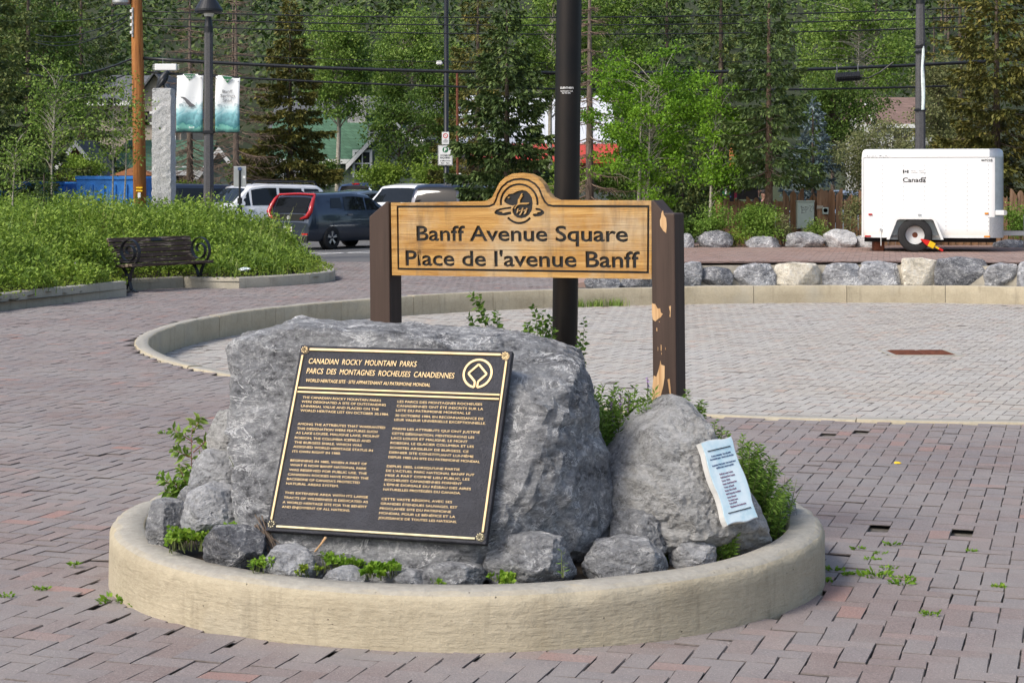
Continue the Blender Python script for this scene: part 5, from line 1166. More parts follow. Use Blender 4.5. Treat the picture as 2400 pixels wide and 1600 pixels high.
# wheel clamp
cl = thing('wheel_clamp', 'red and yellow wheel clamp locked on the trailer wheel', 'wheel clamp', (tx0 + wx * math.cos(TRZ), TD + wx * math.sin(TRZ) - .33, TZ))
CD = cl.location.y; a, b = P(2159, 561, CD), P(2210, 589, CD); rel = lambda v_: (v_[0] - cl.location.x, 0, max(.03, v_[2] - TZ))
A_, B_ = np.array(rel(a)), np.array(rel(b)); L1 = A_ + (B_ - A_) * .34; L2 = A_ + (B_ - A_) * .60
MB().prism([(A_[0], A_[2] + .015), (L1[0] + .035, L1[2] + .05), (L1[0] - .035, L1[2] - .055), (A_[0] - .012, A_[2] - .01)], -.03, .03, lambda x, z, y: (x, y, z)).obj('wedge', M['red_paint'], cl, bevel=.006)
MB().bar(tuple(L1), tuple(L2), .075, .12).obj('lock_body', M['yellow_paint'], cl, bevel=.01); MB().bar(tuple(L2), tuple(A_ + (B_ - A_) * .82), .035, .035).obj('arm', M['yellow_paint'], cl); MB().bar(tuple(A_ + (B_ - A_) * .80), tuple(B_), .045, .045).obj('arm_end', M['red_paint'], cl, bevel=.01)

# ------------------------------------------------------------------ picket fence and what stands along it
t = NT('fence_wood').set(.85, 0, .2); v = t.mapped((9, 9, .9)); n = t.noise(1.8, 6, .7, vec=v); oi = t.n('ObjectInfo').outputs['Random']
c = t.ramp(n, [(.3, (.06, .036, .023)), (.5, (.21, .13, .08)), (.72, (.34, .235, .16))]); c = t.mix(t.math('MULTIPLY', oi, .55), c, (.31, .155, .065)); c = t.mix(t.ramp(t.noise(2, 3), [(.5, 0), (.75, .5)]), c, (.15, .13, .115)); t.col(c); t.bump(n, .6, .01); M['fence_wood'] = t.m
fy = 39.9; fx0 = P(1684, 0, fy)[0]; fx1 = 13.6; fence = thing('picket_fence', 'brown board picket fence with wavy cut tops behind the boulders', 'fence', (fx0, fy, TZ))
n_p = int((fx1 - fx0) / .172); r0 = random.Random(6); base_h = P(0, 455, fy)[2] - TZ
pm = []
for k in range(5):
    prof = [(-.075, 0), (.075, 0)] + [(.075 - .15 * i / 8, 1 + .07 * math.sin(i / 8 * math.pi + k * 1.25) + .03 * math.sin(k * 2.1)) for i in range(9)]
    pm.append(MB().prism(prof, -.011, .011, lambda x, z, y: (x, y, z)).mesh('picket'))
for i in range(n_p):
    o = link('picket', pm[i % 5], M['fence_wood'], fence, (i * .172, r0.uniform(-.006, .006), 0), (r0.uniform(-.02, .02), r0.uniform(-.02, .02), 0)); o.scale = (r0.uniform(.9, 1.08), 1, base_h * r0.uniform(.97, 1.03) * (.89 if i < 9 else 1))
for z in (.3, .95): MB().box(((fx1 - fx0) / 2, .04, z), (fx1 - fx0 + .1, .05, .09)).obj('rail', M['fence_wood'], fence)
for i in range(6): MB().box((i * 2.0 + .2, .10, base_h * .48), (.1, .1, base_h * .95)).obj('fence_post', M['fence_wood'], fence)
M['cabinet'] = plain('cabinet_green_grey', (.33, .40, .36), .5, var=.08)
def fpx(x, y, D): q = P(x, y, D); return q
ca = fpx(1868, 536, 39.6); cb = fpx(1908, 473, 39.6); cab = thing('utility_cabinet', 'grey-green metal utility cabinet with scribbled graffiti on the fence', 'cabinet', ((ca[0] + cb[0]) / 2, 39.62, TZ))
cz0, cz1, cw = ca[2] - TZ, cb[2] - TZ, cb[0] - ca[0]
MB().box((0, .05, (cz0 + cz1) / 2), (cw, .20, cz1 - cz0)).obj('case', M['cabinet'], cab, bevel=.01); MB().box((0, -.058, (cz0 + cz1) / 2), (cw * .95, .012, (cz1 - cz0) * .96)).obj('door', M['cabinet'], cab, bevel=.006); MB().box((0, .04, cz1 + .015), (cw * 1.04, .25, .03)).obj('lid', M['cabinet'], cab)
g = [[(-.10, .52), (-.085, .40), (-.095, .34)], [(-.12, .5), (-.05, .47), (-.02, .42), (-.10, .42)], [(-.10, .36), (-.03, .36)], [(.0, .5), (.0, .36)], [(-.02, .50), (.06, .48), (.03, .43), (.0, .43)], [(.07, .52), (.13, .5), (.1, .44), (.09, .40), (.14, .38)], [(.15, .53), (.175, .47), (.155, .42)]]
mb = MB()
for s in g: mb.tube([(x, -.066, cz0 + z) for x, z in s], .005, 4)
mb.obj('graffiti', M['ink_soft'], cab); MB().box((-cw * .05, .08, (cz0) / 2), (.12, .10, cz0)).obj('conduit_stand', M['galv'], cab)
for k in (-.03, .10): MB().box((k, -.02, cz0 - .07), (.09, .08, .11)).obj('junction_box', M['mortar'], cab)
ma = fpx(1922, 492, 39.6); mtb = thing('meter_box', 'small grey meter box on a backboard right of the cabinet', 'meter box', (ma[0] + .06, 39.66, TZ))
MB().box((0, 0, .62), (.24, .03, 1.25)).obj('backboard', M['fence_wood'], mtb); MB().box((.06, -.05, ma[2] - TZ - .02), (.135, .08, .16)).obj('box', M['cabinet'], mtb, bevel=.01); MB().lathe([(.004, -.03), (.045, -.025), (.05, 0)], 16, axis='y').obj('dial', M['white_trim'], mtb, loc=(.06, -.09, ma[2] - TZ - .01)); MB().box((-.06, -.03, ma[2] - TZ + .06), (.14, .05, .07)).obj('conduit_box', M['mortar'], mtb)
# parking pay station with solar panel, notice board
ps = P(1715, 450, 43.5); pay = thing('pay_station', 'dark parking pay station with solar panel and green P disc', 'pay station', (ps[0], 43.5, 0)); zz = lambda y_: P(0, y_, 43.5)[2]
M['maroon'] = plain('maroon', (.11, .012, .03), .4)
MB().box((-.12, 0, zz(452) / 2 + .5), (.32, .30, zz(436) - 0.2)).obj('cabinet', M['black'], pay, bevel=.02); MB().box((.095, -.02, zz(450)), (.10, .28, .30)).obj('side_panel', M['maroon'], pay); MB().box((.10, 0, .5), (.06, .06, 1.0)).obj('pedestal', M['galv'], pay)
MB().lathe([(.004, -.012), (.105, -.01), (.105, 0)], 28, axis='y').obj('parking_disc', M['green_sign'], pay, loc=(-.15, -.155, zz(449))); link('print_letter', text_mesh("P", .12, None, .001, .05), M['white_print'], pay, (-.19, -.169, zz(449) - .06))
MB().box((.22, -.1, zz(449)), (.13, .12, .05)).obj('receipt_slot', M['white_trim'], pay); MB().box((-.06, -.155, zz(461)), (.05, .01, .03)).obj('screen', M['ink_blue'], pay)
MB().box((.02, 0, zz(417) + .0), (.50, .46, .03), m=Matrix.Rotation(R(30), 3, 'Y') @ Matrix.Rotation(R(12), 3, 'X')).obj('solar_panel', M['galv'], pay); MB().box((.055, -.008, zz(417) + .018), (.40, .40, .012), m=Matrix.Rotation(R(30), 3, 'Y') @ Matrix.Rotation(R(12), 3, 'X')).obj('solar_cells', M['glass'], pay); MB().tube([(0, 0, zz(437)), (0, 0, zz(418))], .03, 8).obj('mast', M['black'], pay)
ib = P(1752, 450, 42.6); nb_ = thing('notice_board', 'dark notice board with a white paper beside the pay station', 'notice board', (ib[0], 42.6, 0)); zz2 = lambda y_: P(0, y_, 42.6)[2]
MB().box((0, 0, zz2(452)), (.42, .05, .32)).obj('panel', M['dark'], nb_); MB().box((0, 0, zz2(436)), (.50, .14, .03)).obj('canopy', M['black'], nb_); MB().box((-.15, -.03, zz2(443)), (.06, .006, .08)).obj('paper', M['white_trim'], nb_)
for s in (-1, 1): MB().box((s * .23, 0, zz2(440) / 2), (.05, .05, zz2(440))).obj('post', M['black'], nb_)
is_ = P(1714, 408, 46); ifs = thing('information_sign', 'small brown sign with white lettering behind the pay station', 'sign', (is_[0], 46, 0)); MB().box((0, 0, is_[2]), (.26, .03, .26)).obj('plate', M['post_brown'], ifs)
for i, tx in enumerate(("PUBLIC PARKING", "Stationnement")): link('print_line', text_mesh(tx, .025, .19, .001, .02), M['white_print'], ifs, (-.10, -.018, is_[2] + .03 - i * .05))
MB().tube([(0, .03, 0), (0, .03, is_[2])], .03, 8).obj('post', M['galv'], ifs)
ob = P(1716, 385, 48); opst = thing('marker_post', 'orange wooden pole among the trees behind the pay station', 'pole', (ob[0], 48, 0)); MB().lathe([(.085, 0), (.08, 1.5), (.075, P(0, 335, 48)[2])], 14).obj('post', M['pole_wood'], opst, smooth=True)

# ------------------------------------------------------------------ people walking behind the fence
M['skin'] = plain('skin', (.42, .24, .17), .6, var=.05); M['hair'] = plain('dark_hair', (.02, .015, .012), .7); M['cloth_a'] = plain('dark_jacket', (.03, .03, .035), .9); M['cloth_b'] = plain('pink_top', (.55, .30, .30), .9); M['denim'] = plain('denim', (.06, .08, .13), .9)
def person(label, x, y, h, rz, top, legs, hair):
    s = h / 1.75; o = thing('person', label, 'person', (x, y, 0), rz)
    V = [(0, 0, .95), (0, 0, 1.15), (0, .01, 1.38), (0, 0, 1.47), (0, -.01, 1.53), (0, -.02, 1.60), (0, -.02, 1.68), (.17, .01, 1.40), (.23, .02, 1.15), (.22, -.10, .92), (-.17, .01, 1.40), (-.23, .02, 1.15), (-.22, -.06, .92), (.09, 0, .90), (.10, -.06, .50), (.10, .06, .08), (.10, -.08, .04), (-.09, 0, .90), (-.10, .10, .50), (-.10, .18, .10), (-.10, .06, .05), (.22, -.14, .84), (-.22, -.10, .84)]
    Ed = [(0, 1), (1, 2), (2, 3), (3, 4), (4, 5), (5, 6), (2, 7), (7, 8), (8, 9), (9, 21), (2, 10), (10, 11), (11, 12), (12, 22), (0, 13), (13, 14), (14, 15), (15, 16), (0, 17), (17, 18), (18, 19), (19, 20)]
    rad = [(.15, .11), (.14, .10), (.15, .10), .06, .055, .085, .075, .065, .05, .035, .065, .05, .035, .085, .065, .045, .04, .085, .065, .045, .04, .03, .03]
    b = skin_body('body', [(a * s, c_ * s, d * s) for a, c_, d in V], Ed, [tuple(q * s for q in r) if hasattr(r, '__len__') else r * s for r in rad], top, o)
    b.data.materials.append(M['skin']); b.data.materials.append(legs)
    cz = np.array([p_.center.z for p_ in b.data.polygons]) / s; cx_ = np.array([abs(p_.center.x) for p_ in b.data.polygons]) / s
    b.data.polygons.foreach_set('material_index', np.where(cz > 1.475, 1, np.where((cz < .93) & (cx_ < .19), 2, np.where((cz < .93), 1, 0))).astype(np.int32))
    u, f = ico(3); hv = u * np.array([.098, .11, .115]); keep = (hv[:, 2] > -.02) | (hv[:, 1] > .03); hf = f[keep[f].all(1)]
    link('hair', mesh_np('hair', (hv + np.array([0, .0, 1.665])) * s, hf, True), hair, o)
    for e_ in (-1, 1): link('ear', mesh_np('ear', (ico(1)[0] * np.array([.012, .02, .032]) + np.array([e_ * .088, -.01, 1.625])) * s, ico(1)[1], True), M['skin'], o)
    link('nose', mesh_np('nose', (ico(1)[0] * np.array([.014, .022, .025]) + np.array([0, -.108, 1.625])) * s, ico(1)[1], True), M['skin'], o)
pp = P(1774, 445, 47); person('person in a dark cap and jacket walking behind the fence', pp[0], 47, 1.76, R(60), M['cloth_a'], M['denim'], M['black'])
pp = P(1791, 452, 47.8); person('person with dark hair and a pink top behind the fence', pp[0], 47.8, 1.66, R(-50), M['cloth_b'], M['denim'], M['hair'])
# ------------------------------------------------------------------ parked cars
class Car:
    """x forward, y left, z up; lofted shell with glass panels laid on it"""
    def __init__(s, L, W, H, prof, belt, roof=.80, low=.22):
        s.L, s.W, s.H, s.prof, s.belt, s.roof, s.low = L, W, H, prof, belt, roof, low
        s.px = [p[0] for p in prof]; s.pz = [p[1] for p in prof]
    def zt(s, x):
        e = .06; return float(np.mean([np.interp(x + d, s.px, s.pz) for d in (-e, -e / 2, 0, e / 2, e)]))
    def zb(s, x): return min(s.belt + .02 * x / s.L, s.zt(x) - .03)
    def w(s, x):
        t_ = abs(2 * x / s.L); return s.W / 2 * (1 - .05 * t_ ** 4 - .09 * max(0, t_ - .88) / .12)
    def sec(s, x):
        w, zt, zb, lo = s.w(x), s.zt(x), s.zb(x), s.low + .05 * max(0, abs(2 * x / s.L) - .8) / .2
        g = min(1, max(0, (zt - zb) / .5)); a = .955 + (s.roof - .955) * g
        return [(0, lo), (w * .86, lo), (w * .97, lo + .10), (w, lo + .30), (w * .99, zb - .10), (w * .955, zb), (w * a, zt - .02 - .055 * g), (w * a * .90, zt - .006 - .012 * g), (w * .4, zt + .012), (0, zt + .016)]
    def shell(s, mat, parent):
        xs = np.unique(np.concatenate([np.linspace(-s.L / 2, s.L / 2, 34), s.px])); rows = []
        for x in xs:
            q = s.sec(x); rows.append([(x, -y, z) for y, z in q] + [(x, y, z) for y, z in q[::-1][1:]])
        mb = MB().grid(rows); k = len(rows[0]); e = len(mb.v) - k; mb.f += [tuple(range(k)), tuple(range(e, e + k))[::-1]]
        o = mb.obj('body', mat, parent); return smooth_angle(o, 38)
    def side(s, side, x0, x1, parent, a0=.10, a1=.90, slant0=0.0, slant1=0.0, name='side_window', mat=None, off=.008):
        rows = []
        for v in np.linspace(a0, a1, 5):
            r = []
            for u in np.linspace(0, 1, 7):
                x = (x0 + slant0 * v) * (1 - u) + (x1 + slant1 * v) * u; q = s.sec(x); y = q[5][0] + (q[6][0] - q[5][0]) * v; z = q[5][1] + (q[6][1] - q[5][1]) * v
                r.append((x, side * (y + off), z + off * .3))
            rows.append(r)
        return MB().grid(rows).obj(name, mat or M['glass'], parent, smooth=True)
    def top(s, x0, x1, parent, name, k=.93, mat=None, off=.010, sgn=1):
        rows = []
        for x in np.linspace(x0, x1, 7):
            q = s.sec(x); r = []
            for u in np.linspace(-1, 1, 9):
                y = u * q[7][0] * k; z = np.interp(abs(y), [0, q[8][0], q[7][0]], [q[9][1], q[8][1], q[7][1]]); r.append((x + sgn * off * .8, y, z + off))
            rows.append(r)
        return MB().grid(rows).obj(name, mat or M['glass'], parent, smooth=True)
    def wheels(s, parent, fx, rx, r, spokes=5):
        for x in (fx, rx):
            for sd in (-1, 1):
                y = sd * (s.w(x) - .10)
                MB().lathe([(.01, -.10), (r * 1.10, -.10), (r * 1.12, .0)], 32, axis='y').obj('wheel_arch', M['dark'], parent, loc=(x, sd * (s.w(x) - .094), r * 1.02), rot=(0, 0, 0 if sd < 0 else math.pi))
                wheel(parent, (x, sd * (s.w(x) - .085), r), r, .21, 'alloy', spokes, face=-1 if sd < 0 else 1)
    def lamps(s, parent, x, y, z, w, h, mat, name, d=.03):
        for sd in (-1, 1): MB().box((x, sd * y, z), (d, w, h)).obj(name, M[mat], parent, bevel=.012)
def heading(dx, dy): return math.atan2(dy, dx)
def car_at(name, label, px, py_base, D, rz, spec, paint, **kw):
    p = P(px, 0, D); o = thing(name, label, kw.get('cat', 'car'), (p[0], D, 0), rz, 'cars parked in the car park'); c = Car(*spec); c.shell(M[paint], o); return o, c
SUV = (5.0, 1.98, 1.86, [(-2.5, .62), (-2.46, 1.12), (-2.25, 1.70), (-2.0, 1.83), (0, 1.87), (.55, 1.80), (1.25, 1.20), (1.4, 1.13), (2.3, 1.02), (2.46, .86), (2.5, .6)], 1.13, .80, .28)
HATCH = (4.2, 1.80, 1.60, [(-2.1, .55), (-2.08, 1.02), (-1.98, 1.18), (-1.80, 1.50), (-1.6, 1.565), (-.2, 1.60), (.45, 1.53), (1.15, 1.07), (1.3, 1.02), (1.95, .90), (2.08, .72), (2.1, .5)], 1.06, .82, .22)
CROSS = (4.55, 1.85, 1.66, [(-2.27, .6), (-2.22, 1.0), (-2.02, 1.20), (-1.55, 1.60), (-.3, 1.66), (.3, 1.60), (1.1, 1.08), (1.25, 1.03), (2.1, .92), (2.24, .74), (2.27, .5)], 1.06, .80, .24)
SEDAN = (4.7, 1.82, 1.47, [(-2.35, .55), (-2.3, .93), (-1.75, 1.02), (-1.65, 1.06), (-.85, 1.43), (0, 1.47), (.35, 1.43), (1.1, 1.0), (1.25, .95), (2.2, .80), (2.33, .66), (2.35, .45)], .97, .78, .2)
PICK = (5.9, 2.02, 1.95, [(-2.95, .7), (-2.93, 1.20), (-.95, 1.21), (-.90, 1.24), (-.72, 1.86), (-.5, 1.93), (.6, 1.95), (.95, 1.88), (1.55, 1.30), (1.7, 1.24), (2.75, 1.12), (2.92, .95), (2.95, .6)], 1.26, .80, .4)
def glaze_suv(c, o, a=(-2.15, -1.0), rear=True):
    for sd in (-1, 1):
        c.side(sd, .62, 1.12, o, slant0=.0, slant1=-.50, a0=.06); c.side(sd, -.40, .55, o, slant1=-.02, a0=.06); c.side(sd, -1.35, -.50, o, a0=.06) ; c.side(sd, -2.12, -1.45, o, slant0=.12, a0=.06)
    c.top(.66, 1.22, o, 'windshield', .95); c.top(-2.42, -2.2, o, 'rear_window', .90, sgn=-1)
# white SUV, nose towards the left
o, c = car_at('parked_car', 'white sport utility vehicle with black roof rails facing left', 592, 0, 57, heading(-.78, -.62), SUV, 'car_white')
glaze_suv(c, o); c.wheels(o, 1.52, -1.45, .39); c.lamps(o, 2.44, .72, .93, .34, .16, 'alloy', 'headlight'); c.lamps(o, -2.47, .82, 1.05, .2, .36, 'red_lens', 'tail_light')
for sd in (-1, 1):
    MB().tube([(-2.0, sd * .70, 1.83), (-1.9, sd * .70, 1.93), (.25, sd * .70, 1.96), (.45, sd * .70, 1.86)], .028, 8).obj('roof_rail', M['black'], o); MB().tube([(1.0, sd * .95, 1.20), (1.0, sd * 1.13, 1.24)], [.05, .09], 10).obj('mirror', M['car_white'], o)
    for xh in (-.35, .60): MB().box((xh, sd * 1.0, 1.02), (.2, .04, .04)).obj('door_handle', M['car_white'], o)
for xb in (-1.5, -.2): MB().bar((xb, -.70, 1.955), (xb, .70, 1.955), .06, .03).obj('roof_bar', M['black'], o)
MB().box((2.49, 0, .72), (.03, 1.0, .3)).obj('grille', M['dark'], o)
# slate-blue hatchback seen from behind
o, c = car_at('parked_car', 'dark slate-blue hatchback with red wraparound tail lights, nearest car', 796, 0, 50.6, heading(.60, .80), HATCH, 'car_navy')
for sd in (-1, 1):
    c.side(sd, .22, .95, o, slant1=-.52, a0=.08); c.side(sd, -.72, .15, o, a0=.08, slant0=.02); c.side(sd, -1.30, -.82, o, slant0=.10, a0=.22, a1=.85)
    MB().tube([(.82, sd * .88, 1.10), (.82, sd * 1.05, 1.14)], [.04, .08], 10).obj('mirror', M['car_navy'], o)
    for xh in (-.55, .35): MB().box((xh, sd * .905, .97), (.18, .04, .035)).obj('door_handle', M['car_navy'], o)
    # tail light: a red band climbing the edge of the tailgate
    MB().tube([(-2.10, sd * .45, .86), (-2.115, sd * .70, .92), (-2.07, sd * .80, 1.06), (-1.99, sd * .775, 1.22), (-1.88, sd * .74, 1.40), (-1.78, sd * .70, 1.51)], [.03, .055, .07, .065, .05, .035], 10).obj('tail_light', M['red_lens'], o, smooth=True)
    MB().box((-2.10, sd * .62, .43), (.03, .22, .06)).obj('reflector', M['red_lens'], o)
MB().tube([(-1.76, -.70, 1.535), (-1.74, 0, 1.56), (-1.76, .70, 1.535)], .03, 8).obj('brake_light', M['red_lens'], o)
c.top(-2.04, -1.83, o, 'rear_window', .92, off=.016, sgn=-1, mat=M['glass_tint']); MB().box((-2.10, 0, .90), (.02, 1.15, .20)).obj('tailgate_panel', M['car_black'], o, bevel=.02)
MB().box((-2.115, 0, .30), (.05, 1.5, .22)).obj('rear_bumper', M['car_black'], o, bevel=.03); MB().box((-2.12, .02, .56), (.02, .34, .16)).obj('licence_plate', M['white_trim'], o); MB().box((-2.133, .02, .56), (.005, .26, .07)).obj('plate_number', M['red_print'], o)
MB().lathe([(.05, -.002), (.058, -.004), (.058, 0)], 20, axis='x').obj('badge', M['alloy'], o, loc=(-2.112, 0, .90)); link('badge_letters', text_mesh("KIA", .03, .075, .002, .02), M['alloy'], o, (-2.116, .037, .885), (0, 0, R(-90)))
MB().tube([(-1.5, 0, 1.575), (-1.68, 0, 1.68)], [.03, .005], 6).obj('roof_fin', M['black'], o); c.wheels(o, 1.3, -1.28, .325)
# pickup
o, c = car_at('parked_car', 'dark blue pickup truck seen from behind with tinted rear window', 856, 0, 72, heading(.50, .87), PICK, 'car_blue', cat='truck')
c.top(-.88, -.72, o, 'rear_window', .92, off=.018, sgn=-1, mat=M['glass_tint']); c.top(1.0, 1.52, o, 'windshield', .94)
for sd in (-1, 1): c.side(sd, .42, 1.30, o, slant1=-.45, a0=.06); c.side(sd, -.72, .34, o, a0=.06, slant0=.1)
MB().box((-.66, 0, 1.905), (.05, .35, .05)).obj('brake_light', M['red_lens'], o); c.lamps(o, -2.95, .92, 1.0, .14, .36, 'red_lens', 'tail_light'); c.wheels(o, 1.85, -1.75, .41); MB().box((-1.95, 0, 1.235), (1.9, 1.6, .06)).obj('bed_cover', M['dark'], o)
# others
def plain_car(label, px, D, hd, spec, paint, win, front=True, **kw):
    o, c = car_at('parked_car', label, px, 0, D, hd, spec, paint); L = spec[0]
    (a0, a1), (b0, b1) = win
    for sd in (-1, 1): c.side(sd, (a0 + a1) / 2 - .35, a0 - .05, o, slant1=-.42, a0=.08); c.side(sd, b1 + .25, (a0 + a1) / 2 - .45, o, slant0=.15, a0=.08); MB().tube([(a0 - .15, sd * (c.w(0) - .03), c.belt + .05), (a0 - .15, sd * (c.w(0) + .14), c.belt + .09)], [.04, .08], 8).obj('mirror', M[paint], o)
    c.top(a1 - a1 * 0 - .5 if False else a1, a0, o, 'windshield', .94); c.top(b0, b1, o, 'rear_window', .92, sgn=-1)
    c.lamps(o, L / 2 - .06, .62, .70, .32, .13, 'alloy', 'headlight'); c.lamps(o, -L / 2 + .03, .70, .88, .3, .14, 'red_lens', 'tail_light'); c.wheels(o, L * .30, -L * .30, .33)
    return o, c
plain_car('white crossover facing the camera behind the sign board, left half', 958, 60, heading(-.42, -.91), SUV, 'car_white', ((1.22, .66), (-2.42, -2.2)))
plain_car('silver car between the hatchback and the pickup truck', 822, 64, heading(-.55, -.83), CROSS, 'car_silver', ((1.08, .38), (-1.98, -1.62)))
plain_car('dark blue wagon seen from behind, above the sign board', 1072, 56, heading(.25, .97), SUV, 'car_dark', ((1.22, .66), (-2.42, -2.2)))
plain_car('pale silver car behind the dark wagon by the spruce', 1098, 68, heading(-.3, -.95), SUV, 'car_silver', ((1.22, .66), (-2.42, -2.2)))
plain_car('dark blue car partly hidden by the granite pillar', 402, 59, heading(-.9, -.44), SUV, 'car_dark', ((1.22, .66), (-2.42, -2.2)))
plain_car('white car behind the lamp post left of the white sport utility vehicle', 478, 66, heading(-.75, -.66), SEDAN, 'car_white', ((1.08, .42), (-1.62, -.95)))
plain_car('white hatchback tucked behind the sport utility vehicle', 716, 69, heading(-.8, -.6), SEDAN, 'car_white', ((1.08, .42), (-1.62, -.95)))
plain_car('silver car roof seen over the fence beside the trailer', 1925, 52, heading(-.95, -.3), CROSS, 'car_silver', ((1.08, .38), (-1.98, -1.62)))
# blue waste skips
M['skip_blue'] = plain('skip_blue', (.02, .16, .48), .55, var=.3, scale=4, bump=.2)
def skip(label, x0, x1, y0, y1, D):
    a, b = P(x0, y1, D), P(x1, y0, D); w, h = b[0] - a[0], b[2]; o = thing('waste_skip', label, 'skip', ((a[0] + b[0]) / 2, D, 0), R(-4), 'blue waste skips'); d = 1.9
    for s in (-1, 1): MB().prism([(-w / 2, .25), (w / 2, .25), (w / 2, h), (-w / 2, h)], s * d / 2 - .03, s * d / 2 + .03, lambda x, z, y: (x, y, z)).obj('side_wall', M['skip_blue'], o); MB().box((s * w / 2, 0, h / 2 + .12), (.06, d, h - .25)).obj('end_wall', M['skip_blue'], o); MB().box((0, s * (d / 2 + .02), h), (w + .1, .10, .10)).obj('rim', M['skip_blue'], o); MB().box((0, s * (d / 2 + .02), h * .55), (w, .08, .10)).obj('rib', M['skip_blue'], o)
    for k in range(6): MB().box((-w / 2 + .1 + k * (w - .2) / 5, -d / 2 - .04, h * .5), (.09, .07, h * .8)).obj('rib', M['skip_blue'], o)
    MB().box((0, 0, .2), (w, d, .1)).obj('floor', M['dark'], o); return o
skip('tall blue waste skip behind the utility pole', 203, 352, 417, 480, 54); skip('low blue waste skip at the far left behind the saplings', 18, 172, 430, 480, 55)

# ------------------------------------------------------------------ houses
def shingle(name, c, s=.22):
    t = NT(name).set(.9, 0, .2); b = t.n('TexBrick'); b.inputs['Scale'].default_value = 1; b.inputs['Brick Width'].default_value = .3; b.inputs['Row Height'].default_value = s; b.inputs['Mortar Size'].default_value = .012; b.offset = .5
    sp = t.n('SeparateXYZ'); t.L(t.coord('Object'), sp.inputs[0]); cb = t.n('CombineXYZ'); t.L(t.math('ADD', sp.outputs[0], sp.outputs[1]), cb.inputs[0]); t.L(t.math('MULTIPLY', sp.outputs[2], 1.4), cb.inputs[1]); t.L(cb.outputs[0], b.inputs[0])
    b.inputs['Color1'].default_value = (*sc3(c, .8), 1); b.inputs['Color2'].default_value = (*sc3(c, 1.25), 1); b.inputs['Mortar'].default_value = (*sc3(c, .4), 1)
    t.col(t.mix(.4, b.outputs[0], t.ramp(t.noise(1.5, 5, .7), [(.3, sc3(c, .7)), (.7, sc3(c, 1.3))]))); t.bump(b.outputs[1], .4, .02); return t.m
def siding(name, c, s=.18):
    t = NT(name).set(.8, 0, .2); sp = t.n('SeparateXYZ'); t.L(t.coord('Object'), sp.inputs[0]); f = t.math('FRACT', t.math('DIVIDE', sp.outputs[2], s)); n = t.noise(3, 5)
    t.col(t.mix(t.ramp(f, [(.0, .75), (.12, 0)]), t.ramp(n, [(.3, sc3(c, .9)), (.7, sc3(c, 1.1))]), sc3(c, .45))); t.bump(f, .6, .03); return t.m
M['roof_green'] = shingle('green_shingles', (.075, .15, .10)); M['roof_grey'] = shingle('grey_shingles', (.12, .125, .135)); M['roof_brown'] = shingle('brown_shingles', (.20, .135, .115)); M['roof_wood'] = shingle('cedar_shingles', (.26, .11, .05), .25)
M['wall_green'] = siding('green_siding', (.14, .185, .15)); M['wall_tan'] = siding('tan_siding', (.36, .31, .265)); M['wall_cream'] = siding('cream_siding', (.58, .55, .40)); M['wall_brown'] = siding('brown_siding', (.15, .07, .05)); M['wall_white'] = siding('white_siding', (.62, .62, .60))
t = NT('red_metal_roof').set(.5, 0, .4); sp = t.n('SeparateXYZ'); t.L(t.coord('Object'), sp.inputs[0]); f = t.math('FRACT', t.math('MULTIPLY', sp.outputs[0], 3.0)); t.col(t.mix(t.ramp(f, [(0, .6), (.2, 0)]), (.52, .06, .03), (.22, .02, .012))); M['roof_red'] = t.m
t = NT('white_metal_roof').set(.45, 0, .4); sp = t.n('SeparateXYZ'); t.L(t.coord('Object'), sp.inputs[0]); f = t.math('FRACT', t.math('MULTIPLY', sp.outputs[0], 2.6)); t.col(t.mix(t.ramp(f, [(0, .6), (.15, 0)]), (.60, .62, .66), (.34, .36, .40))); M['roof_white'] = t.m
def gable(o, cx, cy, w, d, h, ridge, wall, roof, along='x', over=.35, trim=True, z0=0.0):
    """a gabled block; the ridge runs along x or y"""
    if along == 'y': 
        pr = [(-w / 2, z0), (w / 2, z0), (w / 2, h), (0, ridge), (-w / 2, h)]; MB().prism(pr, -d / 2, d / 2, lambda x, z, y: (cx + x, cy + y, z)).obj('wall', M[wall], o)
        for s in (-1, 1):
            k = (ridge - h) / (w / 2); a = (s * (w / 2 + over), h - k * over); b = (0, ridge + .0); n_ = .14
            MB().prism([(a[0], a[1] + .02), (b[0], b[1] + .02), (b[0], b[1] + .02 + n_), (a[0], a[1] + .02 + n_)], -d / 2 - over, d / 2 + over, lambda x, z, y: (cx + x, cy + y, z)).obj('roof', M[roof], o)
            if trim: MB().prism([(a[0], a[1] - .12), (b[0], b[1] - .10), (b[0], b[1] + .13), (a[0], a[1] + .13)], -d / 2 - over - .05, -d / 2 - over - .01, lambda x, z, y: (cx + x, cy + y, z)).obj('barge_board', M['white_trim'], o)
    else:
        pr = [(-d / 2, z0), (d / 2, z0), (d / 2, h), (0, ridge), (-d / 2, h)]; MB().prism(pr, -w / 2, w / 2, lambda y, z, x: (cx + x, cy + y, z)).obj('wall', M[wall], o)
        for s in (-1, 1):
            k = (ridge - h) / (d / 2); a = (s * (d / 2 + over), h - k * over); b = (0, ridge)
            MB().prism([(a[0], a[1] + .02), (b[0], b[1] + .02), (b[0], b[1] + .16), (a[0], a[1] + .16)], -w / 2 - over, w / 2 + over, lambda y, z, x: (cx + x, cy + y, z)).obj('roof', M[roof], o)
            if trim and s < 0: MB().box((cx, cy + a[0] - .03, a[1] + .05), (w + 2 * over, .05, .2)).obj('eave_board', M['white_trim'], o)
def window(o, x, y, z, w, h, cross=True):
    f = MB().box((x, y, z), (w + .22, .08, h + .22)).obj('window', M['white_trim'], o); MB().box((x, y - .045, z), (w, .02, h)).obj('pane', M['pane'], f)
    if cross: MB().box((x, y - .06, z), (.05, .02, h)).box((x, y - .062, z), (w, .02, .05)).obj('glazing_bar', M['white_trim'], f)
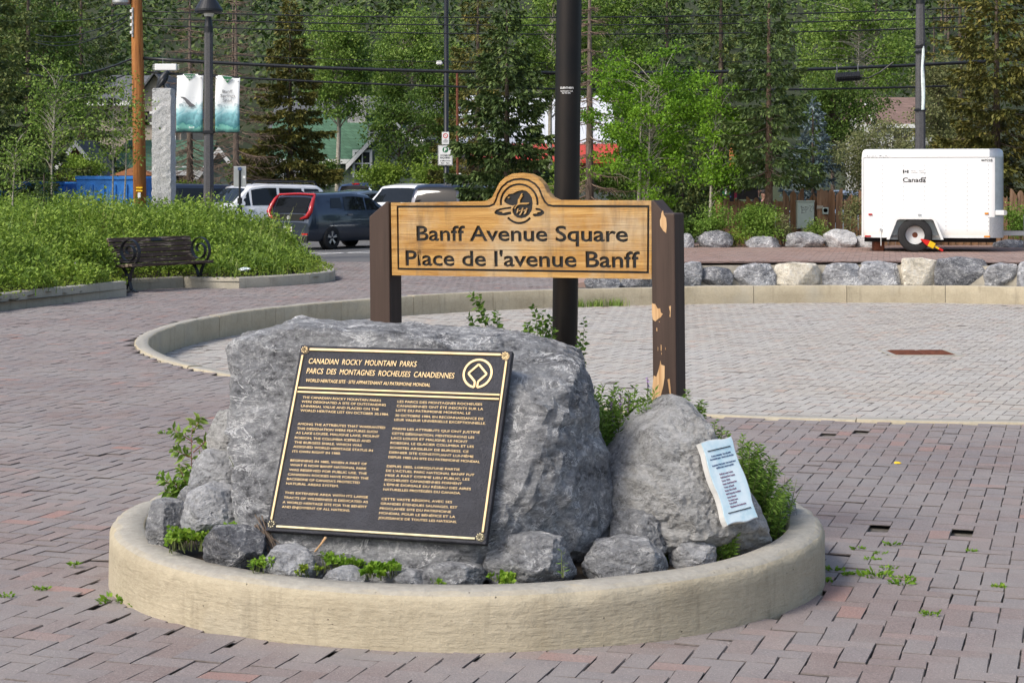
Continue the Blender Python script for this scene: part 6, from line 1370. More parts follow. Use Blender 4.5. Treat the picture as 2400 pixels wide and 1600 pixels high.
hp = lambda px, py, D: P(px, py, D)
# green house with the gable window
D = 76; o = thing('green_house', 'green house with green shingle roof, chimney and gable window', 'house', (0, D, 0)); X_ = lambda px, d=0: P(px, 0, D + d)[0]; Z_ = lambda py, d=0: P(0, py, D + d)[2]
gable(o, (X_(640) + X_(880)) / 2, 3.2, X_(880) - X_(640), 5.5, Z_(374) + .1, Z_(276, 3), 'wall_green', 'roof_green', 'x')
gable(o, X_(922), 1.6, X_(1010) - X_(838), 5.0, Z_(374), Z_(283), 'wall_green', 'roof_green', 'y')
window(o, X_(854), -1.0, Z_(384), .62, .95); window(o, X_(884), -1.0, Z_(313), .45, .55); window(o, X_(742), .35, Z_(402), .7, 1.0); window(o, X_(690), .35, Z_(402), 1.0, 1.1)
ch = MB().box((X_(824), 3.0, Z_(264, 3)), (.85, .8, 1.5)).obj('chimney', M['rock_far'], o); MB().box((X_(824), 3.0, Z_(252, 3)), (.7, .6, .35)).obj('chimney_cap', M['roof_green'], ch)
MB().box((X_(690), -1.5, .55), (2.6, .06, 1.1)).obj('porch_panel', M['wall_green'], o)
D = 69; o = thing('green_roof_cottage', 'cream cottage with green shingle roof and white eave behind the pillar', 'house', (0, D, 0))
gable(o, (X_(285) + X_(468)) / 2, 2.2, X_(468) - X_(285), 4.6, Z_(400), Z_(352, 2) + .25, 'wall_cream', 'roof_green', 'x', .3); window(o, X_(412), -.15, Z_(420), 1.0, .8, False); MB().box((X_(430), -.14, 1.0), (.5, .08, 2.0)).obj('door', M['white_trim'], o)
gable(o, X_(520), 1.9, X_(575) - X_(470), 4.6, Z_(420), Z_(352), 'wall_green', 'roof_green', 'y', .3)
D = 84; o = thing('tan_house', 'tall tan house with grey roof behind the utility pole', 'house', (0, D, 0))
gable(o, (X_(225) + X_(345)) / 2, 4, X_(345) - X_(225), 8, Z_(240), Z_(172), 'wall_tan', 'roof_grey', 'x'); gable(o, X_(375), 2, X_(435) - X_(318), 6, Z_(255), Z_(178), 'wall_tan', 'roof_grey', 'y', .4, False)
window(o, X_(343), -1.1, Z_(279), .55, .4, False); window(o, X_(362), -1.1, Z_(279), .35, .4, False); window(o, X_(395), -1.1, Z_(330), .9, .9)
D = 66; o = thing('brown_shed', 'small brown shed with white barge boards behind the saplings', 'shed', (0, D, 0)); gable(o, X_(185), 1.5, X_(235) - X_(138), 3.4, Z_(400), Z_(338), 'wall_brown', 'roof_grey', 'y', .3)
D = 62; o = thing('shingled_kiosk', 'low kiosk with brown cedar shingle pyramid roof by the utility pole', 'kiosk', (X_(318), D, 0)); w = (X_(368) - X_(268)) / 2
MB().add([(-w, -w, Z_(412)), (w, -w, Z_(412)), (w, w, Z_(412)), (-w, w, Z_(412)), (0, 0, Z_(390))], [(0, 1, 4), (1, 2, 4), (2, 3, 4), (3, 0, 4), (3, 2, 1, 0)]).obj('roof', M['roof_wood'], o); MB().box((0, 0, Z_(412) / 2), (1.7 * w, 1.7 * w, Z_(412))).obj('wall', M['wall_brown'], o)
D = 80; o = thing('red_roof_building', 'building with white metal upper roof and red lower roof behind the pole', 'building', (0, D, 0))
gable(o, (X_(1075) + X_(1440)) / 2, 6, X_(1440) - X_(1075), 9, Z_(345), Z_(232, 6), 'wall_white', 'roof_white', 'x', .2, False)
MB().prism([(-.2, Z_(392)), (2.2, Z_(392)), (2.2, Z_(336)), (1.6, Z_(336)), (-1.0, Z_(378)), (-1.0, Z_(384))], X_(1095), X_(1450), lambda y, z, x: (x, y - 1.0, z)).obj('lower_roof', M['roof_red'], o); MB().box(((X_(1010) + X_(1450)) / 2, 1.2, Z_(392) / 2), (X_(1450) - X_(1010), .3, Z_(392))).obj('wall', M['wall_white'], o)
for k in range(5): window(o, X_(1120 + k * 65), 1.0, Z_(415), .8, .9)
D = 90; o = thing('grey_roof_house', 'long grey shingle roof showing through the trees above the green house', 'house', (0, D, 0)); gable(o, (X_(640) + X_(1010)) / 2, 5, X_(1010) - X_(640), 9, Z_(320), Z_(232, 5), 'wall_white', 'roof_grey', 'x', .4)
for k in range(4): window(o, X_(700 + 80 * k), .4, Z_(335), .8, .9)
D = 82; o = thing('white_annex', 'white walled annex with orange trim right of the green house', 'building', (0, D, 0)); MB().box((X_(1022), 0, Z_(318) / 2), (X_(1048) - X_(998), 4, Z_(318))).obj('wall', M['wall_cream'], o); MB().box((X_(1022), 0, Z_(318) + .06), (X_(1050) - X_(996), 4.2, .12)).obj('roof', M['roof_red'], o); window(o, X_(1015), -2.05, Z_(345), .5, .6, False)
D = 86; o = thing('brown_roof_house', 'house with brown shingle roof behind the willow at right', 'house', (0, D, 0)); gable(o, (X_(2050) + X_(2190)) / 2, 4, X_(2190) - X_(2050), 7, Z_(292), Z_(236, 4), 'wall_white', 'roof_brown', 'x', .3)
MB().bar((X_(2049), .3, Z_(292)), (X_(2060), 3.8, Z_(240, 4) + .1), .12, .3).obj('barge_board', M['white_trim'], o); window(o, X_(2120), .45, Z_(330), .9, .9)
# ------------------------------------------------------------------ vegetation
def unit(v): return v / np.maximum(1e-9, np.linalg.norm(v, axis=-1, keepdims=True))
def leaf_quads(pos, d, ln, wd, rng, flat=None):
    """diamond leaves: pos (N,3), direction d, length, width"""
    n = len(pos); ln = np.broadcast_to(ln, n)[:, None]; wd = np.broadcast_to(wd, n)[:, None]; d = unit(d)
    s = unit(np.cross(d, rng.normal(size=(n, 3)) if flat is None else np.array([0, 0, 1.0]) + rng.normal(0, flat, (n, 3))))
    up = np.cross(s, d)
    V = np.stack([pos, pos + d * ln * .42 + s * wd / 2 + up * wd * .10, pos + d * ln, pos + d * ln * .42 - s * wd / 2 + up * wd * .10], 1)
    return V.reshape(-1, 3), np.arange(n * 4).reshape(n, 4)
def join(parts):
    V, Fq, k = [], [], 0
    for v, f in parts:
        V.append(v); Fq.append(f + k); k += len(v)
    return np.concatenate(V), np.concatenate(Fq)
def leaf_obj(name, parts, mat, parent=None, loc=None):
    V, Fq = join(parts); return link(name, mesh_np(name, V, Fq), mat, parent, loc)

def conifer(name, label, px, D, h, r, mat, seed, z_low=.8, dens=1.0, base=0.0, bark='bark', group=None, dead=0, lean=0.0, spray=.26, skirt=1.0, droop=.25):
    rng = np.random.default_rng(seed); x0 = P(px, 0, D)[0]; o = thing(name, label, 'tree', (x0, D, base), 0, group)
    tr = .0155 * h
    MB().tube([(0, 0, -.05), (lean * h * .3, 0, h * .3), (lean * h, 0, h * .95)], [tr, tr * .75, .015], 10).obj('trunk', M[bark], o, smooth=True)
    parts = []; wood = MB(); z = z_low; cnt = 0
    while z < h - .05:
        t_ = (z - z_low) / (h - z_low); R_ = r * ((1 - t_) ** .82) * skirt + .08; nb = int(5 + 3 * rng.random())
        a0 = rng.uniform(0, 6.28)
        for k in range(nb):
            L = R_ * rng.uniform(.62, 1.08); a = a0 + 6.283 * k / nb + rng.normal(0, .22); zz = z + rng.normal(0, .05)
            ou = np.array([math.cos(a), math.sin(a), 0]); la = np.array([-ou[1], ou[0], 0]); b0 = np.array([lean * zz, 0, zz])
            dr = droop + .25 * (1 - t_)
            m = max(8, int((L * L * 88 + L * 46) * dens * (.26 / spray) ** .5)); ts = np.sqrt(rng.uniform(.02, 1, m)); side = rng.uniform(-1, 1, m) * L * .30 * (1.08 - ts) ** .7 * (.35 + .65 * np.minimum(1, ts * 2.5))
            path = lambda q: (L * q)[:, None] * ou + (np.array([0, 0, 1]) * (L * (-dr * q + .30 * q * q))[:, None])
            hg = rng.random(m) < .35
            pos = b0 + path(ts) + side[:, None] * la + rng.normal(0, .015, (m, 3)) - np.array([0, 0, 1]) * (np.abs(side) * .45 + np.where(hg, rng.uniform(0, .12, m), 0))[:, None]
            d = ou * .85 + la * (np.sign(side) * rng.uniform(.2, .9, m))[:, None] + np.array([0, 0, 1]) * np.where(hg, rng.normal(-1.1, .3, m), rng.normal(.0, .22, m))[:, None]
            if not dead: parts.append(leaf_quads(pos, d, rng.uniform(.6, 1.15, m) * spray * .62, rng.uniform(.34, .52, m) * spray * .62, rng, None if rng.random() < .3 else .5))
            if dead or (z < h * .45 and k % 2 == 0):
                q = np.linspace(0, 1, 5); pp_ = b0 + path(q); wood.tube([tuple(v) for v in pp_], [.018, .014, .010, .007, .003], 4, False)
                if dead:
                    for j in range(int(6 + L * 9)):
                        t1 = rng.uniform(.2, 1); p1 = b0 + path(np.array([t1]))[0]; s_ = rng.choice([-1, 1]); e1 = p1 + (ou * .5 + la * s_ * .9 + np.array([0, 0, rng.uniform(-.9, .1)])) * L * rng.uniform(.15, .38)
                        wood.tube([tuple(p1), tuple((p1 + e1) / 2 + np.array([0, 0, .02])), tuple(e1)], [.007, .005, .002], 3, False)
        z += rng.uniform(.20, .34) * (1 + .3 * h / 10) / max(.6, dens ** .3)
    # leader
    if not dead:
        m = 20; pos = np.stack([np.full(m, lean * h), np.zeros(m), np.linspace(h * .93, h, m)], 1) + rng.normal(0, .02, (m, 3)); parts.append(leaf_quads(pos, rng.normal(0, .6, (m, 3)) + np.array([0, 0, .7]), .16, .06, rng)); leaf_obj('crown', parts, mat, o)
    if wood.v: wood.obj('branches', M['twig' if not dead else 'twig_dead'], o)
    return o
def broadleaf(name, label, px, D, crown, mat, seed, nclump=60, nleaf=160, ls=.08, base=0.0, trunks=None, bark='bark_pale', cat='tree', group=None, flat=.6, clump_r=.42, tr=.07, hang=.3, shell=.55):
    """crown = (px, py, half width px, half height px) at distance D; leaves grow in clumps on limbs"""
    rng = np.random.default_rng(seed); cx, cy, hw, hh = crown; c = P(cx, cy, D); rx, rz = hw * D / F, hh * D / F
    x0 = P(px, 0, D)[0]; o = thing(name, label, cat, (x0, D, base), 0, group); cc = c - np.array([x0, D, base])
    u = unit(rng.normal(size=(nclump, 3))); rad = rng.uniform(shell ** 3, 1, nclump) ** (1 / 3) * (1 + .22 * rng.normal(size=nclump).clip(-1.2, 1.2)) * .92
    cen = cc + u * rad[:, None] * np.array([rx, rx * .85, rz]); keep = cen[:, 2] > .1; cen = cen[keep]
    starts = trunks or [(0, 0)]; mb = MB(); tops = []
    for i, (dx, dx1) in enumerate(starts):
        top = np.array([cc[0] * .6 + dx1, 0, cc[2] + rz * .45]); b = np.array([dx, rng.normal(0, .05), -.05]); mid = (b + top) / 2 + np.array([rng.normal(0, .06), rng.normal(0, .06), 0])
        pts = [tuple(b), tuple(b * .5 + mid * .5), tuple(mid), tuple(mid * .5 + top * .5), tuple(top)]; mb.tube(pts, [tr, tr * .85, tr * .65, tr * .4, tr * .12], 8); tops.append((b, mid, top))
    mb.obj('trunk', M[bark], o, smooth=True)
    wb = MB()
    for q in cen:
        b, mid, top = tops[rng.integers(len(tops))]; t_ = np.clip((q[2] - .25 * rz - mid[2]) / max(.05, (top - mid)[2]), 0, .95) if q[2] > mid[2] else 0
        st = mid + (top - mid) * t_ if q[2] > mid[2] else b + (mid - b) * np.clip(q[2] / max(.1, mid[2]) * .8, .3, 1)
        m_ = (st + q) / 2 + np.array([0, 0, .1 * np.linalg.norm(q - st)]); wb.tube([tuple(st), tuple(m_), tuple(q)], [tr * .22, tr * .14, tr * .04], 4, False)
    wb.obj('limbs', M[bark], o)
    clump_r0 = clump_r; clump_r = clump_r * .8; sizes = clump_r * rng.uniform(.55, 1.35, len(cen)); parts = []
    for q, s in zip(cen, sizes):
        n = int(nleaf * rng.uniform(.6, 1.3) * (s / clump_r)); g = rng.normal(0, 1, (n, 3)) * np.array([s, s, s * flat]) * .5
        pos = q + g; d = unit(g + 1e-6) * .6 + rng.normal(0, .5, (n, 3)) - np.array([0, 0, hang]); parts.append(leaf_quads(pos, d, rng.uniform(.7, 1.3, n) * ls, rng.uniform(.55, .8, n) * ls, rng))
    V, Fq = join(parts); V[:, 2] = np.maximum(V[:, 2], .01); link('crown', mesh_np('crown', V, Fq), mat, o)
    return o
M['twig_dead'] = plain('dead_brown_twigs', (.17, .12, .09), .9, var=.35, scale=2)
# ---- hillside with a far conifer wood
rng = np.random.default_rng(3)
hx_, hy_ = np.meshgrid(np.linspace(-420, 420, 50), np.linspace(98, 720, 40)); hz_ = np.maximum(0, hy_ - 110) * .30 + 3 * vnoise(np.stack([hx_.ravel() / 30, hy_.ravel() / 30, 0 * hx_.ravel()], 1), 5).reshape(hx_.shape) * np.clip((hy_ - 98) / 40, 0, 1) - .1
idh = np.arange(hx_.size).reshape(hx_.shape); M['hill'] = plain('hill_floor', (.035, .045, .02), .95, var=.4, scale=.3)
tag(link('hillside', mesh_np('hillside', np.stack([hx_, hy_, hz_], -1).reshape(-1, 3), np.stack([idh[:-1, :-1], idh[:-1, 1:], idh[1:, 1:], idh[1:, :-1]], -1).reshape(-1, 4), True), M['hill']), kind='structure')
parts = []; tm = MB()
for i in range(2900):
    y = 118 + 420 * rng.random() ** .9; x = rng.uniform(-.33, .33) * y; zb = max(0, y - 110) * .30 - .6; h = rng.uniform(8, 14); r_ = h * rng.uniform(.11, .16); m = 110 if y < 220 else 62
    bare = (.235 < x / y < .27 and y < 330 and rng.random() < .7) or rng.random() < .04
    if bare: tm.tube([(x, y, zb), (x, y, zb + h)], [.16, .04], 4, False); continue
    t_ = rng.random(m) ** .8; a = rng.uniform(0, 6.283, m); R_ = r_ * (1 - t_) ** .85 * rng.uniform(.45, 1.05, m) + .05; k_ = .55 if y < 220 else .85
    pos = np.stack([x + R_ * np.cos(a), y + R_ * np.sin(a), zb + h * (.10 + .90 * t_)], 1); d = np.stack([np.cos(a), np.sin(a), np.full(m, -.5) + rng.normal(0, .3, m)], 1)
    parts.append(leaf_quads(pos, d, rng.uniform(.7, 1.3, m) * k_, rng.uniform(.5, .8, m) * k_ * .75, rng))
tag(leaf_obj('conifer_wood', parts, M['lf_forest']), 'dark conifer wood covering the mountain slope behind the town', 'forest', kind='stuff')
tag(tm.obj('bare_trunks', M['bark_dead']), 'grey bare tree trunks standing on the wooded slope', 'forest', kind='stuff')

# ---- street trees
GC = 'conifers around the car park'; GB = 'broadleaf trees around the car park'
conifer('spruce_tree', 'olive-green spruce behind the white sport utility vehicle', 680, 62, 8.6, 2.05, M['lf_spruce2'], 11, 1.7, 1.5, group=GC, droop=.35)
conifer('spruce_tree', 'green spruce right of the slim black lamp standard, over the sign', 1188, 44, 6.9, 1.9, M['lf_fresh'], 12, .45, 1.4, group=GC)
conifer('dead_spruce', 'bare dead spruce trunk right of the thick black pole', 1382, 42.5, 8.0, 1.25, None, 13, .5, .8, dead=1, bark='bark_dead', group=GC)
conifer('spruce_tree', 'spruce top rising behind the bright green birch', 1563, 53, 9.2, 1.7, M['lf_fresh'], 14, 1.5, .9, group=GC)
conifer('spruce_tree', 'tall fresh-green spruce with scaly trunk in front of the fence', 1802, 39.3, 6.6, 1.28, M['lf_fresh'], 15, 1.75, 1.35, base=TZ, bark='bark_red', group=GC, spray=.2)
conifer('blue_spruce', 'small silvery blue spruce behind the fence', 1905, 42.4, 3.9, 1.0, M['lf_blue'], 16, .5, 1.5, group=GC, spray=.2)
conifer('spruce_tree', 'large olive spruce at the right edge behind the trailer', 2336, 41.5, 8.2, 2.05, M['lf_spruce2'], 17, .7, 1.2, group=GC, spray=.24)
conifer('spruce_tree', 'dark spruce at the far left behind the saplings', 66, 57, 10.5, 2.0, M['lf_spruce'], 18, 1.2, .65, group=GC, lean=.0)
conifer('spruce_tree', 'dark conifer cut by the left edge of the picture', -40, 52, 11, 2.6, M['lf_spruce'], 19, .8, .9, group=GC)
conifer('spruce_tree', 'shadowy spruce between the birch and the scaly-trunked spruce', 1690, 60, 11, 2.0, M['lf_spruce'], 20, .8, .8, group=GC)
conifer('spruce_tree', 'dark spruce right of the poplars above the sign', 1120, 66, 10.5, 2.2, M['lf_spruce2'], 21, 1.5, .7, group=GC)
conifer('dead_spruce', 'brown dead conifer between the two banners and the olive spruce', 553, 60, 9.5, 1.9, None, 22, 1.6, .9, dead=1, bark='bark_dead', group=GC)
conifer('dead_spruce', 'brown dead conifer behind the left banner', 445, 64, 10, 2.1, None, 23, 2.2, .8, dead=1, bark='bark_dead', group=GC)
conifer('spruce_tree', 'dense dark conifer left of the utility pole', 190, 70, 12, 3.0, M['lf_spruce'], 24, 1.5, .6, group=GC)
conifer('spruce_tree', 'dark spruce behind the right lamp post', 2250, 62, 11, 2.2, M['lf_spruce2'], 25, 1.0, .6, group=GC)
conifer('young_fir', 'little young fir among the saplings in the planting bed', 103, 34.5, 1.7, .62, M['lf_fresh'], 26, .12, 1.6, base=.4, group=GC, spray=.13)
conifer('spruce_tree', 'low dark spruce filling the gap behind the birch trunks', 1600, 47, 3.6, 1.5, M['lf_spruce'], 27, .2, 1.0, group=GC)
broadleaf('birch_tree', 'bright green birch with pale twin trunks right of the pole', 1502, 40.4, (1525, 285, 135, 190), M['lf_birch'], 31, 105, 170, .072, TZ, [(-.10, -.12), (.10, .10), (-.02, .3)], group=GB, clump_r=.34, tr=.05)
broadleaf('birch_tree', 'slender birch with single pale trunk beside the twin birch', 1663, 39.5, (1690, 335, 62, 150), M['lf_birch'], 32, 42, 130, .068, TZ, [(0, 0)], group=GB, clump_r=.30, tr=.045)
broadleaf('poplar_tree', 'tall poplar with white trunk behind the olive spruce', 788, 74, (795, 150, 85, 150), M['lf_poplar'], 33, 90, 150, .13, 0, [(0, 0)], group=GB, clump_r=.62, tr=.13)
broadleaf('poplar_tree', 'broad poplar above the green house roof', 955, 78, (955, 160, 110, 140), M['lf_poplar'], 34, 100, 150, .13, 0, [(-.2, -.2), (.2, .3)], group=GB, clump_r=.68, tr=.12)
broadleaf('yard_tree', 'leafy dark tree with crooked trunk before the green house gable', 918, 69, (938, 315, 92, 95), M['lf_dark'], 35, 60, 130, .11, 0, [(0, .2)], 'bark', group=GB, clump_r=.5, tr=.11)
broadleaf('poplar_tree', 'pale green poplar filling the gap left of the right lamp post', 2010, 78, (2015, 125, 150, 140), M['lf_poplar'], 36, 120, 160, .13, 0, [(0, 0), (.5, 1)], group=GB, clump_r=.7, tr=.12)
broadleaf('maple_tree', 'dark green rounded tree behind the blue spruce', 1955, 60, (1960, 255, 92, 105), M['lf_dark'], 37, 80, 150, .09, 0, [(0, 0)], 'bark', group=GB, clump_r=.5, tr=.1)
broadleaf('willow_bush', 'silvery olive willow behind the left end of the trailer', 2075, 42.5, (2070, 375, 125, 85), M['lf_olive'], 38, 90, 170, .06, 0, [(-.4, -.5), (.4, .6), (0, 0)], 'bark', group=GB, clump_r=.36, tr=.05)
broadleaf('willow_bush', 'silvery olive willow right of the rear lamp post', 2195, 46, (2200, 250, 55, 130), M['lf_olive'], 39, 50, 140, .07, 0, [(0, 0)], 'bark', group=GB, clump_r=.42, tr=.06)
broadleaf('poplar_tree', 'green poplar behind the dead spruce and the pole', 1290, 70, (1300, 90, 120, 170), M['lf_poplar'], 40, 90, 140, .13, 0, [(0, 0)], group=GB, clump_r=.65, tr=.12)
broadleaf('poplar_tree', 'green poplar top between the pole and the birch', 1450, 72, (1460, 100, 100, 180), M['lf_poplar'], 41, 80, 140, .13, 0, [(0, 0)], group=GB, clump_r=.65, tr=.12)
broadleaf('yard_tree', 'dark leafy tree right of the white annex', 1060, 72, (1040, 240, 70, 120), M['lf_dark'], 42, 60, 130, .12, 0, [(0, 0)], 'bark', group=GB, clump_r=.55, tr=.1)
broadleaf('yard_tree', 'dense leafy tree at the upper left behind the saplings', 120, 64, (110, 150, 130, 170), M['lf_dark'], 43, 90, 140, .12, 0, [(0, 0)], 'bark', group=GB, clump_r=.6, tr=.12)
broadleaf('aspen_sapling', 'loose pale-leaved aspen sapling with thin trunk left of the utility pole', 127, 35.5, (135, 255, 95, 150), M['lf_aspen'], 44, 70, 34, .066, .35, [(0, 0)], group=GB, clump_r=.34, tr=.03, shell=.2)
broadleaf('aspen_sapling', 'aspen sapling leaning over the utility pole', 262, 36, (268, 270, 85, 130), M['lf_aspen'], 45, 60, 30, .062, .35, [(0, 0), (.2, .3)], group=GB, clump_r=.34, tr=.025, shell=.2)
broadleaf('aspen_sapling', 'pale-leaved aspen sapling at the left edge of the bed', 30, 34.5, (45, 370, 75, 90), M['lf_aspen'], 46, 40, 32, .062, .35, [(0, 0)], group=GB, clump_r=.3, tr=.025, shell=.2)
# ---- bushes and hedges
GS = 'bushes'
for i, (lab, px, D, cr, m, nc, nl, ls, ck) in enumerate((
    ('dark green bush beside the cottage behind the street sign', 575, 66, (580, 405, 45, 38), 'lf_dark', 30, 120, .1, .45),
    ('clipped hedge running along the front of the cottage', 450, 64, (440, 440, 50, 14), 'lf_bed', 24, 120, .08, .35),
    ('green bush at the foot of the olive spruce', 770, 70, (765, 408, 40, 35), 'lf_dark', 26, 120, .1, .45),
    ('bright green bush under the crooked yard tree', 880, 68, (885, 408, 55, 28), 'lf_bed', 30, 120, .1, .42),
    ('bright green bush behind the white crossover', 1005, 67, (1010, 405, 60, 38), 'lf_bed', 34, 130, .1, .45),
    ('round green bush behind the blue skips', 195, 63, (190, 395, 55, 32), 'lf_bed', 30, 120, .1, .45),
    ('green bush between the spruce and the pole above the sign', 1330, 50, (1325, 425, 45, 45), 'lf_bed', 30, 120, .08, .4),
    ('dark bush under the dead spruce twigs', 1430, 45, (1440, 425, 60, 40), 'lf_dark', 30, 120, .08, .4),
    ('leafy bush hanging over the boulder at the left end of the fence', 1612, 38.9, (1610, 540, 32, 36), 'lf_dark', 26, 90, .055, .22),
    ('glossy green bush at the foot of the slender birch', 1672, 38.95, (1668, 522, 40, 32), 'lf_plant', 30, 100, .05, .24),
    ('largest bright green bush before the fence', 1775, 38.9, (1778, 528, 56, 46), 'lf_plant', 60, 110, .05, .26),
    ('pale variegated bush between the large bush and the cabinet', 1842, 38.85, (1838, 540, 14, 36), 'lf_olive', 16, 70, .05, .16),
    ('reddish-green twiggy bush in front of the cabinet', 1915, 38.9, (1918, 535, 28, 32), 'lf_aspen', 20, 60, .045, .2),
    ('olive bush between the boulders and the trailer rear', 2000, 38.95, (1998, 510, 24, 52), 'lf_olive', 26, 80, .045, .2),
    ('green bush beside the trailer tongue at the right edge', 2385, 38.9, (2385, 525, 35, 40), 'lf_plant', 28, 90, .05, .24),
    ('low weedy bush at the foot of the left fence end', 1735, 38.7, (1725, 560, 22, 16), 'lf_bed', 14, 70, .045, .16))):
    broadleaf('bush', lab, px, D, cr, M[m], 400 + i, nc, nl, ls, TZ if 38 < D < 40 else 0, [(-.06, -.1), (.06, .1)], 'bark', 'bush', GS, clump_r=ck, tr=.015, shell=.1, hang=.0)
# ---- the planting bed
def front_dist(x, y):
    return np.minimum.reduce([np.hypot(x - a, y - b) for a, b in dens(BED[:10], 8)])
rng = np.random.default_rng(12)
def bed_points(n, cond=None):
    x = rng.uniform(-11.5, -3.2, n * 3); y = rng.uniform(21, 37.4, n * 3); ok = inpoly(x, y, BED) & (x > -.2927 * y - 1.2)
    if cond is not None: ok &= cond(x, y)
    x, y = x[ok][:n], y[ok][:n]; return x, y
def bed_h(x, y):
    e = front_dist(x, y); h = .10 + .78 * np.clip((e - .35) / 2.0, 0, 1) ** .8
    h = h * np.interp(x, [-6.6, -5.4, -4.4, -3.4], [1, .88, .80, .62]); return h * (1 + .34 * vnoise(np.stack([x * 1.3, y * 1.3, 0 * x], 1), 8))
x, y = bed_points(15000, lambda a, b: front_dist(a, b) > .45); hh = bed_h(x, y) * rng.uniform(.75, 1.12, len(x)); zb = bedz(x, y)
parts = []; nl = 7
for k in range(nl):
    f = 1 - (k / nl) * .62 - rng.uniform(0, .08, len(x)); lx, ly = rng.normal(0, .05, len(x)), rng.normal(0, .05, len(x)); pos = np.stack([x + lx * f, y + ly * f, zb + hh * f], 1)
    a = rng.uniform(0, 6.283, len(x)); d = np.stack([np.cos(a), np.sin(a), rng.uniform(.0, 1.1, len(x))], 1); parts.append(leaf_quads(pos, d, rng.uniform(.05, .10, len(x)), rng.uniform(.026, .048, len(x)), rng))
tag(leaf_obj('shrub_bed', parts, M['lf_bed']), 'thick mass of leafy green shrubs filling the planting bed', 'shrubs', kind='stuff')
def blades(x, y, z, h, rng, w=.009):
    n = len(x); a = rng.uniform(0, 6.283, n); b0 = np.stack([x, y, z], 1); l = rng.uniform(.12, .45, n) * h; dr = np.stack([np.cos(a), np.sin(a), np.zeros(n)], 1); s = np.stack([-np.sin(a), np.cos(a), np.zeros(n)], 1) * w
    m = b0 + dr * (l * .35)[:, None] + np.array([0, 0, 1]) * (h * .62)[:, None]; t_ = b0 + dr * l[:, None] + np.array([0, 0, 1]) * h[:, None]
    V = np.stack([b0 - s, b0 + s, m + s * .8, m - s * .8, t_], 1).reshape(-1, 3); i = np.arange(n)[:, None] * 5
    return V, [i + np.array([[0, 1, 2, 3]]), i + np.array([[3, 2, 4]])]
x, y = bed_points(5200, lambda a, b: (a > -5.2) & (front_dist(a, b) > .22)); V, Fq = blades(x, y, bedz(x, y) - .02, bed_h(x, y) * rng.uniform(.7, 1.25, len(x)) + .12, rng)
tag(link('tall_grass', mesh_np('tall_grass', V, Fq), M['lf_grass']), 'tall seeding grass at the right end of the planting bed', 'grass', kind='stuff')
x, y = bed_points(2600, lambda a, b: (a < -5.2) & (front_dist(a, b) > .3)); V, Fq = blades(x, y, bedz(x, y) - .02, bed_h(x, y) * rng.uniform(.8, 1.2, len(x)) + .05, rng)
tag(link('meadow_grass', mesh_np('meadow_grass', V, Fq), M['lf_grass']), 'grass blades growing between the bed shrubs left of the bench', 'grass', kind='stuff')
x, y = bed_points(20000, lambda a, b: front_dist(a, b) < .95); n = len(x); e = front_dist(x, y); pos = np.stack([x, y, bedz(x, y) + .02 + rng.uniform(0, 1, n) ** .7 * (.08 + .22 * np.clip(e, 0, 1))], 1); a = rng.uniform(0, 6.283, n)
tag(leaf_obj('ground_cover', [leaf_quads(pos, np.stack([np.cos(a), np.sin(a), rng.uniform(-.1, .9, n)], 1), rng.uniform(.03, .06, n), rng.uniform(.018, .03, n), rng)], M['lf_ground']), 'low yellow-green ground cover along the bed kerb', 'ground cover', kind='stuff')
x, y = bed_points(160, lambda a, b: (np.abs(a + 6.9) < .5) & (np.abs(b - 27.9) < .7)); n = len(x)
tag(leaf_obj('purple_flowers', [leaf_quads(np.stack([x, y, bedz(x, y) + bed_h(x, y) + rng.uniform(-.1, .05, n)], 1), rng.normal(0, 1, (n, 3)), .03, .025, rng)], M['petal']), 'small purple flowers among the shrubs left of the bench', 'flowers', kind='stuff')
# overhanging bushes at both ends of the bench
broadleaf('bush', 'bushy green shrub hanging over the left end of the bench', 190, 28.6, (196, 606, 60, 52), M['lf_bed'], 480, 46, 120, .06, .13, [(0, 0)], 'bark', 'bush', GS, clump_r=.22, tr=.012, shell=.1, hang=0)

# ------------------------------------------------------------------ plants in the round planter
def sprig(mb, parts, base, tip, rng, nleaf, ls, wd=.45, bend=.05, pair=True, sr=.0025, hang=-.2, start=.2):
    base, tip = np.array(base, float), np.array(tip, float); L = np.linalg.norm(tip - base); m = (base + tip) / 2 + rng.normal(0, bend * L, 3) * np.array([1, 1, .3]); q = np.linspace(0, 1, 6)[:, None]
    path = (1 - q) ** 2 * base + 2 * (1 - q) * q * m + q ** 2 * tip; mb.tube([tuple(p) for p in path], [sr, sr * .9, sr * .8, sr * .65, sr * .5, sr * .3], 4, False)
    t_ = np.linspace(start, 1, nleaf)[:, None]; pos = (1 - t_) ** 2 * base + 2 * (1 - t_) * t_ * m + t_ ** 2 * tip; ax = unit(tip - base); a = np.arange(nleaf) * 2.4 + rng.uniform(0, 6)
    e1 = unit(np.cross(ax, [0.3, .2, 1])); e2 = np.cross(ax, e1)
    d = e1 * np.cos(a)[:, None] + e2 * np.sin(a)[:, None] + ax * .45 + np.array([0, 0, 1]) * hang + rng.normal(0, .2, (nleaf, 3)); l = ls * rng.uniform(.7, 1.2, nleaf) * np.linspace(1.1, .7, nleaf)
    parts.append(leaf_quads(pos, d, l, l * wd, rng))
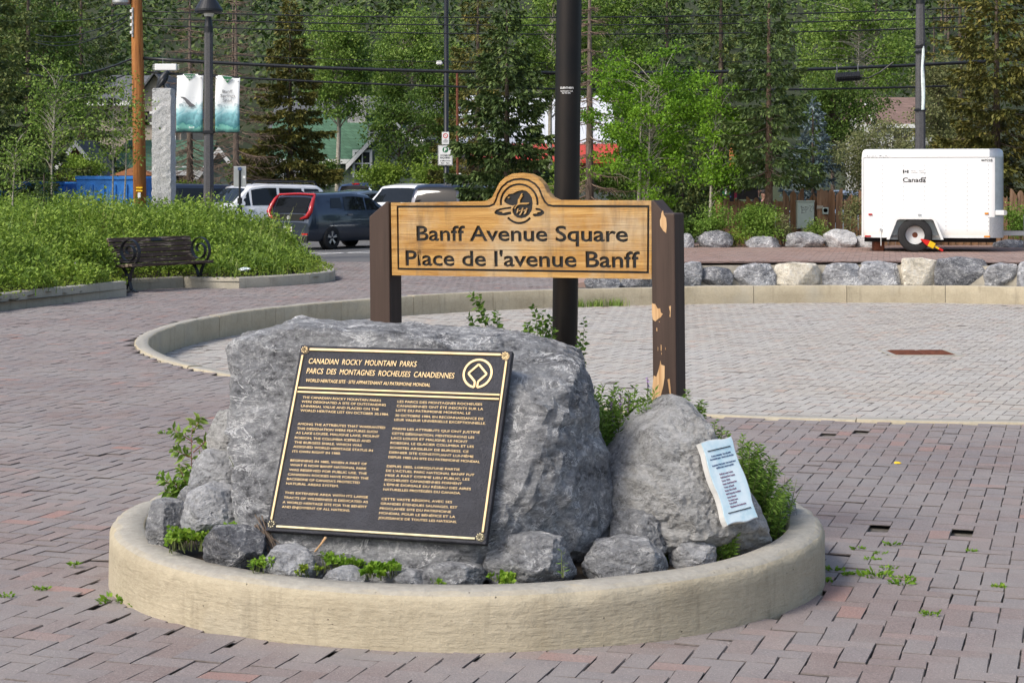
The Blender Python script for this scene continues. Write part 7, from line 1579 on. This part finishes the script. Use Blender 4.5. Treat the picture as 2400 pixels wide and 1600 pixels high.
def plant(name, label, stems, D, seed, nleaf=16, ls=.03, wd=.5, mat='lf_plant', stem='stem', group='plants in the planter', spread=.0, cat='plant', **kw):
    """stems: list of ((px,py),(px,py)) base and tip pixels"""
    rng = np.random.default_rng(seed); b = P(*stems[0][0], D); o = thing(name, label, cat, tuple(b), 0, group); mb = MB(); parts = []
    for s in stems:
        yo = rng.normal(0, spread) if spread else 0; sprig(mb, parts, P(*s[0], D) - b + np.array([0, yo, 0]), P(*s[1], D) - b + np.array([0, yo * 1.4, 0]), rng, nleaf, ls, wd, **kw)
    mb.obj('stems', M[stem], o); leaf_obj('leaves', parts, M[mat], o); return o
def bunch(x0, x1, yb, y0, y1, n, seed, lean=8):
    r0 = random.Random(seed); return [((r0.uniform(x0, x1), yb + r0.uniform(-6, 6)),) * 1 + ((r0.uniform(x0, x1) if lean > 50 else 0, 0),) for _ in range(n)] if False else [(lambda bx: ((bx, yb + r0.uniform(-5, 5)), (bx + r0.uniform(-lean, lean), r0.uniform(y0, y1))))(r0.uniform(x0, x1)) for _ in range(n)]
plant('leafy_shoot', 'tall leafy shoot rising behind the big boulder left of the pole', [((1160, 815), (1104, 686)), ((1162, 815), (1122, 690)), ((1165, 815), (1165, 730)), ((1150, 810), (1098, 742)), ((1172, 815), (1190, 775))], 8.25, 1, 30, .042, .62)
plant('leafy_shoot', 'bushy leafy shoots close to the left side of the pole', [((1265, 830), (1252, 712)), ((1270, 830), (1290, 740)), ((1260, 830), (1234, 755)), ((1280, 835), (1296, 770)), ((1250, 825), (1226, 775)), ((1275, 830), (1270, 730))], 8.45, 2, 28, .040, .62)
plant('leafy_shoot', 'leafy shoots showing just right of the pole', [((1350, 870), (1368, 748)), ((1352, 870), (1362, 830)), ((1350, 870), (1370, 842)), ((1345, 880), (1360, 780))], 8.5, 3, 20, .036, .62)
plant('leafy_shoot', 'small shoot tips peeking over the boulder top', [((1035, 805), (1026, 777)), ((1062, 805), (1064, 774)), ((1085, 805), (1088, 786))], 7.9, 4, 12, .034, .6)
plant('leafy_shoot', 'yellow-green shoot beside the pole foot', [((1300, 870), (1310, 828)), ((1290, 868), (1286, 840))], 8.2, 5, 10, .03, .6)
plant('sage_clump', 'dense green clump with purple flowers between the two boulders', bunch(1385, 1520, 1075, 905, 1010, 80, 6, 16), 7.85, 6, 40, .046, .30, spread=.10, start=.15, hang=.15)
for i, (fx, fy, fb) in enumerate(((1433, 930, 1000), (1455, 925, 990), (1473, 925, 990), (1437, 970, 1010), (1518, 888, 940))):
    rng_ = np.random.default_rng(i); b = P(fx, fb, 7.8); o = thing('flower_spike', ('purple flower spike left in the clump', 'purple flower spike in the middle of the clump', 'purple flower spike right in the clump', 'pale flower spike low in the clump', 'tall purple flower spike against the right sign post')[i], 'flower', tuple(b), 0, 'purple flower spikes'); tp_ = P(fx, fy, 7.8) - b
    MB().tube([(0, 0, 0), tuple(tp_)], .002, 4).obj('stalk', M['stem'], o); q = rng_.uniform(.35, 1, 26)[:, None]; leaf_obj('petals', [leaf_quads(tp_ * q + rng_.normal(0, .002, (26, 3)), rng_.normal(0, 1, (26, 3)), .011, .008, rng_)], M['petal'], o)
plant('leafy_shoot', 'upright spiky shoots right of the right sign post', [((1602, 985), (1612, 912)), ((1640, 1000), (1640, 936)), ((1628, 990), (1632, 950)), ((1612, 990), (1600, 930)), ((1640, 990), (1652, 945))], 7.85, 7, 40, .032, .34)
plant('leafy_shoot', 'spiky shoots behind the top right of the pale boulder', [((1680, 1060), (1676, 985)), ((1705, 1080), (1702, 1012)), ((1735, 1110), (1742, 1020)), ((1690, 1070), (1690, 1000))], 7.75, 8, 40, .034, .34)
plant('juniper_spray', 'dense green sprays spilling along the right side of the pale boulder', [(lambda t_, r0: ((1730 + 70 * t_ + r0.uniform(-14, 20), 1150 + 120 * t_ + r0.uniform(-20, 20)), (1752 + 78 * t_ + r0.uniform(-25, 34), 1048 + 120 * t_ + r0.uniform(-30, 25))))(k / 64, random.Random(k)) for k in range(64)], 7.52, 9, 52, .036, .30, spread=.07, start=.1)
plant('rowan_sapling', 'rowan sapling with red stem left of the boulder', [((455, 1150), (452, 985)), ((452, 1035), (402, 1005)), ((452, 1010), (470, 978)), ((453, 1060), (500, 1018)), ((453, 1075), (405, 1052)), ((454, 1085), (488, 1060)), ((453, 1110), (486, 1092)), ((455, 1120), (420, 1105))], 7.5, 10, 22, .050, .42, 'lf_aspen', 'stem_red', start=.35, sr=.0022)
plant('rowan_shoot', 'dark green leafy shoots at the left rim under the rowan sapling', [((440, 1165), (372, 1114)), ((445, 1165), (420, 1095)), ((450, 1165), (450, 1095)), ((438, 1165), (385, 1150)), ((455, 1160), (465, 1100)), ((440, 1165), (405, 1125))], 7.42, 11, 24, .050, .5, 'lf_plant', 'stem_red')
def clover(label, x0, x1, yb, yt, D, seed, n, ls=.02, mat='lf_weed', name='clover_patch'):
    r0 = random.Random(seed); st = []
    for _ in range(n):
        t_ = r0.random(); st.append(((x0 + (x1 - x0) * t_, yb(t_) if callable(yb) else yb), (x0 + (x1 - x0) * t_ + r0.uniform(-12, 12), (yt(t_) if callable(yt) else yt) + r0.uniform(0, 14))))
    return plant(name, label, st, D, seed, 8, ls * 1.35, .85, mat, start=.55, hang=.1, spread=.02)
clover('bright clover in front of the left rim rocks', 400, 475, 1290, 1240, 6.86, 20, 34, .02); clover('clover trailing between the pale rock and the dark rock', 470, 575, lambda q: 1262 - 30 * q, lambda q: 1240 - 28 * q, 6.9, 21, 26, .02)
clover('small clover tuft left of the blue-grey front rock', 590, 650, 1345, 1302, 6.55, 22, 18, .018); clover('yellow-green stonecrop beside the blue-grey front rock', 690, 745, 1350, 1318, 6.52, 23, 18, .014, 'lf_ground', 'stonecrop'); clover('tall yellow-green stonecrop under the plaque', 756, 845, lambda q: 1335, lambda q: 1290 + 20 * q, 6.62, 24, 44, .015, 'lf_weed', 'stonecrop')
clover('leafy weed hanging over the front rim', 860, 935, 1352, 1318, 6.5, 25, 30, .022); clover('tiny weed at the foot of the large front rock', 1150, 1205, 1360, 1345, 6.45, 26, 14, .018); clover('tiny weed between the low front rocks', 1020, 1042, 1362, 1350, 6.46, 27, 8, .015)
plant('fern', 'ferns growing at the foot of the pale boulder', bunch(1565, 1725, 1320, 1235, 1290, 34, 28, 30), 6.98, 28, 34, .030, .34, start=.2); plant('grass_tuft', 'single grass stalk before the large front rock', [((1318, 1352), (1316, 1290)), ((1320, 1352), (1322, 1315))], 6.46, 29, 6, .03, .15); plant('grass_tuft', 'thin weed growing up the blue-grey left rock', [((566, 1150), (536, 1068)), ((566, 1150), (556, 1100))], 7.12, 30, 12, .014, .2); plant('grass_tuft', 'grass wisps at the right rim', [((1850, 1215), (1868, 1120)), ((1845, 1215), (1840, 1110)), ((1840, 1215), (1880, 1140))], 7.62, 31, 5, .03, .1)
tw = thing('dead_twigs', 'dry brown twigs lying between the left rocks and the boulder', 'twigs', tuple(P(620, 1290, 6.8))); mb = MB(); r0 = random.Random(3); b = P(620, 1290, 6.8)
for k in range(16): a_ = P(r0.uniform(596, 622), r0.uniform(1205, 1245), 6.8) - b; c_ = P(r0.uniform(618, 655), r0.uniform(1268, 1310), 6.74) - b; mb.tube([tuple(a_), tuple((a_ + c_) / 2 + np.array([r0.uniform(-.01, .01), -.01, .005])), tuple(c_)], [.0028, .0022, .0012], 5)
mb.obj('twig_bundle', M['twig'], tw)
tw = thing('dead_twigs', 'bent dry stalk under the lower edge of the plaque', 'twigs', tuple(P(745, 1290, 6.6))); b = P(745, 1290, 6.6); MB().tube([tuple(P(738, 1292, 6.6) - b), tuple(P(752, 1275, 6.58) - b), tuple(P(764, 1258, 6.58) - b)], [.003, .0035, .005], 6).obj('stalk', M['bare_wood'], tw)
# ---- weeds in the paving joints
def weed(label, px, py, s, seed, n=44, z=0.0, D=None, mat='lf_weed'):
    g = G(px, py, z); g[2] = z + float(zg(g[0], g[1])); rng = np.random.default_rng(seed); o = thing('paving_weed', label, 'weed', tuple(g), 0, 'weeds in the paving joints'); a = rng.uniform(0, 6.283, n); r_ = rng.uniform(0, 1, n) ** .6 * s
    pos = np.stack([r_ * np.cos(a) * 1.4, r_ * np.sin(a), rng.uniform(0, .35, n) * s + .004], 1); leaf_obj('leaves', [leaf_quads(pos, np.stack([np.cos(a), np.sin(a), rng.uniform(.1, 1.2, n)], 1), rng.uniform(.6, 1.2, n) * max(.018, s * .6), rng.uniform(.4, .7, n) * max(.018, s * .6), rng)], M[mat], o)
    MB().tube([(0, 0, -.01), (0, 0, .01)], .003, 4).obj('root', M['stem'], o)
for i, (lab, x, y, s) in enumerate((('largest weed tuft in the paving right of the planter', 2048, 1358, .055), ('weed tuft lowest in the row right of the planter', 2115, 1378, .04), ('weed tuft just above the lowest one', 2120, 1364, .028), ('small weed at the upper end of the weed row', 2090, 1280, .03), ('weed left of the largest tuft', 1950, 1339, .035), ('tiny weed in a joint near the planter', 2012, 1290, .022), ('weed beside the upper joint weeds', 2043, 1316, .025), ('weed tuft above the largest tuft', 2062, 1302, .022), ('weed at the rim foot on the right', 1924, 1370, .035), ('weed at the rim foot lower right', 1848, 1418, .04), ('weed along the rim foot between the other two', 1898, 1392, .03), ('sprout in a joint at the far right', 2276, 1296, .02), ('sprout in a joint low on the right', 2180, 1460, .025), ('sprout near the right picture edge', 2342, 1385, .02), ('weed at the rim foot on the left', 272, 1425, .05), ('weed at the rim foot further along the left', 345, 1438, .04), ('tiny weed in the paving at far left', 98, 1392, .022), ('tiny weed near the left picture edge', 10, 1412, .025), ('sprout in the paving behind the rowan sapling', 385, 1017, .03), ('sprout in the joint left of the planter', 175, 1326, .018), ('weed right of the largest tuft', 2083, 1337, .03), ('yellow sprout near the bottom joint weeds', 1990, 1352, .018))): weed(lab, x, y, s, 700 + i)
for i, (x, lab) in enumerate(((1358, 'grass tuft at the foot of the basin kerb right of the pole'), (1400, 'middle grass tuft at the foot of the basin kerb'), (1442, 'right grass tuft at the foot of the basin kerb'))):
    a_ = (x - 1200) / F; yy = arc_y(a_ * 29.2, -.22); rng_ = np.random.default_rng(i); n = 90; V, Fq = blades(rng_.normal(0, .10, n), rng_.normal(0, .03, n), np.zeros(n), rng_.uniform(.06, .17, n), rng_, .006); tag(link('grass_tuft', mesh_np('grass_tuft', V, Fq), M['lf_grass'], None, (a_ * yy, yy, BZ)), lab, 'grass', 'grass tufts by the basin kerb', 'stuff')
